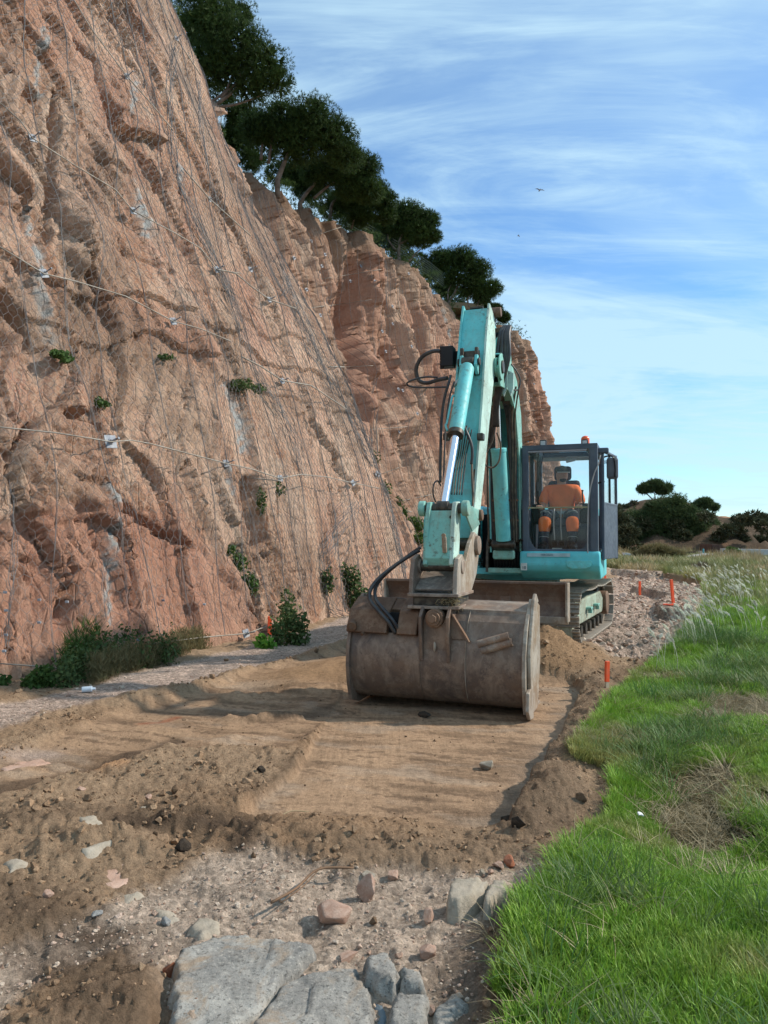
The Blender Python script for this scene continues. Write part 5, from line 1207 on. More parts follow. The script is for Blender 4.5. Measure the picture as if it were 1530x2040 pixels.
# bunched, overlapping net edges
for pts, wpx, n in (([(345, 90), (335, 180), (338, 270), (352, 360), (392, 450), (425, 525), (460, 600)], 9, 16), ([(395, 160), (400, 260), (415, 350), (440, 420)], 6, 8), ([(555, 520), (590, 600), (640, 720), (690, 820), (745, 930)], 8, 16),
                    ([(500, 720), (550, 800), (590, 880), (605, 950)], 8, 10), ([(440, 560), (500, 720), (560, 830)], 10, 8), ([(600, 680), (680, 790), (740, 880)], 12, 10), ([(760, 960), (785, 1060), (800, 1130)], 10, 14), ([(560, 590), (575, 560), (545, 470), (520, 380)], 7, 8),
                    ([(20, 960), (30, 1060), (25, 1180), (10, 1290)], 7, 8), ([(700, 1000), (640, 1130), (660, 1210), (700, 1240)], 30, 22), ([(205, 1130), (215, 1230)], 6, 5)):
    base = depth_line(pts, 16, .10); paths = []
    for k in range(max(3, n*2//3)):
        o0 = random.gauss(0, .5)*wpx; q = []
        for i, p in enumerate(base):
            sc_ = p.y/1530.0; u_ = o0 + wpx*.45*math.sin(i*.7+k*1.9) + random.gauss(0, .12)*wpx
            q.append(p + Vector((u_*sc_, random.uniform(-.03, .03), random.gauss(0, .02))))
        paths.append(np.array(q))
    a, b_ = polyline_wires(paths, 0); dl = np.linalg.norm(a, axis=1)
    o = under(wires('net_overlap', a, b_, np.clip(.00028*dl, .003, .007), M_wire, net)); o['kind'] = 'stuff'
# ropes
for pts in ([(-40, 848), (0, 851), (110, 862), (222, 880), (262, 877), (300, 884), (450, 923), (500, 934), (558, 953), (600, 945), (650, 950), (703, 962), (755, 973)],
            [(-20, 480), (30, 510), (87, 545), (150, 560), (250, 590), (345, 640), (400, 655), (460, 680)], [(-20, 190), (0, 205), (40, 240), (65, 275), (150, 330), (230, 378), (265, 420), (350, 465), (400, 495), (432, 537), (480, 545)],
            [(130, -30), (180, 55), (253, 152), (300, 205), (345, 260)], [(480, 710), (520, 730), (562, 758), (620, 768), (690, 815)], [(300, -40), (352, 77), (400, 150)], [(436, 537), (470, 545), (500, 570), (537, 597), (590, 615)],
            [(0, 1322), (60, 1326), (120, 1332)], [(300, 1283), (400, 1270), (492, 1262), (545, 1243)], [(365, 335), (418, 397), (500, 470)], [(820, 1020), (800, 1015)], [(495, 952), (560, 958)]):
    pl = depth_line(pts, 16, .13, 2); b = MB(); r_ = max(.008, .0008*pl[len(pl)//2].y); b.tube(pl, r_, 6); under(b.build('steel_rope', M_rope, net))
# thin ropes of the far wall
for pts in ([(640, 560), (760, 540)], [(600, 620), (740, 600)], [(655, 735), (760, 730)], [(700, 860), (830, 850)], [(640, 470), (700, 450)], [(900, 760), (990, 752)], [(760, 945), (800, 930)], [(1020, 720), (1095, 715)], [(1040, 820), (1110, 815)], [(790, 1000), (860, 985)]):
    pl = []
    for k in range(7):
        t_ = k/6; h_ = hit_cliff(pts[0][0]+(pts[1][0]-pts[0][0])*t_, pts[0][1]+(pts[1][1]-pts[0][1])*t_)
        if h_: pl.append(h_[0]-ray(765, 1000)*.3)
    if len(pl) > 2: b = MB(); b.tube(pl, .016, 4); under(b.build('steel_rope', M_rope, net))
# anchor plates
nrm0 = Vector((.80, -.56, .20)).normalized()
def plate(px, py, w=.21, tilt=0, near=True):
    h_ = hit_cliff(px, py)
    if not h_: return
    yy = h_[0].y - (.16 if near else .2); p = P(px, py, yy)
    e = empty('anchor_plate', p, nrm0.to_track_quat('Z', 'Y').to_euler()); e.rotation_euler.rotate_axis('Z', R(tilt)); e.parent = net; under(e)
    b = MB(); b.box((0, 0, 0), (w, w, .018), bev=.004); b.ball((0, 0, .008), w*.26, 14, (1, 1, .45)); b.build('plate', M_galv, e)
    b = MB(); b.cyl((0, 0, .01), (0, 0, .20 if near else .1), w*.085, n=10).cyl((0, 0, .03), (0, 0, .065), w*.17, n=6); b.build('bolt', M_galv, e)
for px, py, t_ in ((65, 275, 10), (87, 545, 20), (220, 880, 4), (450, 923, 8), (558, 953, 6), (703, 962, 30), (265, 420, 12), (253, 152, 20), (352, 77, 15), (432, 537, 25), (345, 640, 15), (537, 597, 10), (499, 537, 5), (562, 759, 15), (490, 1262, 10), (418, 397, 20), (693, 1237, 15)):
    plate(px, py, .125 if px != 220 else .19, t_)
random.seed(21)
for px, py in ((587, 514), (610, 577), (685, 448), (640, 530), (620, 480), (700, 560), (660, 437), (637, 628), (720, 530), (745, 560), (760, 660), (691, 737), (702, 801), (780, 610), (795, 775), (833, 824), (878, 615), (783, 645), (770, 700), (860, 700), (801, 778),
               (750, 945), (774, 1000), (820, 690), (842, 640), (690, 450), (606, 455), (648, 507), (1033, 690), (1044, 745), (1066, 765), (1055, 800), (1075, 815), (1068, 840), (1080, 880), (1052, 880), (1038, 888), (796, 860), (850, 560), (815, 545), (930, 670)):
    plate(px+random.uniform(-2, 2), py, .15, random.uniform(0, 60), False)
# clips on the lowest seams
b = MB()
for px, py in ((12, 1216), (12, 1265), (8, 1297), (78, 1195), (78, 1240), (133, 1199), (325, 1196), (275, 1275), (407, 1204), (325, 1265), (575, 1200), (10, 1180)):
    h_ = hit_cliff(px, py)
    if h_: b.box(P(px, py, h_[0].y-.13), (.045, .02, .03), bev=.006)
o = under(b.build('net_clip', M_galv, net)); o['kind'] = 'stuff'
# ================================================================ PLANTS
def leaf_mat(name, a, b2, trans=.25, rough=.7, tip=None):
    m = bpy.data.materials.new(name); m.use_nodes = True; nt = m.node_tree; nt.nodes.clear(); t = NT(nt)
    v = t.attr('tint'); n = t.noise(t.obj(), .9, 3)
    c = t.mix(v, a, b2); c = t.mix(t.ramp(n, [(.35, 0.), (.7, .45)]), c, tip or tuple(x*1.25 for x in b2))
    d = t.n('BsdfPrincipled'); d.inputs['Roughness'].default_value = rough; d.inputs['Specular IOR Level'].default_value = .25; t.l(c, d.inputs['Base Color'])
    tr = t.n('BsdfTranslucent'); t.l(c, tr.inputs[0]); mx = t.n('MixShader'); mx.inputs[0].default_value = trans; o = t.n('OutputMaterial')
    t.l(d.outputs[0], mx.inputs[1]); t.l(tr.outputs[0], mx.inputs[2]); t.l(mx.outputs[0], o.inputs[0]); return m
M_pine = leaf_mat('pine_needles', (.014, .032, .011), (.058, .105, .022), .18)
M_scrub = leaf_mat('scrub_leaves', (.035, .065, .022), (.095, .14, .045), .2)
M_herb = leaf_mat('herb_leaves', (.035, .075, .022), (.085, .15, .035), .3)
M_olive = leaf_mat('dry_weed', (.12, .115, .05), (.24, .20, .10), .25)
M_bark = simple('pine_bark', (.24, .20, .17), .9, 0, .2, .4, 5, col2=(.12, .10, .085))
rg = np.random.RandomState(11)
def unit(n):
    v = rg.randn(n, 3); return v/np.linalg.norm(v, axis=1, keepdims=True)
def tufts(centers, outward, size, per, spread=.9, width=.16, up=.3):
    """needle tufts: 'per' narrow triangles from every centre"""
    n = len(centers); c_ = np.repeat(centers, per, 0); o_ = np.repeat(outward, per, 0); sz = np.repeat(size, per)[:, None]
    d = o_ + unit(n*per)*spread; d[:, 2] += up; d /= np.linalg.norm(d, axis=1, keepdims=True)
    side = np.cross(d, unit(n*per)); side /= np.linalg.norm(side, axis=1, keepdims=True)+1e-9
    sz = sz*rg.uniform(.6, 1.2, (n*per, 1))
    V = np.stack([c_ - side*sz*width, c_ + side*sz*width, c_ + d*sz], 1)
    tint = np.repeat(rg.uniform(0, 1, n), per*3)
    return V.reshape(-1, 3), tint
def leaves(centers, size, nrm=None, asp=.6):
    n = len(centers); d = unit(n) if nrm is None else nrm + unit(n)*.8
    d /= np.linalg.norm(d, axis=1, keepdims=True); s_ = np.cross(d, unit(n)); s_ /= np.linalg.norm(s_, axis=1, keepdims=True); t_ = np.cross(d, s_)
    sz = (size*rg.uniform(.6, 1.3, n))[:, None]
    V = np.stack([centers-s_*sz, centers-t_*sz*asp, centers+s_*sz, centers+t_*sz*asp], 1)
    return V.reshape(-1, 3), np.repeat(rg.uniform(0, 1, n), 4)
def tri_obj(name, V, tint, k, mat, parent=None):
    o = mesh_np(name, V, np.arange(len(V)).reshape(-1, k), mat, parent); set_attr(o, 'tint', tint); return o
def crown_points(lobes, n, shell=.55):
    """points through the lobes, thicker to the outside; returns points and outward directions"""
    vol = np.array([l[3]*l[4]*l[5] for l in lobes])**.67; cnt = (vol/vol.sum()*n).astype(int)+1; P_, O_ = [], []
    for l, m in zip(lobes, cnt):
        d = unit(m); r = shell + (1-shell)*rg.uniform(0, 1, (m, 1))**.6
        lump = 1 + .22*perlin(d[:, 0]*3+l[0], d[:, 1]*3+d[:, 2]*2.1, int(abs(l[0]*10)) % 97)[:, None]
        P_.append(np.array(l[:3]) + d*r*lump*np.array(l[3:6])); O_.append(d)
    return np.concatenate(P_), np.concatenate(O_)
def base_z(x, y):
    h_ = BV_CLIFF.ray_cast(Vector((x, y, 60)), Vector((0, 0, -1))); return h_[0].z if h_[0] else None
def pine(Yd, lobes_px, trunks_px, n, label, group, rr=.13, size=.22, mat=M_pine, dy=.9, flat=.75):
    lobes = []
    for (x, y, r, *q) in lobes_px:
        c_ = P(x, y, Yd + (q[0] if q else 0)); R_ = r*c_.y/1530.0; lobes.append((c_.x, c_.y, c_.z, R_, R_*dy, R_*flat))
    root = P(*trunks_px[0][0][:2], Yd); e = empty('pine_tree', root); tag(e, label, 'tree', group)
    inv = Matrix.Translation(-root)
    def und_(o): o.parent = e; o.matrix_parent_inverse = inv; return o
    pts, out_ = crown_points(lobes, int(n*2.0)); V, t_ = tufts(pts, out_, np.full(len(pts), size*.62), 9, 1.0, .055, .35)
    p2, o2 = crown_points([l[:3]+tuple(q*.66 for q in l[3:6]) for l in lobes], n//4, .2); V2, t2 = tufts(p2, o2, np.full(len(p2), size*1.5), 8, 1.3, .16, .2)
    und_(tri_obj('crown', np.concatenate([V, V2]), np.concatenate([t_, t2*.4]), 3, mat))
    for i, tp in enumerate(trunks_px):
        b = MB(); pl = catmull([P(x, y, Yd) for x, y, *_ in tp], 4); k = len(pl); r0 = rr*(1 if i == 0 else .6)
        if i == 0: pl = [pl[0]-Vector((0, 0, .8))]+pl
        b.tube(pl, [r0*(1-.65*j/11) for j in range(12)], 7); und_(b.build('trunk' if i == 0 else 'branch', M_bark))
    return e
GR = 'pines on top of the cliff'
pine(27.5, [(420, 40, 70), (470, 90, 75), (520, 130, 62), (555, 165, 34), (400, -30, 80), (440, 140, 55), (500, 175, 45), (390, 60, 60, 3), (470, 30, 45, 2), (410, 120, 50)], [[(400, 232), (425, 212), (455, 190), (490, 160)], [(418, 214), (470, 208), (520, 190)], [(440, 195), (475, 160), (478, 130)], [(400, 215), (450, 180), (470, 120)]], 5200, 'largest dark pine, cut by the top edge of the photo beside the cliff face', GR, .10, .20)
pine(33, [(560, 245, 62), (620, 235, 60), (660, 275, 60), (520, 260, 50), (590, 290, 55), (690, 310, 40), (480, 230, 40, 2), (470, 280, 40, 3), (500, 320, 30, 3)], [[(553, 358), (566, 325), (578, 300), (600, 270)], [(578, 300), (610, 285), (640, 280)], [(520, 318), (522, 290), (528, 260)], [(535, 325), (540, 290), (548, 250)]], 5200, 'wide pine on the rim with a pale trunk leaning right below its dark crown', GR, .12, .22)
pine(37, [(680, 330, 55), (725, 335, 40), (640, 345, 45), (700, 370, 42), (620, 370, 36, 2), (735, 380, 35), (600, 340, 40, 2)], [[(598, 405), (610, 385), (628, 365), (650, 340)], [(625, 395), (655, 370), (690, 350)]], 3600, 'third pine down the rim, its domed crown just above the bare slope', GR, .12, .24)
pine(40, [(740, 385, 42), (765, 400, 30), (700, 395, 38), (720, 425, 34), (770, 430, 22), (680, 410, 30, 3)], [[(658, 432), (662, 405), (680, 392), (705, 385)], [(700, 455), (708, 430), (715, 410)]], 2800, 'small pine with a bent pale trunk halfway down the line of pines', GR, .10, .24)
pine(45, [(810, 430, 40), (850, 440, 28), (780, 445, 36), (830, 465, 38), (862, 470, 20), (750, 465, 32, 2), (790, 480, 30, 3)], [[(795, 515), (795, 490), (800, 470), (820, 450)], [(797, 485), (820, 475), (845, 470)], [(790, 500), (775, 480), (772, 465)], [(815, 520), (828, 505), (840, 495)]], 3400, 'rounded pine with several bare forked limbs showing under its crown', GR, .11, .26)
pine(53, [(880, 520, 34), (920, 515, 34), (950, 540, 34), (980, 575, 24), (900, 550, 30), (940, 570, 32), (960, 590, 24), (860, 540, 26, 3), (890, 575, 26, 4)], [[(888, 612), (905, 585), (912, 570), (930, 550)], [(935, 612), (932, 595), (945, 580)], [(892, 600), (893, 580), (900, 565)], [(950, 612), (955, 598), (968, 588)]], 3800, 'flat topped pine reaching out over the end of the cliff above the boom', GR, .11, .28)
pine(58, [(985, 618, 18), (1003, 632, 14), (965, 612, 16)], [[(985, 650), (986, 638), (988, 625)]], 1100, 'low pine tuft behind the tip of the stick', GR, .08, .26)
# trees that stand farther back, seen through the gaps
pts, out_ = crown_points([tuple(P(x, y, Y_))+(r*Y_/1530., r*Y_/1530.*.8, r*Y_/1530.*.6) for x, y, r, Y_ in ((470, 270, 36, 36), (560, 345, 32, 40), (610, 380, 28, 42), (660, 420, 24, 44), (740, 475, 26, 48), (800, 505, 22, 50), (860, 560, 24, 58), (910, 595, 24, 60), (520, 300, 36, 38), (700, 445, 22, 46), (640, 395, 30, 43), (590, 350, 34, 41), (770, 480, 26, 49), (830, 520, 24, 53), (720, 440, 30, 46), (500, 250, 40, 37), (430, 190, 40, 34), (840, 480, 22, 52), (890, 575, 22, 60), (680, 400, 30, 45))], 9500)
V, t_ = tufts(pts, out_, np.full(len(pts), .24), 6, 1.0, .09, .3); o = tri_obj('undergrowth', V, t_, 3, M_pine); tag(o, 'dark scrub growing under and behind the pines on the rim', kind='stuff')
# scrub that hides the edge of the land above the face
_rc = np.interp(np.linspace(5.2, 13.6, 120), qcol, np.arange(len(qcol))).astype(int); lob = []
for c_ in _rc:
    for bk in (.5, 1.6, 3.0):
        p = CP[-1, c_]; r_ = random.uniform(.35, .8)*(1+.25*bk); lob.append((p[0]+iv[c_, 0]*bk+random.uniform(-.3, .3), p[1]+iv[c_, 1]*bk+random.uniform(-.3, .3), p[2]+r_*.45, r_*1.2, r_*1.2, r_*random.uniform(.7, 1.1)))
pts, out_ = crown_points(lob, 9000, .3); V, t_ = tufts(pts, out_, np.full(len(pts), .22), 6, 1.0, .09, .4); o = tri_obj('undergrowth', V, t_, 3, M_scrub); tag(o, 'low green scrub along the very edge of the cliff under the pines', kind='stuff')
# green rim herbs and grass on ledges
def patch_leaves(name, blobs, n, size, mat, label, cat='plant', kind=None, stalk=0, use='leaf', parent=None, group=None):
    lob = []
    for (x, y, rx_, ry_, Y_) in blobs:
        if Y_ is None:
            h_ = hit_cliff(x, y); Y_ = (h_[0].y-.15) if h_ else 20
        c_ = P(x, y, Y_); k = Y_/1530.; lob.append((c_.x, c_.y, c_.z, rx_*k, max(.12, min(rx_, 60)*k*.6), ry_*k))
    pts, out_ = crown_points(lob, n, .25)
    if use == 'leaf': V, t_ = leaves(pts, np.full(len(pts), size)); k = 4
    else: V, t_ = tufts(pts, out_*.4, np.full(len(pts), size), 5, .8, .06, .8); k = 3
    o = tri_obj(name, V, t_, k, mat)
    if kind: tag(o, label, kind=kind)
    else: tag(o, label, cat, group)
    return o
patch_leaves('shrub', [(130, 712, 14, 12, None), (112, 705, 12, 8, None)], 220, .035, M_herb, 'small green plant on a ledge of the near rock face, left of the others')
patch_leaves('shrub', [(480, 768, 32, 14, None), (510, 775, 20, 10, None)], 420, .035, M_scrub, 'dark bushy plant on the netted face below the curved rope')
patch_leaves('shrub', [(330, 712, 18, 7, None)], 140, .03, M_scrub, 'little tuft growing in a crack of the near rock face')
patch_leaves('shrub', [(205, 805, 14, 8, None), (198, 800, 10, 10, None)], 140, .03, M_herb, 'small leafy sprig above the thick steel rope on the near face')
patch_leaves('shrub', [(550, 975, 22, 16, None), (520, 1000, 12, 30, None)], 260, .035, M_scrub, 'trailing plant hanging under the third anchor plate of the lowest rope')
patch_leaves('shrub', [(475, 1120, 22, 20, None), (495, 1165, 22, 26, None), (460, 1095, 12, 12, None)], 620, .035, M_herb, 'green creeper in the hollow at the foot of the netted face')
patch_leaves('shrub', [(690, 1150, 30, 30, None), (700, 1185, 36, 34, None), (715, 1215, 24, 26, None), (650, 1160, 18, 30, None)], 1500, .045, M_scrub, 'dense dark bush behind the net just left of the bucket')
patch_leaves('shrub', [(825, 1045, 24, 18, None), (835, 1075, 18, 16, None), (800, 1020, 14, 12, None)], 900, .07, M_herb, 'bright green bush in the gully beside the link of the excavator')
patch_leaves('shrub', [(765, 980, 18, 26, None), (745, 915, 14, 20, None), (790, 1000, 16, 16, None)], 500, .07, M_scrub, 'thin scrub in the gully behind the curved edge of the near face')
patch_leaves('undergrowth', [(515, 322, 22, 12, 33.5), (565, 370, 26, 14, 35), (620, 415, 34, 16, 38), (680, 440, 30, 12, 40), (740, 470, 26, 8, 43), (440, 262, 14, 10, 30.5), (800, 515, 30, 6, 46), (860, 545, 20, 6, 50)], 2600, .10, M_herb, 'green herbs and low scrub along the rim of the cliff', kind='stuff', use='tuft')
# weeds at the foot of the cliff
def weeds(name, spots, n_per, size, mat, label, cat='plant', kind=None, use='leaf'):
    lob = []
    for (x, y, rx_, hgt) in spots:
        g = G(x, y); k = g.y/1530.; lob.append((g.x, g.y, gz(g.x, g.y)+hgt*.35, rx_*k, rx_*k*.7, hgt))
    pts, out_ = crown_points(lob, n_per, .15)
    if use == 'leaf': V, t_ = leaves(pts, np.full(len(pts), size)); k = 4
    else: V, t_ = tufts(pts, np.tile([0, 0, .6], (len(pts), 1)), np.full(len(pts), size), 4, .8, .035, .5); k = 3
    o = tri_obj(name, V, t_, k, mat); tag(o, label, None if kind else cat, kind=kind); return o
weeds('shrub', [(85, 1372, 28, .16), (60, 1374, 16, .10)], 900, .03, M_herb, 'bright green nettle clump at the near foot of the cliff')
weeds('shrub', [(8, 1370, 16, .10), (14, 1340, 8, .22)], 260, .03, M_herb, 'small green sprig at the left edge under the net')
weeds('shrub', [(550, 1290, 20, .34), (580, 1285, 30, .50), (600, 1288, 20, .40), (570, 1270, 22, .6)], 2200, .032, M_scrub, 'dark green bush right of the orange stake by the cliff')
weeds('shrub', [(520, 1294, 14, .15), (535, 1296, 14, .12)], 300, .04, leaf_mat('bright_leaf', (.09, .22, .03), (.16, .34, .05), .35), 'bright broad-leaved weed at the foot of the orange stake by the cliff')
spots = [(120+i*14, 1366-i*5.0+random.uniform(-10, 12), 26, .20+.16*random.random()) for i in range(24)]
weeds('undergrowth', spots+[(200, 1350, 40, .42), (260, 1335, 46, .42), (320, 1325, 40, .34), (150, 1362, 30, .3)], 9500, .026, M_scrub, 'tangled dark green weeds along the foot of the netted cliff', kind='stuff')
weeds('undergrowth', [(190+i*16, 1362-i*5, 24, .24) for i in range(14)], 3600, .10, M_olive, 'dry tangled stalks over the weeds along the cliff foot', kind='stuff', use='tuft')
weeds('undergrowth', [(130+i*14, 1352-i*5.5, 16, .42) for i in range(20)], 2400, .16, M_herb, 'upright grass blades growing through the foot of the net', kind='stuff', use='tuft')

# ---------------- grass: tuft sources kept out of the scene, spread as points
def blade_tuft(name, n, hgt, rad, bend, width, mat, seed, seedhead=False):
    r_ = np.random.RandomState(seed); V, F, tn, ht = [], [], [], []
    for i in range(n):
        a = r_.uniform(0, 2*np.pi); q = rad*np.sqrt(r_.uniform()); o_ = np.array([q*np.cos(a), q*np.sin(a), 0]); h_ = hgt*r_.uniform(.55, 1.1)
        b2 = a + r_.uniform(-.9, .9); d = np.array([np.cos(b2), np.sin(b2), 0]); s_ = np.array([-np.sin(b2+r_.uniform(-1, 1)), np.cos(b2), 0]); bd = bend*r_.uniform(.3, 1.3); tv = r_.uniform()
        k0 = len(V)
        for j, t_ in enumerate((0, .4, .75, 1.0)):
            p = o_ + d*bd*h_*t_**2 + np.array([0, 0, h_*(t_ - .25*bd*t_**2.5)]); wd = width*(1, .9, .6, 0)[j]
            if j < 3: V += [p-s_*wd, p+s_*wd]; tn += [tv, tv]
            else: V.append(p); tn.append(tv)
        F += [(k0, k0+1, k0+3, k0+2), (k0+2, k0+3, k0+5, k0+4), (k0+4, k0+5, k0+6, k0+6)]
    F4 = [f for f in F]; me = bpy.data.meshes.new(name)
    me.from_pydata([tuple(v) for v in V], [], [tuple(dict.fromkeys(f)) for f in F4]); me.materials.append(mat)
    a_ = me.attributes.new('tint', 'FLOAT', 'POINT'); a_.data.foreach_set('value', np.array(tn, np.float32))
    return bpy.data.objects.new(name, me)
def grass_mat(name, a, b2, dry, trans=.3):
    m = bpy.data.materials.new(name); m.use_nodes = True; nt = m.node_tree; nt.nodes.clear(); t = NT(nt)
    oi = t.n('ObjectInfo'); c = t.mix(t.attr('tint'), a, b2)
    at = t.n('Attribute', attribute_type='INSTANCER', attribute_name='dryness')
    c = t.mix(at.outputs['Fac'], c, dry); c = t.mix(1.0, c, t.ramp(oi.outputs['Random'], [(0, .75), (1, 1.2)]), 'MULTIPLY')
    d = t.n('BsdfPrincipled'); d.inputs['Roughness'].default_value = .5; d.inputs['Specular IOR Level'].default_value = .3; t.l(c, d.inputs['Base Color'])
    tr = t.n('BsdfTranslucent'); t.l(c, tr.inputs[0]); mx = t.n('MixShader'); mx.inputs[0].default_value = trans; o = t.n('OutputMaterial')
    t.l(d.outputs[0], mx.inputs[1]); t.l(tr.outputs[0], mx.inputs[2]); t.l(mx.outputs[0], o.inputs[0]); return m
M_grass = grass_mat('grass_blades', (.13, .275, .025), (.27, .46, .055), (.36, .32, .13))
M_grass_d = grass_mat('grass_blades_dark', (.055, .14, .03), (.12, .25, .05), (.24, .23, .11))
M_straw = grass_mat('straw_blades', (.26, .20, .11), (.42, .34, .20), (.30, .24, .14), .15)
M_seed = grass_mat('seed_heads', (.66, .68, .58), (.85, .85, .76), (.6, .56, .42), .4)
def scatter(name, sources, pts, rot, scl, dryness, label, idx=None):
    me = bpy.data.meshes.new(name); me.vertices.add(len(pts)); me.vertices.foreach_set('co', np.ascontiguousarray(pts, np.float32).ravel())
    o = bpy.data.objects.new(name, me); COL.objects.link(o)
    set_attr(o, 'rot', rot, 'FLOAT_VECTOR'); set_attr(o, 'scl', scl); set_attr(o, 'dryness', dryness)
    coll = bpy.data.collections.new(name+'_sources')
    for s_ in sources: coll.objects.link(s_)
    ng = bpy.data.node_groups.new(name+'_spread', 'GeometryNodeTree')
    ng.interface.new_socket('Geometry', in_out='INPUT', socket_type='NodeSocketGeometry'); ng.interface.new_socket('Geometry', in_out='OUTPUT', socket_type='NodeSocketGeometry')
    N_ = ng.nodes.new; gi = N_('NodeGroupInput'); go = N_('NodeGroupOutput'); ci = N_('GeometryNodeCollectionInfo'); ci.inputs[0].default_value = coll; ci.inputs[1].default_value = True; ci.inputs[2].default_value = True
    ip = N_('GeometryNodeInstanceOnPoints'); ip.inputs['Pick Instance'].default_value = True
    a1 = N_('GeometryNodeInputNamedAttribute'); a1.data_type = 'FLOAT_VECTOR'; a1.inputs[0].default_value = 'rot'
    a2 = N_('GeometryNodeInputNamedAttribute'); a2.data_type = 'FLOAT'; a2.inputs[0].default_value = 'scl'
    l = ng.links.new; l(gi.outputs[0], ip.inputs['Points']); l(ci.outputs[0], ip.inputs['Instance']); l(a1.outputs[0], ip.inputs['Rotation']); l(a2.outputs[0], ip.inputs['Scale']); l(ip.outputs[0], go.inputs[0])
    m = o.modifiers.new('spread', 'NODES'); m.node_group = ng
    tag(o, label, kind='stuff'); return o
def sample(n, ymin, ymax, key='grass', power=1.0, extra=None, margin=.02, amin=-40, amax=36):
    """random ground points inside a zone, within the sector in view"""
    r = np.exp(rg.uniform(np.log(ymin), np.log(ymax), n*3)) if power == 0 else (rg.uniform(ymin**2, ymax**2, n*3))**.5
    a = np.radians(rg.uniform(amin, amax, n*3)); x, y = r*np.sin(a), r*np.cos(a); z, cc = ground(x[None], y[None]); z = z[0]
    m = cc['sd'][key][0] > margin if key else np.ones(len(x), bool)
    if extra is not None: m &= extra(x, y)
    idx = np.where(m)[0][:n]; return x[idx], y[idx], z[idx]
bare = [G2([(1330, 1560), (1440, 1550), (1460, 1600), (1530, 1680), (1440, 1690), (1330, 1660), (1300, 1640)]), G2([(1390, 1400), (1540, 1400), (1560, 1460), (1400, 1460)])]
def bare_sd(x, y): return np.maximum(np.maximum(poly_sd(x, y, bare[0]), poly_sd(x, y, bare[1])), .35*(fbm(x*1.1+3, y*1.1, 3, 405)-.42)) + .34*fbm(x*1.6, y*1.6, 4, 401)
def make_grass():
    src = [blade_tuft('grass_tuft', 30, .135, .06, .6, .0036, M_grass, k) for k in range(5)]
    srcd = [blade_tuft('dark_tuft', 30, .21, .09, 1.0, .0030, M_grass_d, 20+k) for k in range(4)]
    lush = lambda x, y: (bare_sd(x, y) < .0)
    parts_ = []
    for n, y0, y1, s0 in ((11000, 2.2, 7.5, .66), (8000, 7, 14, .85), (4200, 13, 28, 1.5)):
        x, y, z = sample(n, y0, y1, 'grass', 1 if y0 > 5 else .9, lush, .03 if y0 > 5 else .05, 2 if y0 > 5 else 0, 35)
        f = fbm(x*.9, y*.9, 3, 411); sc = s0*rg.uniform(.6, 1.15, len(x))*(1+.55*f); parts_.append((x, y, z, sc, np.clip(.02+.25*rg.uniform(0, 1, len(x))**3+.75*sstep(.05, .4, fbm(x*.8+3, y*.8, 4, 413))+.35*sstep(14, 24, y), 0, 1)))
    x, y, z, sc, dr = [np.concatenate(q) for q in zip(*parts_)]
    scatter('grass', src, np.stack([x, y, z-.01], -1), np.stack([rg.uniform(-.25, .25, len(x)), rg.uniform(-.25, .25, len(x)), rg.uniform(0, 6.28, len(x))], -1), sc, dr, 'bright green grass covering the bank on the right of the track')
    print('grass', len(x))
    # longer, darker clumps
    cl = lambda x, y: (bare_sd(x, y) < -.02) & (fbm(x*.8+7, y*.8, 3, 421)+.25*(line_d(x, y, G2([(1480, 1480), (1340, 1500)])) < .35)+.5*(line_d(x, y, G2([(1530, 1340), (1470, 1380)])) < .5)+.2*(y < 3.4) > .12)
    x, y, z = sample(1700, 2.3, 16, 'grass', 1, cl, .12, 4, 35)
    scatter('grass_clump', srcd, np.stack([x, y, z-.01], -1), np.stack([rg.uniform(-.3, .3, len(x)), rg.uniform(-.3, .3, len(x)), rg.uniform(0, 6.28, len(x))], -1), rg.uniform(.55, 1.0, len(x))*(1+.03*y), rg.uniform(0, .45, len(x)), 'longer dull green grass clumps on the bank')
    # mown straw on the bare places, and scattered dry stalks
    ss = [blade_tuft('straw_tuft', 14, .16, .10, 2.6, .0026, M_straw, 40+k) for k in range(3)]
    x, y, z = sample(1500, 3.2, 9, 'grass', 1, lambda x, y: bare_sd(x, y) > -.08, .05, 4, 34)
    x2, y2, z2 = sample(260, 2.2, 14, 'grass', 1, None, .0, 2, 35); x, y, z = np.r_[x, x2], np.r_[y, y2], np.r_[z, z2]
    scatter('dry_grass', ss, np.stack([x, y, z], -1), np.stack([rg.uniform(-.5, .5, len(x)), rg.uniform(-.5, .5, len(x)), rg.uniform(0, 6.28, len(x))], -1), rg.uniform(.4, .75, len(x)), rg.uniform(0, .8, len(x)), 'flattened dry straw lying on the bare places in the grass')
    # far meadow: tall yellowing grasses
    far_s = [blade_tuft('meadow_tuft', 34, .42, .22, .5, .012, grass_mat('meadow_blades', (.09, .16, .04), (.22, .27, .09), (.44, .36, .21)), 60+k) for k in range(4)]
    x, y, z = sample(7200, 16, 75, 'grass', .8, None, .1, 10, 34)
    dr = np.clip(.25+.9*sstep(-.1, .4, fbm(x*.25, y*.25, 3, 431))*sstep(14, 26, y), 0, 1); sc = rg.uniform(.5, 1.3, len(x))*(.75+.5*sstep(15, 40, y))*(1+.5*fbm(x*.3+9, y*.3, 2, 433))
    scatter('meadow', far_s, np.stack([x, y, z-.02], -1), np.stack([rg.uniform(-.15, .15, len(x)), rg.uniform(-.15, .15, len(x)), rg.uniform(0, 6.28, len(x))], -1), sc, dr, 'yellowing meadow beyond the track')
    tw = [blade_tuft('tall_weed', 26, 1.05, .25, .35, .012, grass_mat('tall_weed_blades', (.17, .17, .06), (.30, .27, .11), (.42, .32, .18), .2), 80+k) for k in range(3)]
    P_ = []
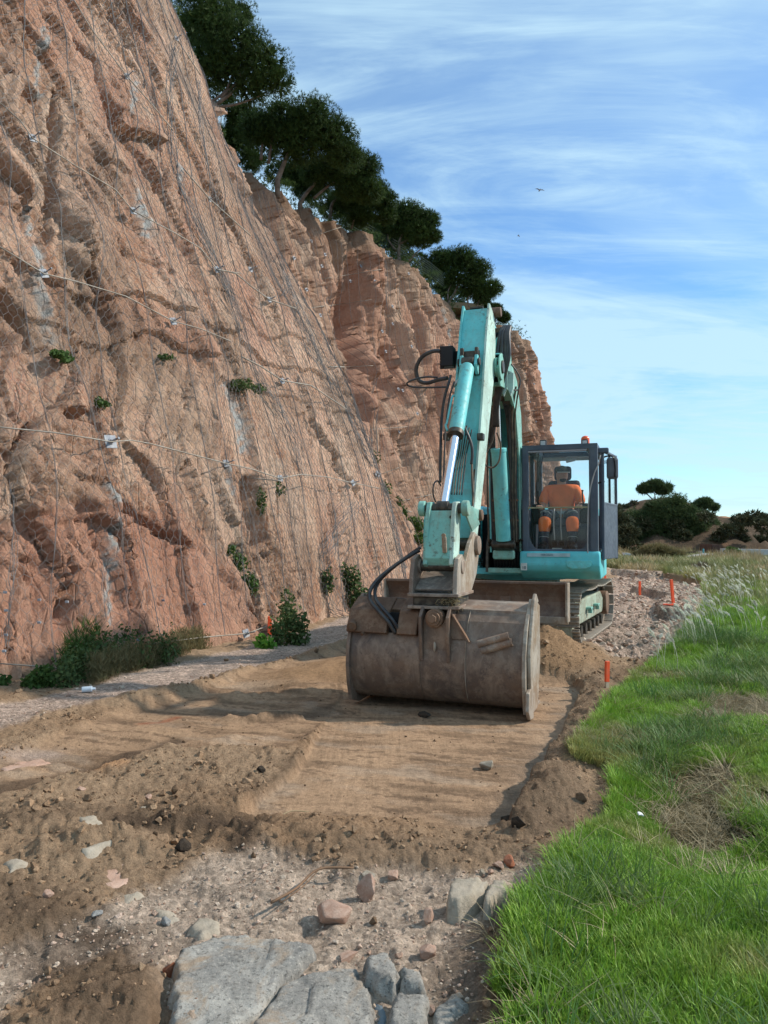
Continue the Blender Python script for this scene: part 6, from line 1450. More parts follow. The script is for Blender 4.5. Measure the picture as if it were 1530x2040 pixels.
    for (cx_, cy_, n, sx_, sy_, d_) in ((1300, 1108, 90, 60, 5, .3), (1350, 1112, 60, 40, 5, .4), (1215, 1110, 40, 18, 4, 1.0), (1240, 1112, 20, 10, 4, .9), (1480, 1122, 60, 40, 6, .9), (1410, 1130, 40, 40, 8, .8), (1500, 1140, 40, 30, 8, 1.)):
        for _ in range(n):
            g = G(cx_+random.gauss(0, sx_*.5), cy_+random.gauss(0, sy_*.5)); 
            if g.y < 90: P_.append((g.x, g.y, -.1, random.uniform(.5, 1.25), d_*random.uniform(.6, 1)))
    P_ = np.array(P_)
    scatter('tall_weeds', tw, P_[:, :3], np.stack([rg.uniform(-.2, .2, len(P_)), rg.uniform(-.2, .2, len(P_)), rg.uniform(0, 6.28, len(P_))], -1), P_[:, 3], np.clip(P_[:, 4], 0, 1), 'tall straw coloured weeds standing in the meadow')
    # seed heads of the fountain grass
    def head(seed):
        r_ = np.random.RandomState(seed); b = MB(); pts = [Vector((0, 0, 0)), Vector((.02, 0, .16)), Vector((.07, 0, .30))]; b.tube(pts, .0016, 4)
        V = []; d0 = Vector((.10, 0, .03)).normalized(); d0 = Vector((.6, 0, r_.uniform(-.1, 1.0))).normalized()
        for i in range(130):
            t_ = r_.uniform(); c_ = pts[-1] + d0*t_*.085; q = Vector(r_.randn(3)).normalized()*.024*math.sin(math.pi*(.15+.8*t_)) + d0*.008; s_ = q.cross(Vector(r_.randn(3))).normalized()*.004
            vs = [b.bm.verts.new(c_-s_), b.bm.verts.new(c_+s_), b.bm.verts.new(c_+q)]; b.bm.faces.new(vs)
        o = b.build('seed_head', M_seed, link=False); a_ = o.data.attributes.new('tint', 'FLOAT', 'POINT'); a_.data.foreach_set('value', r_.uniform(0, 1, len(o.data.vertices)).astype(np.float32)); return o
    heads = [head(k) for k in range(4)]; P_ = []
    for (cx_, cy_, n, sx_, sy_) in ((1400, 1235, 60, 60, 18), (1375, 1290, 46, 34, 22), (1440, 1190, 130, 70, 14), (1480, 1215, 60, 50, 20), (1350, 1160, 60, 60, 8), (1330, 1340, 18, 30, 16), (1500, 1290, 20, 40, 40), (1430, 1270, 26, 40, 20), (1290, 1150, 30, 60, 5), (1450, 1170, 60, 60, 8)):
        for _ in range(n*11//20):
            g = G(cx_+random.gauss(0, sx_*.55), cy_+random.gauss(0, sy_*.55)+14); P_.append((g.x, g.y, random.uniform(.8, 1.5)))
    P_ = np.array(P_); zz, cc = ground(P_[None, :, 0], P_[None, :, 1]); m = cc['sd']['grass'][0] > -.15; P_ = P_[m]; zz = zz[0][m]
    scatter('seed_heads', heads, np.stack([P_[:, 0], P_[:, 1], zz], -1), np.stack([rg.uniform(-.2, .2, len(P_)), rg.uniform(-.2, .2, len(P_)), rg.normal(2.6, .9, len(P_))], -1), P_[:, 2], rg.uniform(0, .3, len(P_)), 'fluffy white seed heads of fountain grass by the track edge')
make_grass()
# ================================================================ STONES, STAKES, LITTER
def rock_mesh(name, seed, mat, flat=.7, n=16, bev=.03, link=False):
    r_ = np.random.RandomState(seed); b = MB()
    for v in r_.randn(n, 3):
        v /= np.linalg.norm(v); v *= r_.uniform(.85, 1.05); b.bm.verts.new((v[0], v[1], v[2]*flat))
    g = bmesh.ops.convex_hull(b.bm, input=b.bm.verts); 
    for v in [v for v in b.bm.verts if not v.link_faces]: b.bm.verts.remove(v)
    bmesh.ops.bevel(b.bm, geom=b.bm.edges[:], offset=bev*2, segments=2, profile=.5, affect='EDGES', clamp_overlap=True)
    return b.build(name, mat, link=link)
def stone_mat(name, a, b2, sp=.5):
    m, nt, b = mat_new(name, .9, 0, .2); t = NT(nt); o = t.obj(); n = t.noise(o, 2.2, 7, .7, .4); n2 = t.noise(o, 18, 7, .75)
    c = t.mix(t.ramp(n, [(.38, 0.), (.62, 1.)]), a, b2); c = t.mix(t.ramp(n2, [(.55, 0.), (.7, sp)]), c, tuple(x*.5 for x in a)); c = t.mix(t.ramp(n2, [(.28, .5), (.42, 0.)]), c, tuple(min(.8, x*1.5) for x in b2))
    t.l(c, b.inputs['Base Color']); t.l(t.bump(t.mix(.5, n2, n), .6, .04), b.inputs['Normal']); return m
SM = dict(pink=stone_mat('pink_granite', (.42, .26, .19), (.52, .37, .29)), pale=stone_mat('pale_stone', (.31, .265, .205), (.44, .385, .31)), grey=stone_mat('grey_concrete', (.24, .24, .235), (.38, .375, .36)),
          clod=stone_mat('dark_clod', (.035, .028, .022), (.075, .055, .04)), brown=stone_mat('brown_clod', (.14, .09, .055), (.22, .145, .09)), red=stone_mat('brick_red', (.36, .13, .07), (.45, .20, .12)), blue=stone_mat('bluish_stone', (.14, .18, .21), (.25, .29, .31)))
def stone(px, py, w, h, mat, label, seed, dep=None, rot=0, name='stone', sink=.3):
    """px,py: foot centre of the stone in the photo, w,h its size there in photo pixels"""
    g = G(px, py); k = math.hypot(g.y, 1.6)/1530.; W = w*k/2; Hh = h*k/2
    o = rock_mesh(name, seed, SM[mat], 1.0, 15, .05, link=True); D_ = (dep or 1)*W
    D_ *= .8; Hz = max(.3*W, min(Hh*.95, W*1.35))
    o.scale = (W, D_, Hz*1.15); o.location = (g.x, g.y + D_*.4, gz(g.x, g.y)+Hz*(1-sink)); o.rotation_euler = (0, 0, R(rot)); tag(o, label, 'stone'); return o
ST_L = [(970, 1524, 36, 28, 'pale', 'angular white stone lying alone on the smooth graded strip', 3), (846, 1423, 30, 14, 'clod', 'dark clod just in front of the bucket edge', 4), (362, 1700, 34, 28, 'clod', 'black clod in the dark soil left of the graded strip', 5),
 (95, 1802, 24, 18, 'pink', 'small pinkish stone in the loose soil near the left edge', 6), (192, 1832, 26, 12, 'grey', 'small flat grey stone left of the pale grit', 7), (330, 1838, 26, 18, 'grey', 'rounded grey stone just above the big broken slab', 8),
 (732, 1787, 44, 54, 'pink', 'upright pink stone standing in the grit below the bank', 9), (662, 1840, 78, 42, 'pink', 'broad flat pink stone in the middle of the grit', 10), (855, 1845, 28, 30, 'pink', 'small upright pink stone left of the large squared block', 11),
 (783, 1748, 30, 20, 'pink', 'pinkish stone at the foot of the crumbled bank', 12), (1018, 1731, 34, 24, 'red', 'reddish rounded stone at the corner by the grass', 13), (993, 1744, 26, 18, 'pink', 'pale pink stone beside the reddish one near the grass', 14),
 (961, 1752, 14, 18, 'pale', 'tiny pale stone standing behind the large squared block', 15), (978, 1752, 16, 10, 'pink', 'tiny flat stone between the squared block and the pink stone', 16), (735, 1754, 40, 20, 'pale', 'pale stone behind the upright pink stone', 17), (742, 1830, 22, 14, 'brown', 'small brown stone right of the broad flat pink stone', 18),
 (336, 1942, 26, 46, 'red', 'brick-red shard upright against the edge of the big slab', 19), (852, 1925, 38, 26, 'pink', 'rough pinkish lump between the slabs and the dark soil', 20), (695, 1920, 46, 14, 'pink', 'thin pink stone at the joint above the second big slab', 21), (860, 2022, 18, 18, 'pink', 'little stone wedged between the lowest slabs', 22),
 (1033, 1672, 32, 26, 'clod', 'dark clod on the bank at the near right corner of the graded strip', 23), (1012, 1632, 30, 22, 'clod', 'black clod on the right edge of the graded strip', 24), (520, 1548, 22, 14, 'clod', 'dark clod left of the graded strip edge', 25), (350, 1585, 22, 18, 'brown', 'brown clod among loose soil at mid left', 26),
 (295, 1598, 18, 12, 'pink', 'small pinkish stone among the clods at mid left', 27), (160, 1587, 22, 8, 'pink', 'flat pink stone on the loose ridge at far left', 28), (1160, 1620, 26, 20, 'brown', 'brown clod on the heap beside the grass edge', 29), (284, 1632, 14, 8, 'pale', 'white chip in the dark soil left of the strip', 30),
 (505, 1712, 16, 12, 'brown', 'small clod above the pale grit', 31), (1008, 1985, 18, 14, 'clod', 'dark lump in the soil beside the grass bottom corner', 32), (135, 1392, 16, 8, 'pink', 'reddish stone on the gravel path near the nettle', 33), (450, 1322, 12, 8, 'brown', 'lone clod standing on the edge of the gravel path', 34), (630, 1310, 12, 10, 'brown', 'dark stone on the sand ridge left of the bucket', 35)]
for s_ in ST_L: stone(*s_[:6], s_[6], rot=s_[6]*37)
def slab(px_poly, hgt, mat, label, seed, rough=.012, edge=.035, step=.011, tilt=(0, 0), crack=None):
    """a broken slab: its outline set out on the ground, with thickness and worn edges"""
    pts = G2(px_poly, hgt*.6); xs = [p[0] for p in pts]; ys = [p[1] for p in pts]
    x = np.arange(min(xs)-.06, max(xs)+.06, step); y = np.arange(min(ys)-.06, max(ys)+.06, step); XX, YY = np.meshgrid(x, y)
    d = poly_sd(XX + .03*fbm(XX*12, YY*12, 4, seed, .6), YY + .03*fbm(XX*12, YY*12, 4, seed+5, .6), pts)
    base = gz(sum(xs)/len(xs), sum(ys)/len(ys))
    prof = np.where(d > 0, np.clip(d/(edge*.45), 0, 1)**.6, -np.minimum(1, -d/.02)*2.4)
    f_, e_ = facets(XX*4.2, YY*3.2, seed+9, 1.4)
    ZZ = base + hgt*prof + (d > 0)*(fbm(XX*3.5, YY*3.5, 4, seed+2)*rough*.8 + fbm(XX*16, YY*16, 5, seed+3, .65)*rough*.7 + f_*rough*1.3) + tilt[0]*(XX-np.mean(xs)) + tilt[1]*(YY-np.mean(ys))
    if crack: ZZ = ZZ - .03*np.exp(-(line_d(XX+.02*fbm(XX*6, YY*6, 3, 7), YY, G2(crack))/.008)**2)
    keepf = (d > -.05); F = grid_faces(len(y), len(x)); kf = keepf.ravel()[F].any(1); F = F[kf]
    used, invv = np.unique(F, return_inverse=True); V = np.stack([XX, YY, ZZ], -1).reshape(-1, 3)[used]
    c0 = Vector((sum(xs)/len(xs), sum(ys)/len(ys), base)); V = V - np.array(c0)
    o = mesh_np('stone_slab', V, invv.reshape(F.shape), mat); o.location = c0; tag(o, label, 'slab'); return o
def slab_mat():
    m, nt, b = mat_new('broken_concrete', .92, 0, .2); t = NT(nt); o = t.obj()
    n = t.noise(o, 1.9, 6, .65, .5); n2 = t.noise(o, 14, 8, .78); n3 = t.noise(o, 60, 5, .8)
    c = t.mix(t.ramp(n, [(.42, 0.), (.56, 1.)]), (.25, .24, .22), (.42, .40, .36))
    c = t.mix(t.ramp(n2, [(.53, 0.), (.66, .7)]), c, (.21, .195, .17))
    c = t.mix(t.ramp(n3, [(.55, 0.), (.61, .85)]), c, (.10, .095, .085)); c = t.mix(t.ramp(n3, [(.36, .7), (.43, 0.)]), c, (.58, .53, .45))
    c = t.mix(t.ramp(t.noise(o, 2.7, 6, .65, 1.2), [(.50, 0.), (.60, .8)]), c, (.34, .25, .17))
    t.l(c, b.inputs['Base Color']); nb = t.bump(n2, .6, .012); t.l(t.bump(n3, .9, .008, nb), b.inputs['Normal']); return m
M_slab = slab_mat()
slab([(350, 1900), (400, 1885), (455, 1868), (480, 1866), (555, 1880), (628, 1893), (632, 1900), (560, 1960), (520, 2010), (480, 2040), (460, 2120), (330, 2120), (340, 2040), (338, 1975)], .05, M_slab, 'largest pale grey broken concrete slab at the bottom of the photo', 501, .014, tilt=(0, .02))
slab([(570, 1955), (620, 1938), (660, 1928), (712, 1930), (722, 1950), (745, 1990), (748, 2060), (700, 2120), (475, 2120), (500, 2045), (530, 2000)], .042, M_slab, 'second grey slab, adjoining the largest one on its right', 521, .012, tilt=(.01, .0))
slab([(728, 1925), (760, 1916), (780, 1920), (792, 1940), (790, 1978), (750, 1972), (726, 1955)], .055, M_slab, 'small grey slab piece with a crack beside it, above the bluish gap', 541, .008)
slab([(795, 1940), (838, 1948), (850, 1975), (845, 1982), (800, 1976)], .050, M_slab, 'small flat grey piece right of the cracked slab piece', 551, .008)
slab([(780, 1985), (850, 1985), (862, 2000), (850, 2040), (840, 2100), (776, 2100), (772, 2010)], .05, M_slab, 'squarish grey slab at the bottom between the big slabs and the soil', 561, .010)
slab([(868, 2000), (900, 1975), (925, 1975), (930, 2000), (900, 2030), (870, 2080), (848, 2080)], .035, M_slab, 'half-buried grey slab nearest the grass at the bottom', 571, .012)
slab([(745, 1978), (778, 1985), (770, 2010), (775, 2080), (750, 2080)], .012, SM['blue'], 'bluish stone sunk in the gap between the slabs', 581, .006)
slab([(372, 1850), (400, 1825), (440, 1830), (438, 1850), (400, 1862)], .022, SM['pale'], 'flat buff stone half buried above the largest slab', 591, .008)
slab([(308, 1800), (340, 1805), (356, 1825), (330, 1828), (312, 1818)], .012, SM['pale'], 'whitish flat stone level with the soil left of the grit', 601, .006)
slab([(888, 1800), (900, 1775), (940, 1768), (975, 1774), (968, 1790), (945, 1806), (915, 1818), (890, 1814)], .085, SM['pale'], 'large squared pale block at the edge of the grass', 611, .012, .03)
slab([(960, 1800), (975, 1768), (1010, 1770), (1012, 1790), (985, 1812), (962, 1815)], .09, SM['pale'], 'low pale block between the squared block and the grass', 621, .012, .03)
slab([(150, 1665), (190, 1658), (200, 1668), (160, 1680)], .02, SM['pale'], 'bluish white flat stone bared in the soil at left', 631, .006)
slab([(150, 1716), (235, 1690), (240, 1697), (170, 1722)], .02, SM['pale'], 'long whitish streak of bared stone at left', 641, .006)
slab([(195, 1745), (215, 1722), (260, 1715), (275, 1735), (240, 1765), (200, 1765)], .018, SM['pink'], 'pink rock face bared in the soil bank at left', 651, .012)
slab([(235, 1782), (275, 1768), (290, 1773), (250, 1790)], .018, SM['pale'], 'small white flat stone between soil and grit', 661, .006)
slab([(0, 1735), (40, 1725), (55, 1735), (20, 1748)], .025, SM['pale'], 'whitish flat stone at the left edge of the photo', 671, .006)
slab([(0, 1520), (80, 1505), (100, 1512), (10, 1535)], .01, SM['pink'], 'flat pale pink rock showing at the left edge by the track', 681, .006)
# gravel and rubble
def rubble(name, pts, scl, mats, label, flat=.6, seeds=6):
    src = [rock_mesh(name+'_piece', 700+k, mats[k % len(mats)], flat, 12, .0001 if False else .03) for k in range(seeds)]
    n = len(pts); return scatter(name, src, pts, rg.uniform(0, 6.28, (n, 3))*np.array([.1, .1, 1]), scl, np.zeros(n), label)
def stone_var(name, a, b2):
    m, nt, b = mat_new(name, .92, 0, .15); t = NT(nt); oi = t.n('ObjectInfo'); n = t.noise(t.obj(), 3, 5, .7)
    c = t.mix(oi.outputs['Random'], a, b2); c = t.mix(1., c, t.ramp(n, [(.3, .7), (.7, 1.25)]), 'MULTIPLY'); t.l(c, b.inputs['Base Color']); t.l(t.bump(n, .5, .05), b.inputs['Normal']); return m
M_rubA = stone_var('rubble_pink', (.36, .23, .165), (.60, .46, .37)); M_rubB = stone_var('rubble_pale', (.42, .33, .25), (.62, .51, .41)); M_soil = stone_var('soil_crumb', (.22, .14, .085), (.40, .27, .17))
x, y, z = sample(2600, 9.5, 32, 'rubble', 1, None, -.05, 8, 26); sc = np.exp(rg.normal(-3.35, .55, len(x))); sc = np.clip(sc, .012, .13)
rubble('rubble', np.stack([x, y, z+sc*.15], -1), sc, [M_rubA, M_rubB, M_rubA], 'pink broken stones covering the ground right of the tracks', .55)
x, y, z = sample(3800, 2.1, 5.2, 'grit', .9, None, 0, -34, 20); sc = np.clip(np.exp(rg.normal(-5.3, .55, len(x))), .002, .022)
rubble('gravel', np.stack([x, y, z+sc*.2], -1), sc, [M_rubA, M_rubB], 'small pale pebbles strewn over the grit in front', .7)
x, y, z = sample(2600, 6, 20, 'gravel', .9, None, -.05, -45, 5); sc = np.clip(np.exp(rg.normal(-4.8, .5, len(x))), .004, .035)
rubble('gravel', np.stack([x, y, z+sc*.2], -1), sc, [M_rubA, M_rubB], 'pinkish gravel of the footpath below the cliff', .7)
def loose_where(x, y):
    _, cc = ground(x[None], y[None]); return (cc['loose'][0] > .5) & (y < 12) & (x > -7) & (poly_sd(x, y, Z_['gravel']) < -.05)
x, y, z = sample(8000, 2.3, 10.5, None, .9, loose_where, 0, -36, 24); cl_ = sstep(-.1, .4, fbm(x*1.8, y*1.8, 3, 141)); sc = np.clip(np.exp(rg.normal(-4.7, .6, len(x)))*(.5+.7*cl_), .003, .045)
rubble('soil_crumbs', np.stack([x, y, z+sc*.25], -1), sc, [M_soil], 'crumbled brown earth along the banks', .8)
def on_strip(x, y):
    _, cc = ground(x[None], y[None]); return ((cc['patch'][0] > .5) | (cc['lane'][0] > .5)) & (y < 11) & (fbm(x*1.4, y*1.4, 3, 451) > -.05)
x, y, z = sample(420, 3.6, 10.5, None, .9, on_strip, 0, -36, 22); sc = np.clip(np.exp(rg.normal(-5.0, .5, len(x))), .003, .022)
rubble('soil_crumbs', np.stack([x, y, z+sc*.2], -1), sc, [M_soil, stone_var('soil_crumb_dark', (.08, .05, .032), (.18, .115, .07))], 'scattered crumbs lying on the pressed sandy strip', .6)
# marker stakes
M_stake_o, _n, _b = mat_new('stake_orange', .55, 0, .3); _t = NT(_n); _t.l(_t.mix(_t.ramp(_t.noise(_t.obj(), 30, 5), [(.45, 0.), (.62, .6)]), (.90, .10, .03), (.70, .16, .08)), _b.inputs['Base Color'])
M_stake_w = simple('stake_wood', (.62, .50, .36), .8, 0, .2, .2, 20)
def stake(px, py, htop, w, label, lean=0, orange=.75, rot=20):
    g = G(px, py); k = g.y/1530.; hh = htop*k; e = empty('marker_stake', (g.x, g.y, gz(g.x, g.y)), (0, R(lean), R(rot))); tag(e, label, 'stake', 'orange marker stakes')
    wd = w*k*.62
    b = MB(); b.box((0, 0, hh*.5-.05), (wd, wd*.75, hh+.1), bev=.002); b.build('post', M_stake_w, e)
    b = MB(); b.box((0, 0, hh*(1-orange*.5)+.001), (wd+.003, wd*.75+.003, hh*orange), bev=.002); b.build('painted_part', M_stake_o, e); return e
stake(1209, 1386, 54, 12, 'orange stake with a pale side, standing in the brown bank right of the bucket', 2)
stake(1342, 1236, 52, 8, 'tall thin orange stake on the gravel bed edge, ringed with orange paint', -5, .98)
stake(1275, 1196, 28, 6, 'short orange stake in the rubble behind the track', 0, .98)
stake(1207, 1164, 20, 5, 'small leaning orange stake just behind the rear of the track', -12, .98)
stake(537, 1281, 50, 11, 'orange stake at the cliff foot beside the dark bush', 0, .72)
g = G(1338, 1238); b = MB(); b.bm.free(); b.bm = bmesh.new(); bmesh.ops.create_circle(b.bm, cap_ends=True, segments=18, radius=.12)
for v in b.bm.verts: v.co *= random.uniform(.75, 1.15); v.co.z = 0
bmesh.ops.extrude_face_region(b.bm, geom=b.bm.faces[:])
for v in b.bm.verts[:18]: v.co.z = -.02
o = b.build('paint_mark', M_stake_o); o.location = (g.x, g.y, gz(g.x, g.y)+.03); o.scale = (1.3, .8, 1); tag(o, 'orange spray paint patch on the gravel round the tall stake', 'paint mark')
# litter
b = MB(); g = G(163, 1386); b.cyl((0, 0, .03), (.10, .02, .035), .03, n=12, bev=.006).cyl((.10, .02, .035), (.13, .025, .036), .014, n=10); o = b.build('plastic_bottle', simple('clear_plastic', (.62, .70, .78), .25)); o.location = (g.x, g.y, gz(g.x, g.y)); tag(o, 'crumpled pale plastic bottle on the gravel below the weeds', 'bottle')
g = G(1275, 1645); b = MB(); b.prism([(-.018, -.012), (.0, -.007), (.021, -.012), (.018, .012), (.0, .017), (-.017, .01)], 0, .008, axis='z', bev=.002); o = b.build('paper_scrap', simple('paper_white', (.72, .72, .72), .7)); o.location = (g.x, g.y, gz(g.x, g.y)+.07); o.rotation_euler = (.5, .3, .4); tag(o, 'scrap of white paper lying in the grass', 'paper')
for (x, y, sz, lab) in ((540, 1822, .0, 'dry root lying in the grit'),):
    b = MB(); b.tube([G(x, y)+Vector((0, 0, .05)), G(x+50, y-25)+Vector((0, 0, .06)), G(x+95, y-60)+Vector((0, 0, .07)), G(x+165, y-72)+Vector((0, 0, .05))], [.006, .003], 6, 5); b.tube([G(x+20, y)+Vector((0, 0, .05)), G(x+70, y-30)+Vector((0, 0, .07)), G(x+100, y-70)+Vector((0, 0, .06))], .003, 5, 4)
    o = b.build('root', simple('dry_root', (.20, .12, .07), .9)); tag(o, 'thin dark dry root lying over the pale grit', 'root')
b = MB(); b.tube([G(555, 1628)+Vector((0, 0, .0)), G(580, 1620)+Vector((0, 0, .012)), G(615, 1617)], .003, 5, 4); o = b.build('twig', simple('dry_twig', (.42, .34, .20), .9)); tag(o, 'thin pale twig at the near edge of the graded strip', 'twig')
# ================================================================ BEYOND THE CUTTING
def hill(name, X0, X1, Y0, Y1, prof_px, Yc, col, label, seed, nx=150, ny=60):
    xs = np.linspace(X0, X1, nx); ys = np.linspace(Y0, Y1, ny); XX, YY = np.meshgrid(xs, ys)
    cx = [P(px, py, Yc).x for px, py in prof_px]; cz = [P(px, py, Yc).z for px, py in prof_px]; crest = np.interp(xs, cx, cz)[None, :]
    q = (YY-Y0)/(Yc-Y0); sh = np.where(q < 1, sstep(-.05, 1.0, q)**.75, 1-.15*(q-1))
    ZZ = -.4 + (crest+.4)*sh + fbm(XX*.35, YY*.35, 5, seed)*.9*sstep(0, .4, q) + facets(XX*.5, YY*.5, seed+3, 1)[0]*.6*sstep(0, .4, q)
    m, nt, b = mat_new(name+'_soil', .95, 0, .1); t = NT(nt); n = t.noise(t.obj(), .35, 7, .65, .3); t.l(t.ramp(n, col), b.inputs['Base Color']); t.l(t.bump(t.noise(t.obj(), 1.4, 8, .7), 1., .3), b.inputs['Normal'])
    o = mesh_np(name, np.stack([XX, YY, ZZ], -1).reshape(-1, 3), grid_faces(ny, nx), m); tag(o, label, kind='structure'); return o
hill('hills', 18, 95, 72, 130, [(1100, 1060), (1190, 1030), (1215, 1020), (1235, 1008), (1290, 1002), (1330, 1000), (1420, 1025), (1440, 1050), (1700, 1060), (1900, 1070)], 88, [(.35, (.06, .045, .03)), (.55, (.11, .075, .05)), (.7, (.20, .12, .075))], 'dark scrubby hillside closing the view on the right', 901)
hill('hills', 40, 150, 100, 160, [(1380, 1060), (1424, 1034), (1440, 1032), (1462, 1031), (1480, 1040), (1500, 1043), (1530, 1050), (1700, 1065)], 110, [(.35, (.34, .17, .10)), (.55, (.42, .24, .15)), (.7, (.46, .30, .20))], 'red rocky outcrop above the dark scrub', 921)
M_far = leaf_mat('far_pine_haze', (.035, .065, .030), (.105, .150, .055), .2)  # lighter than the rim pines: distance haze mixed into the needle colour
GB = 'trees on the hillside behind the meadow'
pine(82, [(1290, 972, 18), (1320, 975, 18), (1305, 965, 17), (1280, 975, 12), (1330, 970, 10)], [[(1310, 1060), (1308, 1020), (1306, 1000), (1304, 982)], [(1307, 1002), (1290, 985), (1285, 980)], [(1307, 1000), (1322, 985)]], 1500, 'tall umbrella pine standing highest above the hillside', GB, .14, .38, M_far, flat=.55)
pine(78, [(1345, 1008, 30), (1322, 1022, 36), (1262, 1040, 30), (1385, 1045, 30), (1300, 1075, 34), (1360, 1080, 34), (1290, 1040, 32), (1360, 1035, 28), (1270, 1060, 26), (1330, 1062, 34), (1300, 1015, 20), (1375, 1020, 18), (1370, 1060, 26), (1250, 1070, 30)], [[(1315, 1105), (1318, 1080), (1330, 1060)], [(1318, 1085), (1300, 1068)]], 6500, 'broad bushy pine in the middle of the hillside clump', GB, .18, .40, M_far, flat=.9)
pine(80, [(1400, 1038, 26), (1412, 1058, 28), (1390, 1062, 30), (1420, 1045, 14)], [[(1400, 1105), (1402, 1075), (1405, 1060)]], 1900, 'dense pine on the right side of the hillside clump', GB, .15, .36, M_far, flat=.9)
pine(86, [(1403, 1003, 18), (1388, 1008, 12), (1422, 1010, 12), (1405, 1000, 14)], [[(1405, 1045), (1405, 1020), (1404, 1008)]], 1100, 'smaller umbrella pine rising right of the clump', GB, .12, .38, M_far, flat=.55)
pine(90, [(1512, 1032, 14), (1530, 1040, 22), (1550, 1030, 22), (1500, 1045, 12), (1520, 1060, 26), (1490, 1068, 18)], [[(1525, 1095), (1522, 1070), (1520, 1045)]], 1900, 'dark pine at the right edge of the photo', GB, .15, .40, flat=.7)
pts, out_ = crown_points([(*P(x, y, Y_), r*Y_/1530.*1.3, r*Y_/1530., r*Y_/1530.*.7) for x, y, r, Y_ in [(1212+i*13+random.uniform(-5, 5), 1052+random.uniform(-24, 26), random.uniform(12, 20), 76+random.uniform(-2, 5)) for i in range(26)] + [(1225, 1020, 12, 84), (1262, 1006, 8, 86), (1240, 1012, 9, 86), (1225, 1085, 20, 74), (1255, 1088, 18, 74), (1190, 1060, 24, 76), (1440, 1075, 18, 78), (1470, 1078, 18, 78), (1500, 1082, 18, 80), (1230, 1060, 22, 76)]], 5200)
V, t_ = tufts(pts, out_, np.full(len(pts), .40), 5, 1.0, .2, .3); o = tri_obj('undergrowth', V, t_, 3, leaf_mat('hill_scrub', (.035, .045, .025), (.085, .09, .045), .15)); tag(o, 'dark scrub covering the hillside beyond the meadow', kind='stuff')
# walls and blocks at the end of the meadow
M_conc = simple('pale_concrete', (.42, .41, .40), .9, 0, .2, .25, .8); M_white = simple('whitewashed_wall', (.52, .52, .52), .9, 0, .2, .15, .6)
def wall(name, pxs, Y_, th, mat, label, cat, d2=0):
    b = MB(); b.prism([(P(x, y, Y_).x, P(x, y, Y_).z) for x, y in pxs], Y_, Y_+th, axis='y', bev=.02); o = b.build(name, mat); tag(o, label, cat); return o
wall('retaining_wall', [(1440, 1125), (1440, 1093), (1640, 1096), (1640, 1125)], 62, .5, M_white, 'long pale grey wall at the right edge beyond the meadow', 'wall')
wall('concrete_ramp', [(1345, 1120), (1352, 1112), (1390, 1108), (1424, 1103), (1424, 1112), (1390, 1120)], 56, 2, M_conc, 'low pale concrete ramp rising behind the meadow', 'ramp')
wall('gable_wall', [(1394, 1112), (1394, 1097), (1412, 1105), (1412, 1112)], 60, .3, M_conc, 'grey wedge-shaped concrete wall behind the ramp', 'wall')
wall('concrete_block', [(1243, 1122), (1242, 1106), (1246, 1101), (1260, 1103), (1262, 1122)], 60, .8, M_white, 'upright pale concrete block in the dry grass behind the cab door', 'block')
wall('concrete_slab', [(1224, 1118), (1229, 1100), (1240, 1110), (1240, 1120)], 61, .4, M_conc, 'small leaning grey slab left of the pale block', 'slab')
wall('timber_fence', [(1355, 1108), (1357, 1100), (1385, 1098), (1390, 1110)], 64, .2, simple('dark_timber', (.10, .065, .05), .9, 0, .2, .4, 2), 'dark brown timber screen behind the ramp', 'fence')
wall('hut', [(1416, 1108), (1418, 1084), (1438, 1086), (1440, 1108)], 66, 2.5, simple('rust_brown', (.13, .075, .06), .9, 0, .2, .4, 2), 'brown hut wall between the ramp and the long pale wall', 'hut')
wall('sign_post', [(1400.5, 1104), (1400.5, 1093.5), (1403.5, 1093.5), (1403.5, 1104)], 59.5, .1, simple('cyan_paint', (.10, .5, .62), .6), 'small bright blue post above the grey wedge wall', 'post')
patch_leaves('shrub', [(1455, 1098, 12, 9, 61), (1468, 1100, 10, 8, 61)], 500, .14, M_herb, 'green ivy hanging over the near end of the long pale wall')
patch_leaves('shrub', [(1310, 1100, 34, 12, 50), (1280, 1108, 20, 8, 50), (1345, 1108, 20, 9, 50)], 1800, .35, M_olive, 'yellowish broom bush in front of the hillside trees', use='tuft')
patch_leaves('shrub', [(1400, 1138, 26, 12, 30)], 200, .28, leaf_mat('bare_twigs', (.10, .07, .05), (.17, .13, .09), .05), 'bare dark twiggy bush in the middle of the meadow', use='tuft')
# house edge behind the rim
hs = empty('house', P(915, 640, 57)); tag(hs, 'low house with a tan roof edge behind the cliff rim, partly hidden by the stick', 'house'); hinv = Matrix.Translation(-P(915, 640, 57))
def hpart(name, pxs, Y0, Y1, mat):
    b = MB(); b.prism([(P(x, y, 57).x, P(x, y, 57).z) for x, y in pxs], Y0, Y1, axis='y'); o = b.build(name, mat, hs); o.matrix_parent_inverse = hinv
hpart('wall', [(885, 648), (885, 618), (955, 624), (955, 660)], 58, 61, simple('house_wall', (.14, .10, .085), .9, 0, .2, .3, 1))
hpart('roof', [(880, 614), (880, 604), (962, 608), (962, 622)], 56.6, 61.4, simple('roof_edge_tan', (.30, .235, .15), .9, 0, .2, .2, 1))
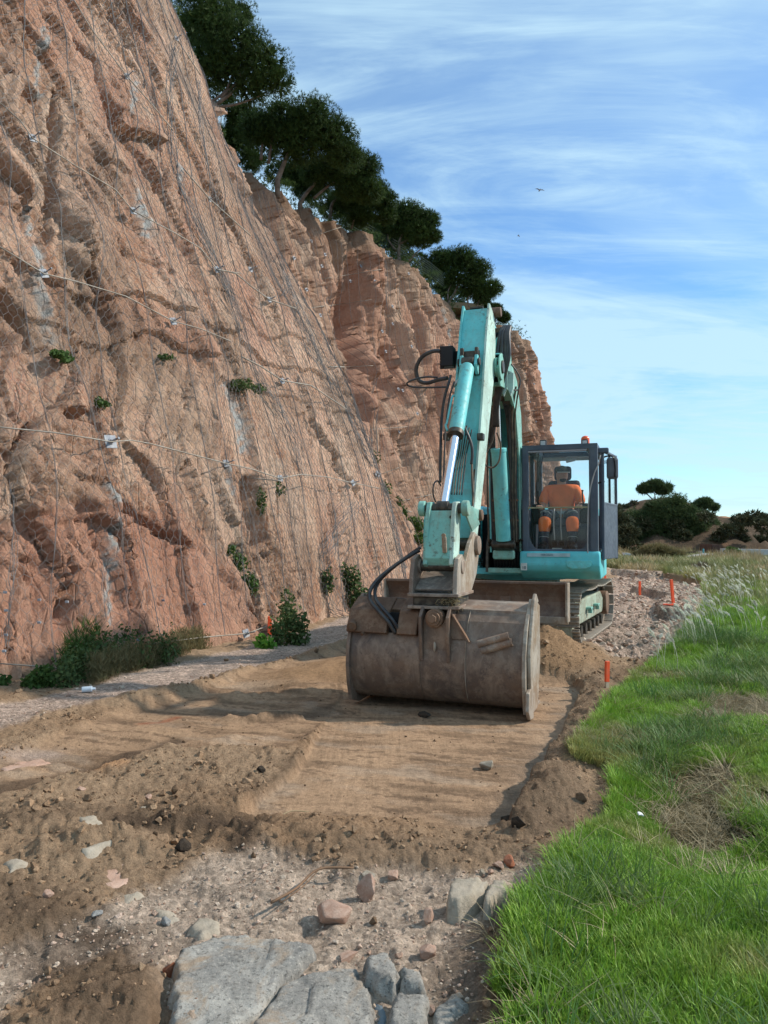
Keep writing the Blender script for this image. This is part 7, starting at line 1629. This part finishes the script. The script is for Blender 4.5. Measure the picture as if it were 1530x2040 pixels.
# green net fence along the rim
fe = empty('fence', P(740, 480, 43)); tag(fe, 'low dark green net fence along the rim under the pines', 'fence'); finv = Matrix.Translation(-P(740, 480, 43))
fp = [P(x, y, Y_) for x, y, Y_ in ((690, 446, 41), (730, 468, 43), (770, 490, 45), (815, 516, 47.5), (860, 545, 50), (885, 565, 52))]
Mf = simple('fence_green', (.02, .05, .035), .7)
for a_, b_ in zip(fp[:-1], fp[1:]):
    b = MB(); b.bar(a_-Vector((0, 0, .6)), a_+Vector((0, 0, .75)), .05, .05); o = b.build('post', Mf, fe); o.matrix_parent_inverse = finv
    b = MB()
    for q in range(7): b.bar(a_+Vector((0, 0, -.25+q*.15)), b_+Vector((0, 0, -.25+q*.15)), .012, .02)
    for q in range(14): c_ = a_+(b_-a_)*(q/14); b.bar(c_-Vector((0, 0, .25)), c_+Vector((0, 0, .65)), .012, .012)
    o = b.build('net_panel', Mf, fe); o.matrix_parent_inverse = finv
# gulls
def gull(px, py, span, Yb, label, roll, yaw):
    p = P(px, py, Yb); e = empty('gull', p, (R(roll), R(8), R(yaw))); tag(e, label, 'bird'); s_ = span
    b = MB(); pts = [Vector((0, -.22*s_, 0)), Vector((0, -.1*s_, .01*s_)), Vector((0, .08*s_, 0)), Vector((0, .24*s_, -.01*s_))]; b.tube(pts, [.02*s_, .045*s_, .055*s_, .05*s_, .015*s_], 8, 4); b.ball((0, -.24*s_, .01*s_), .035*s_, 8); b.build('body', simple('gull_grey', (.30, .31, .33), .8), e)
    for k in (-1, 1):
        b = MB(); P_ = [(0, -.08, .02), (.25, -.14, .07), (.5, -.02, .03), (.27, .02, .07), (0, .08, .02)]
        up_ = [b.bm.verts.new((k*x*s_, y*s_, z*s_+.006)) for x, y, z in P_]; dn = [b.bm.verts.new((k*x*s_, y*s_, z*s_-.006)) for x, y, z in P_]
        b.bm.faces.new(up_); b.bm.faces.new(dn[::-1])
        for q in range(5): b.bm.faces.new((up_[q], dn[q], dn[(q+1) % 5], up_[(q+1) % 5]))
        bmesh.ops.recalc_face_normals(b.bm, faces=b.bm.faces); b.build('wing', simple('gull_wing', (.22, .23, .25), .8) if k < 0 else bpy.data.materials['gull_wing'], e)
gull(1075, 379, 1.3, 95, 'gull gliding with spread wings against the blue sky', 0, 8)
gull(1033, 470, 1.1, 150, 'tiny distant gull banking, lower than the other one', 20, 70)
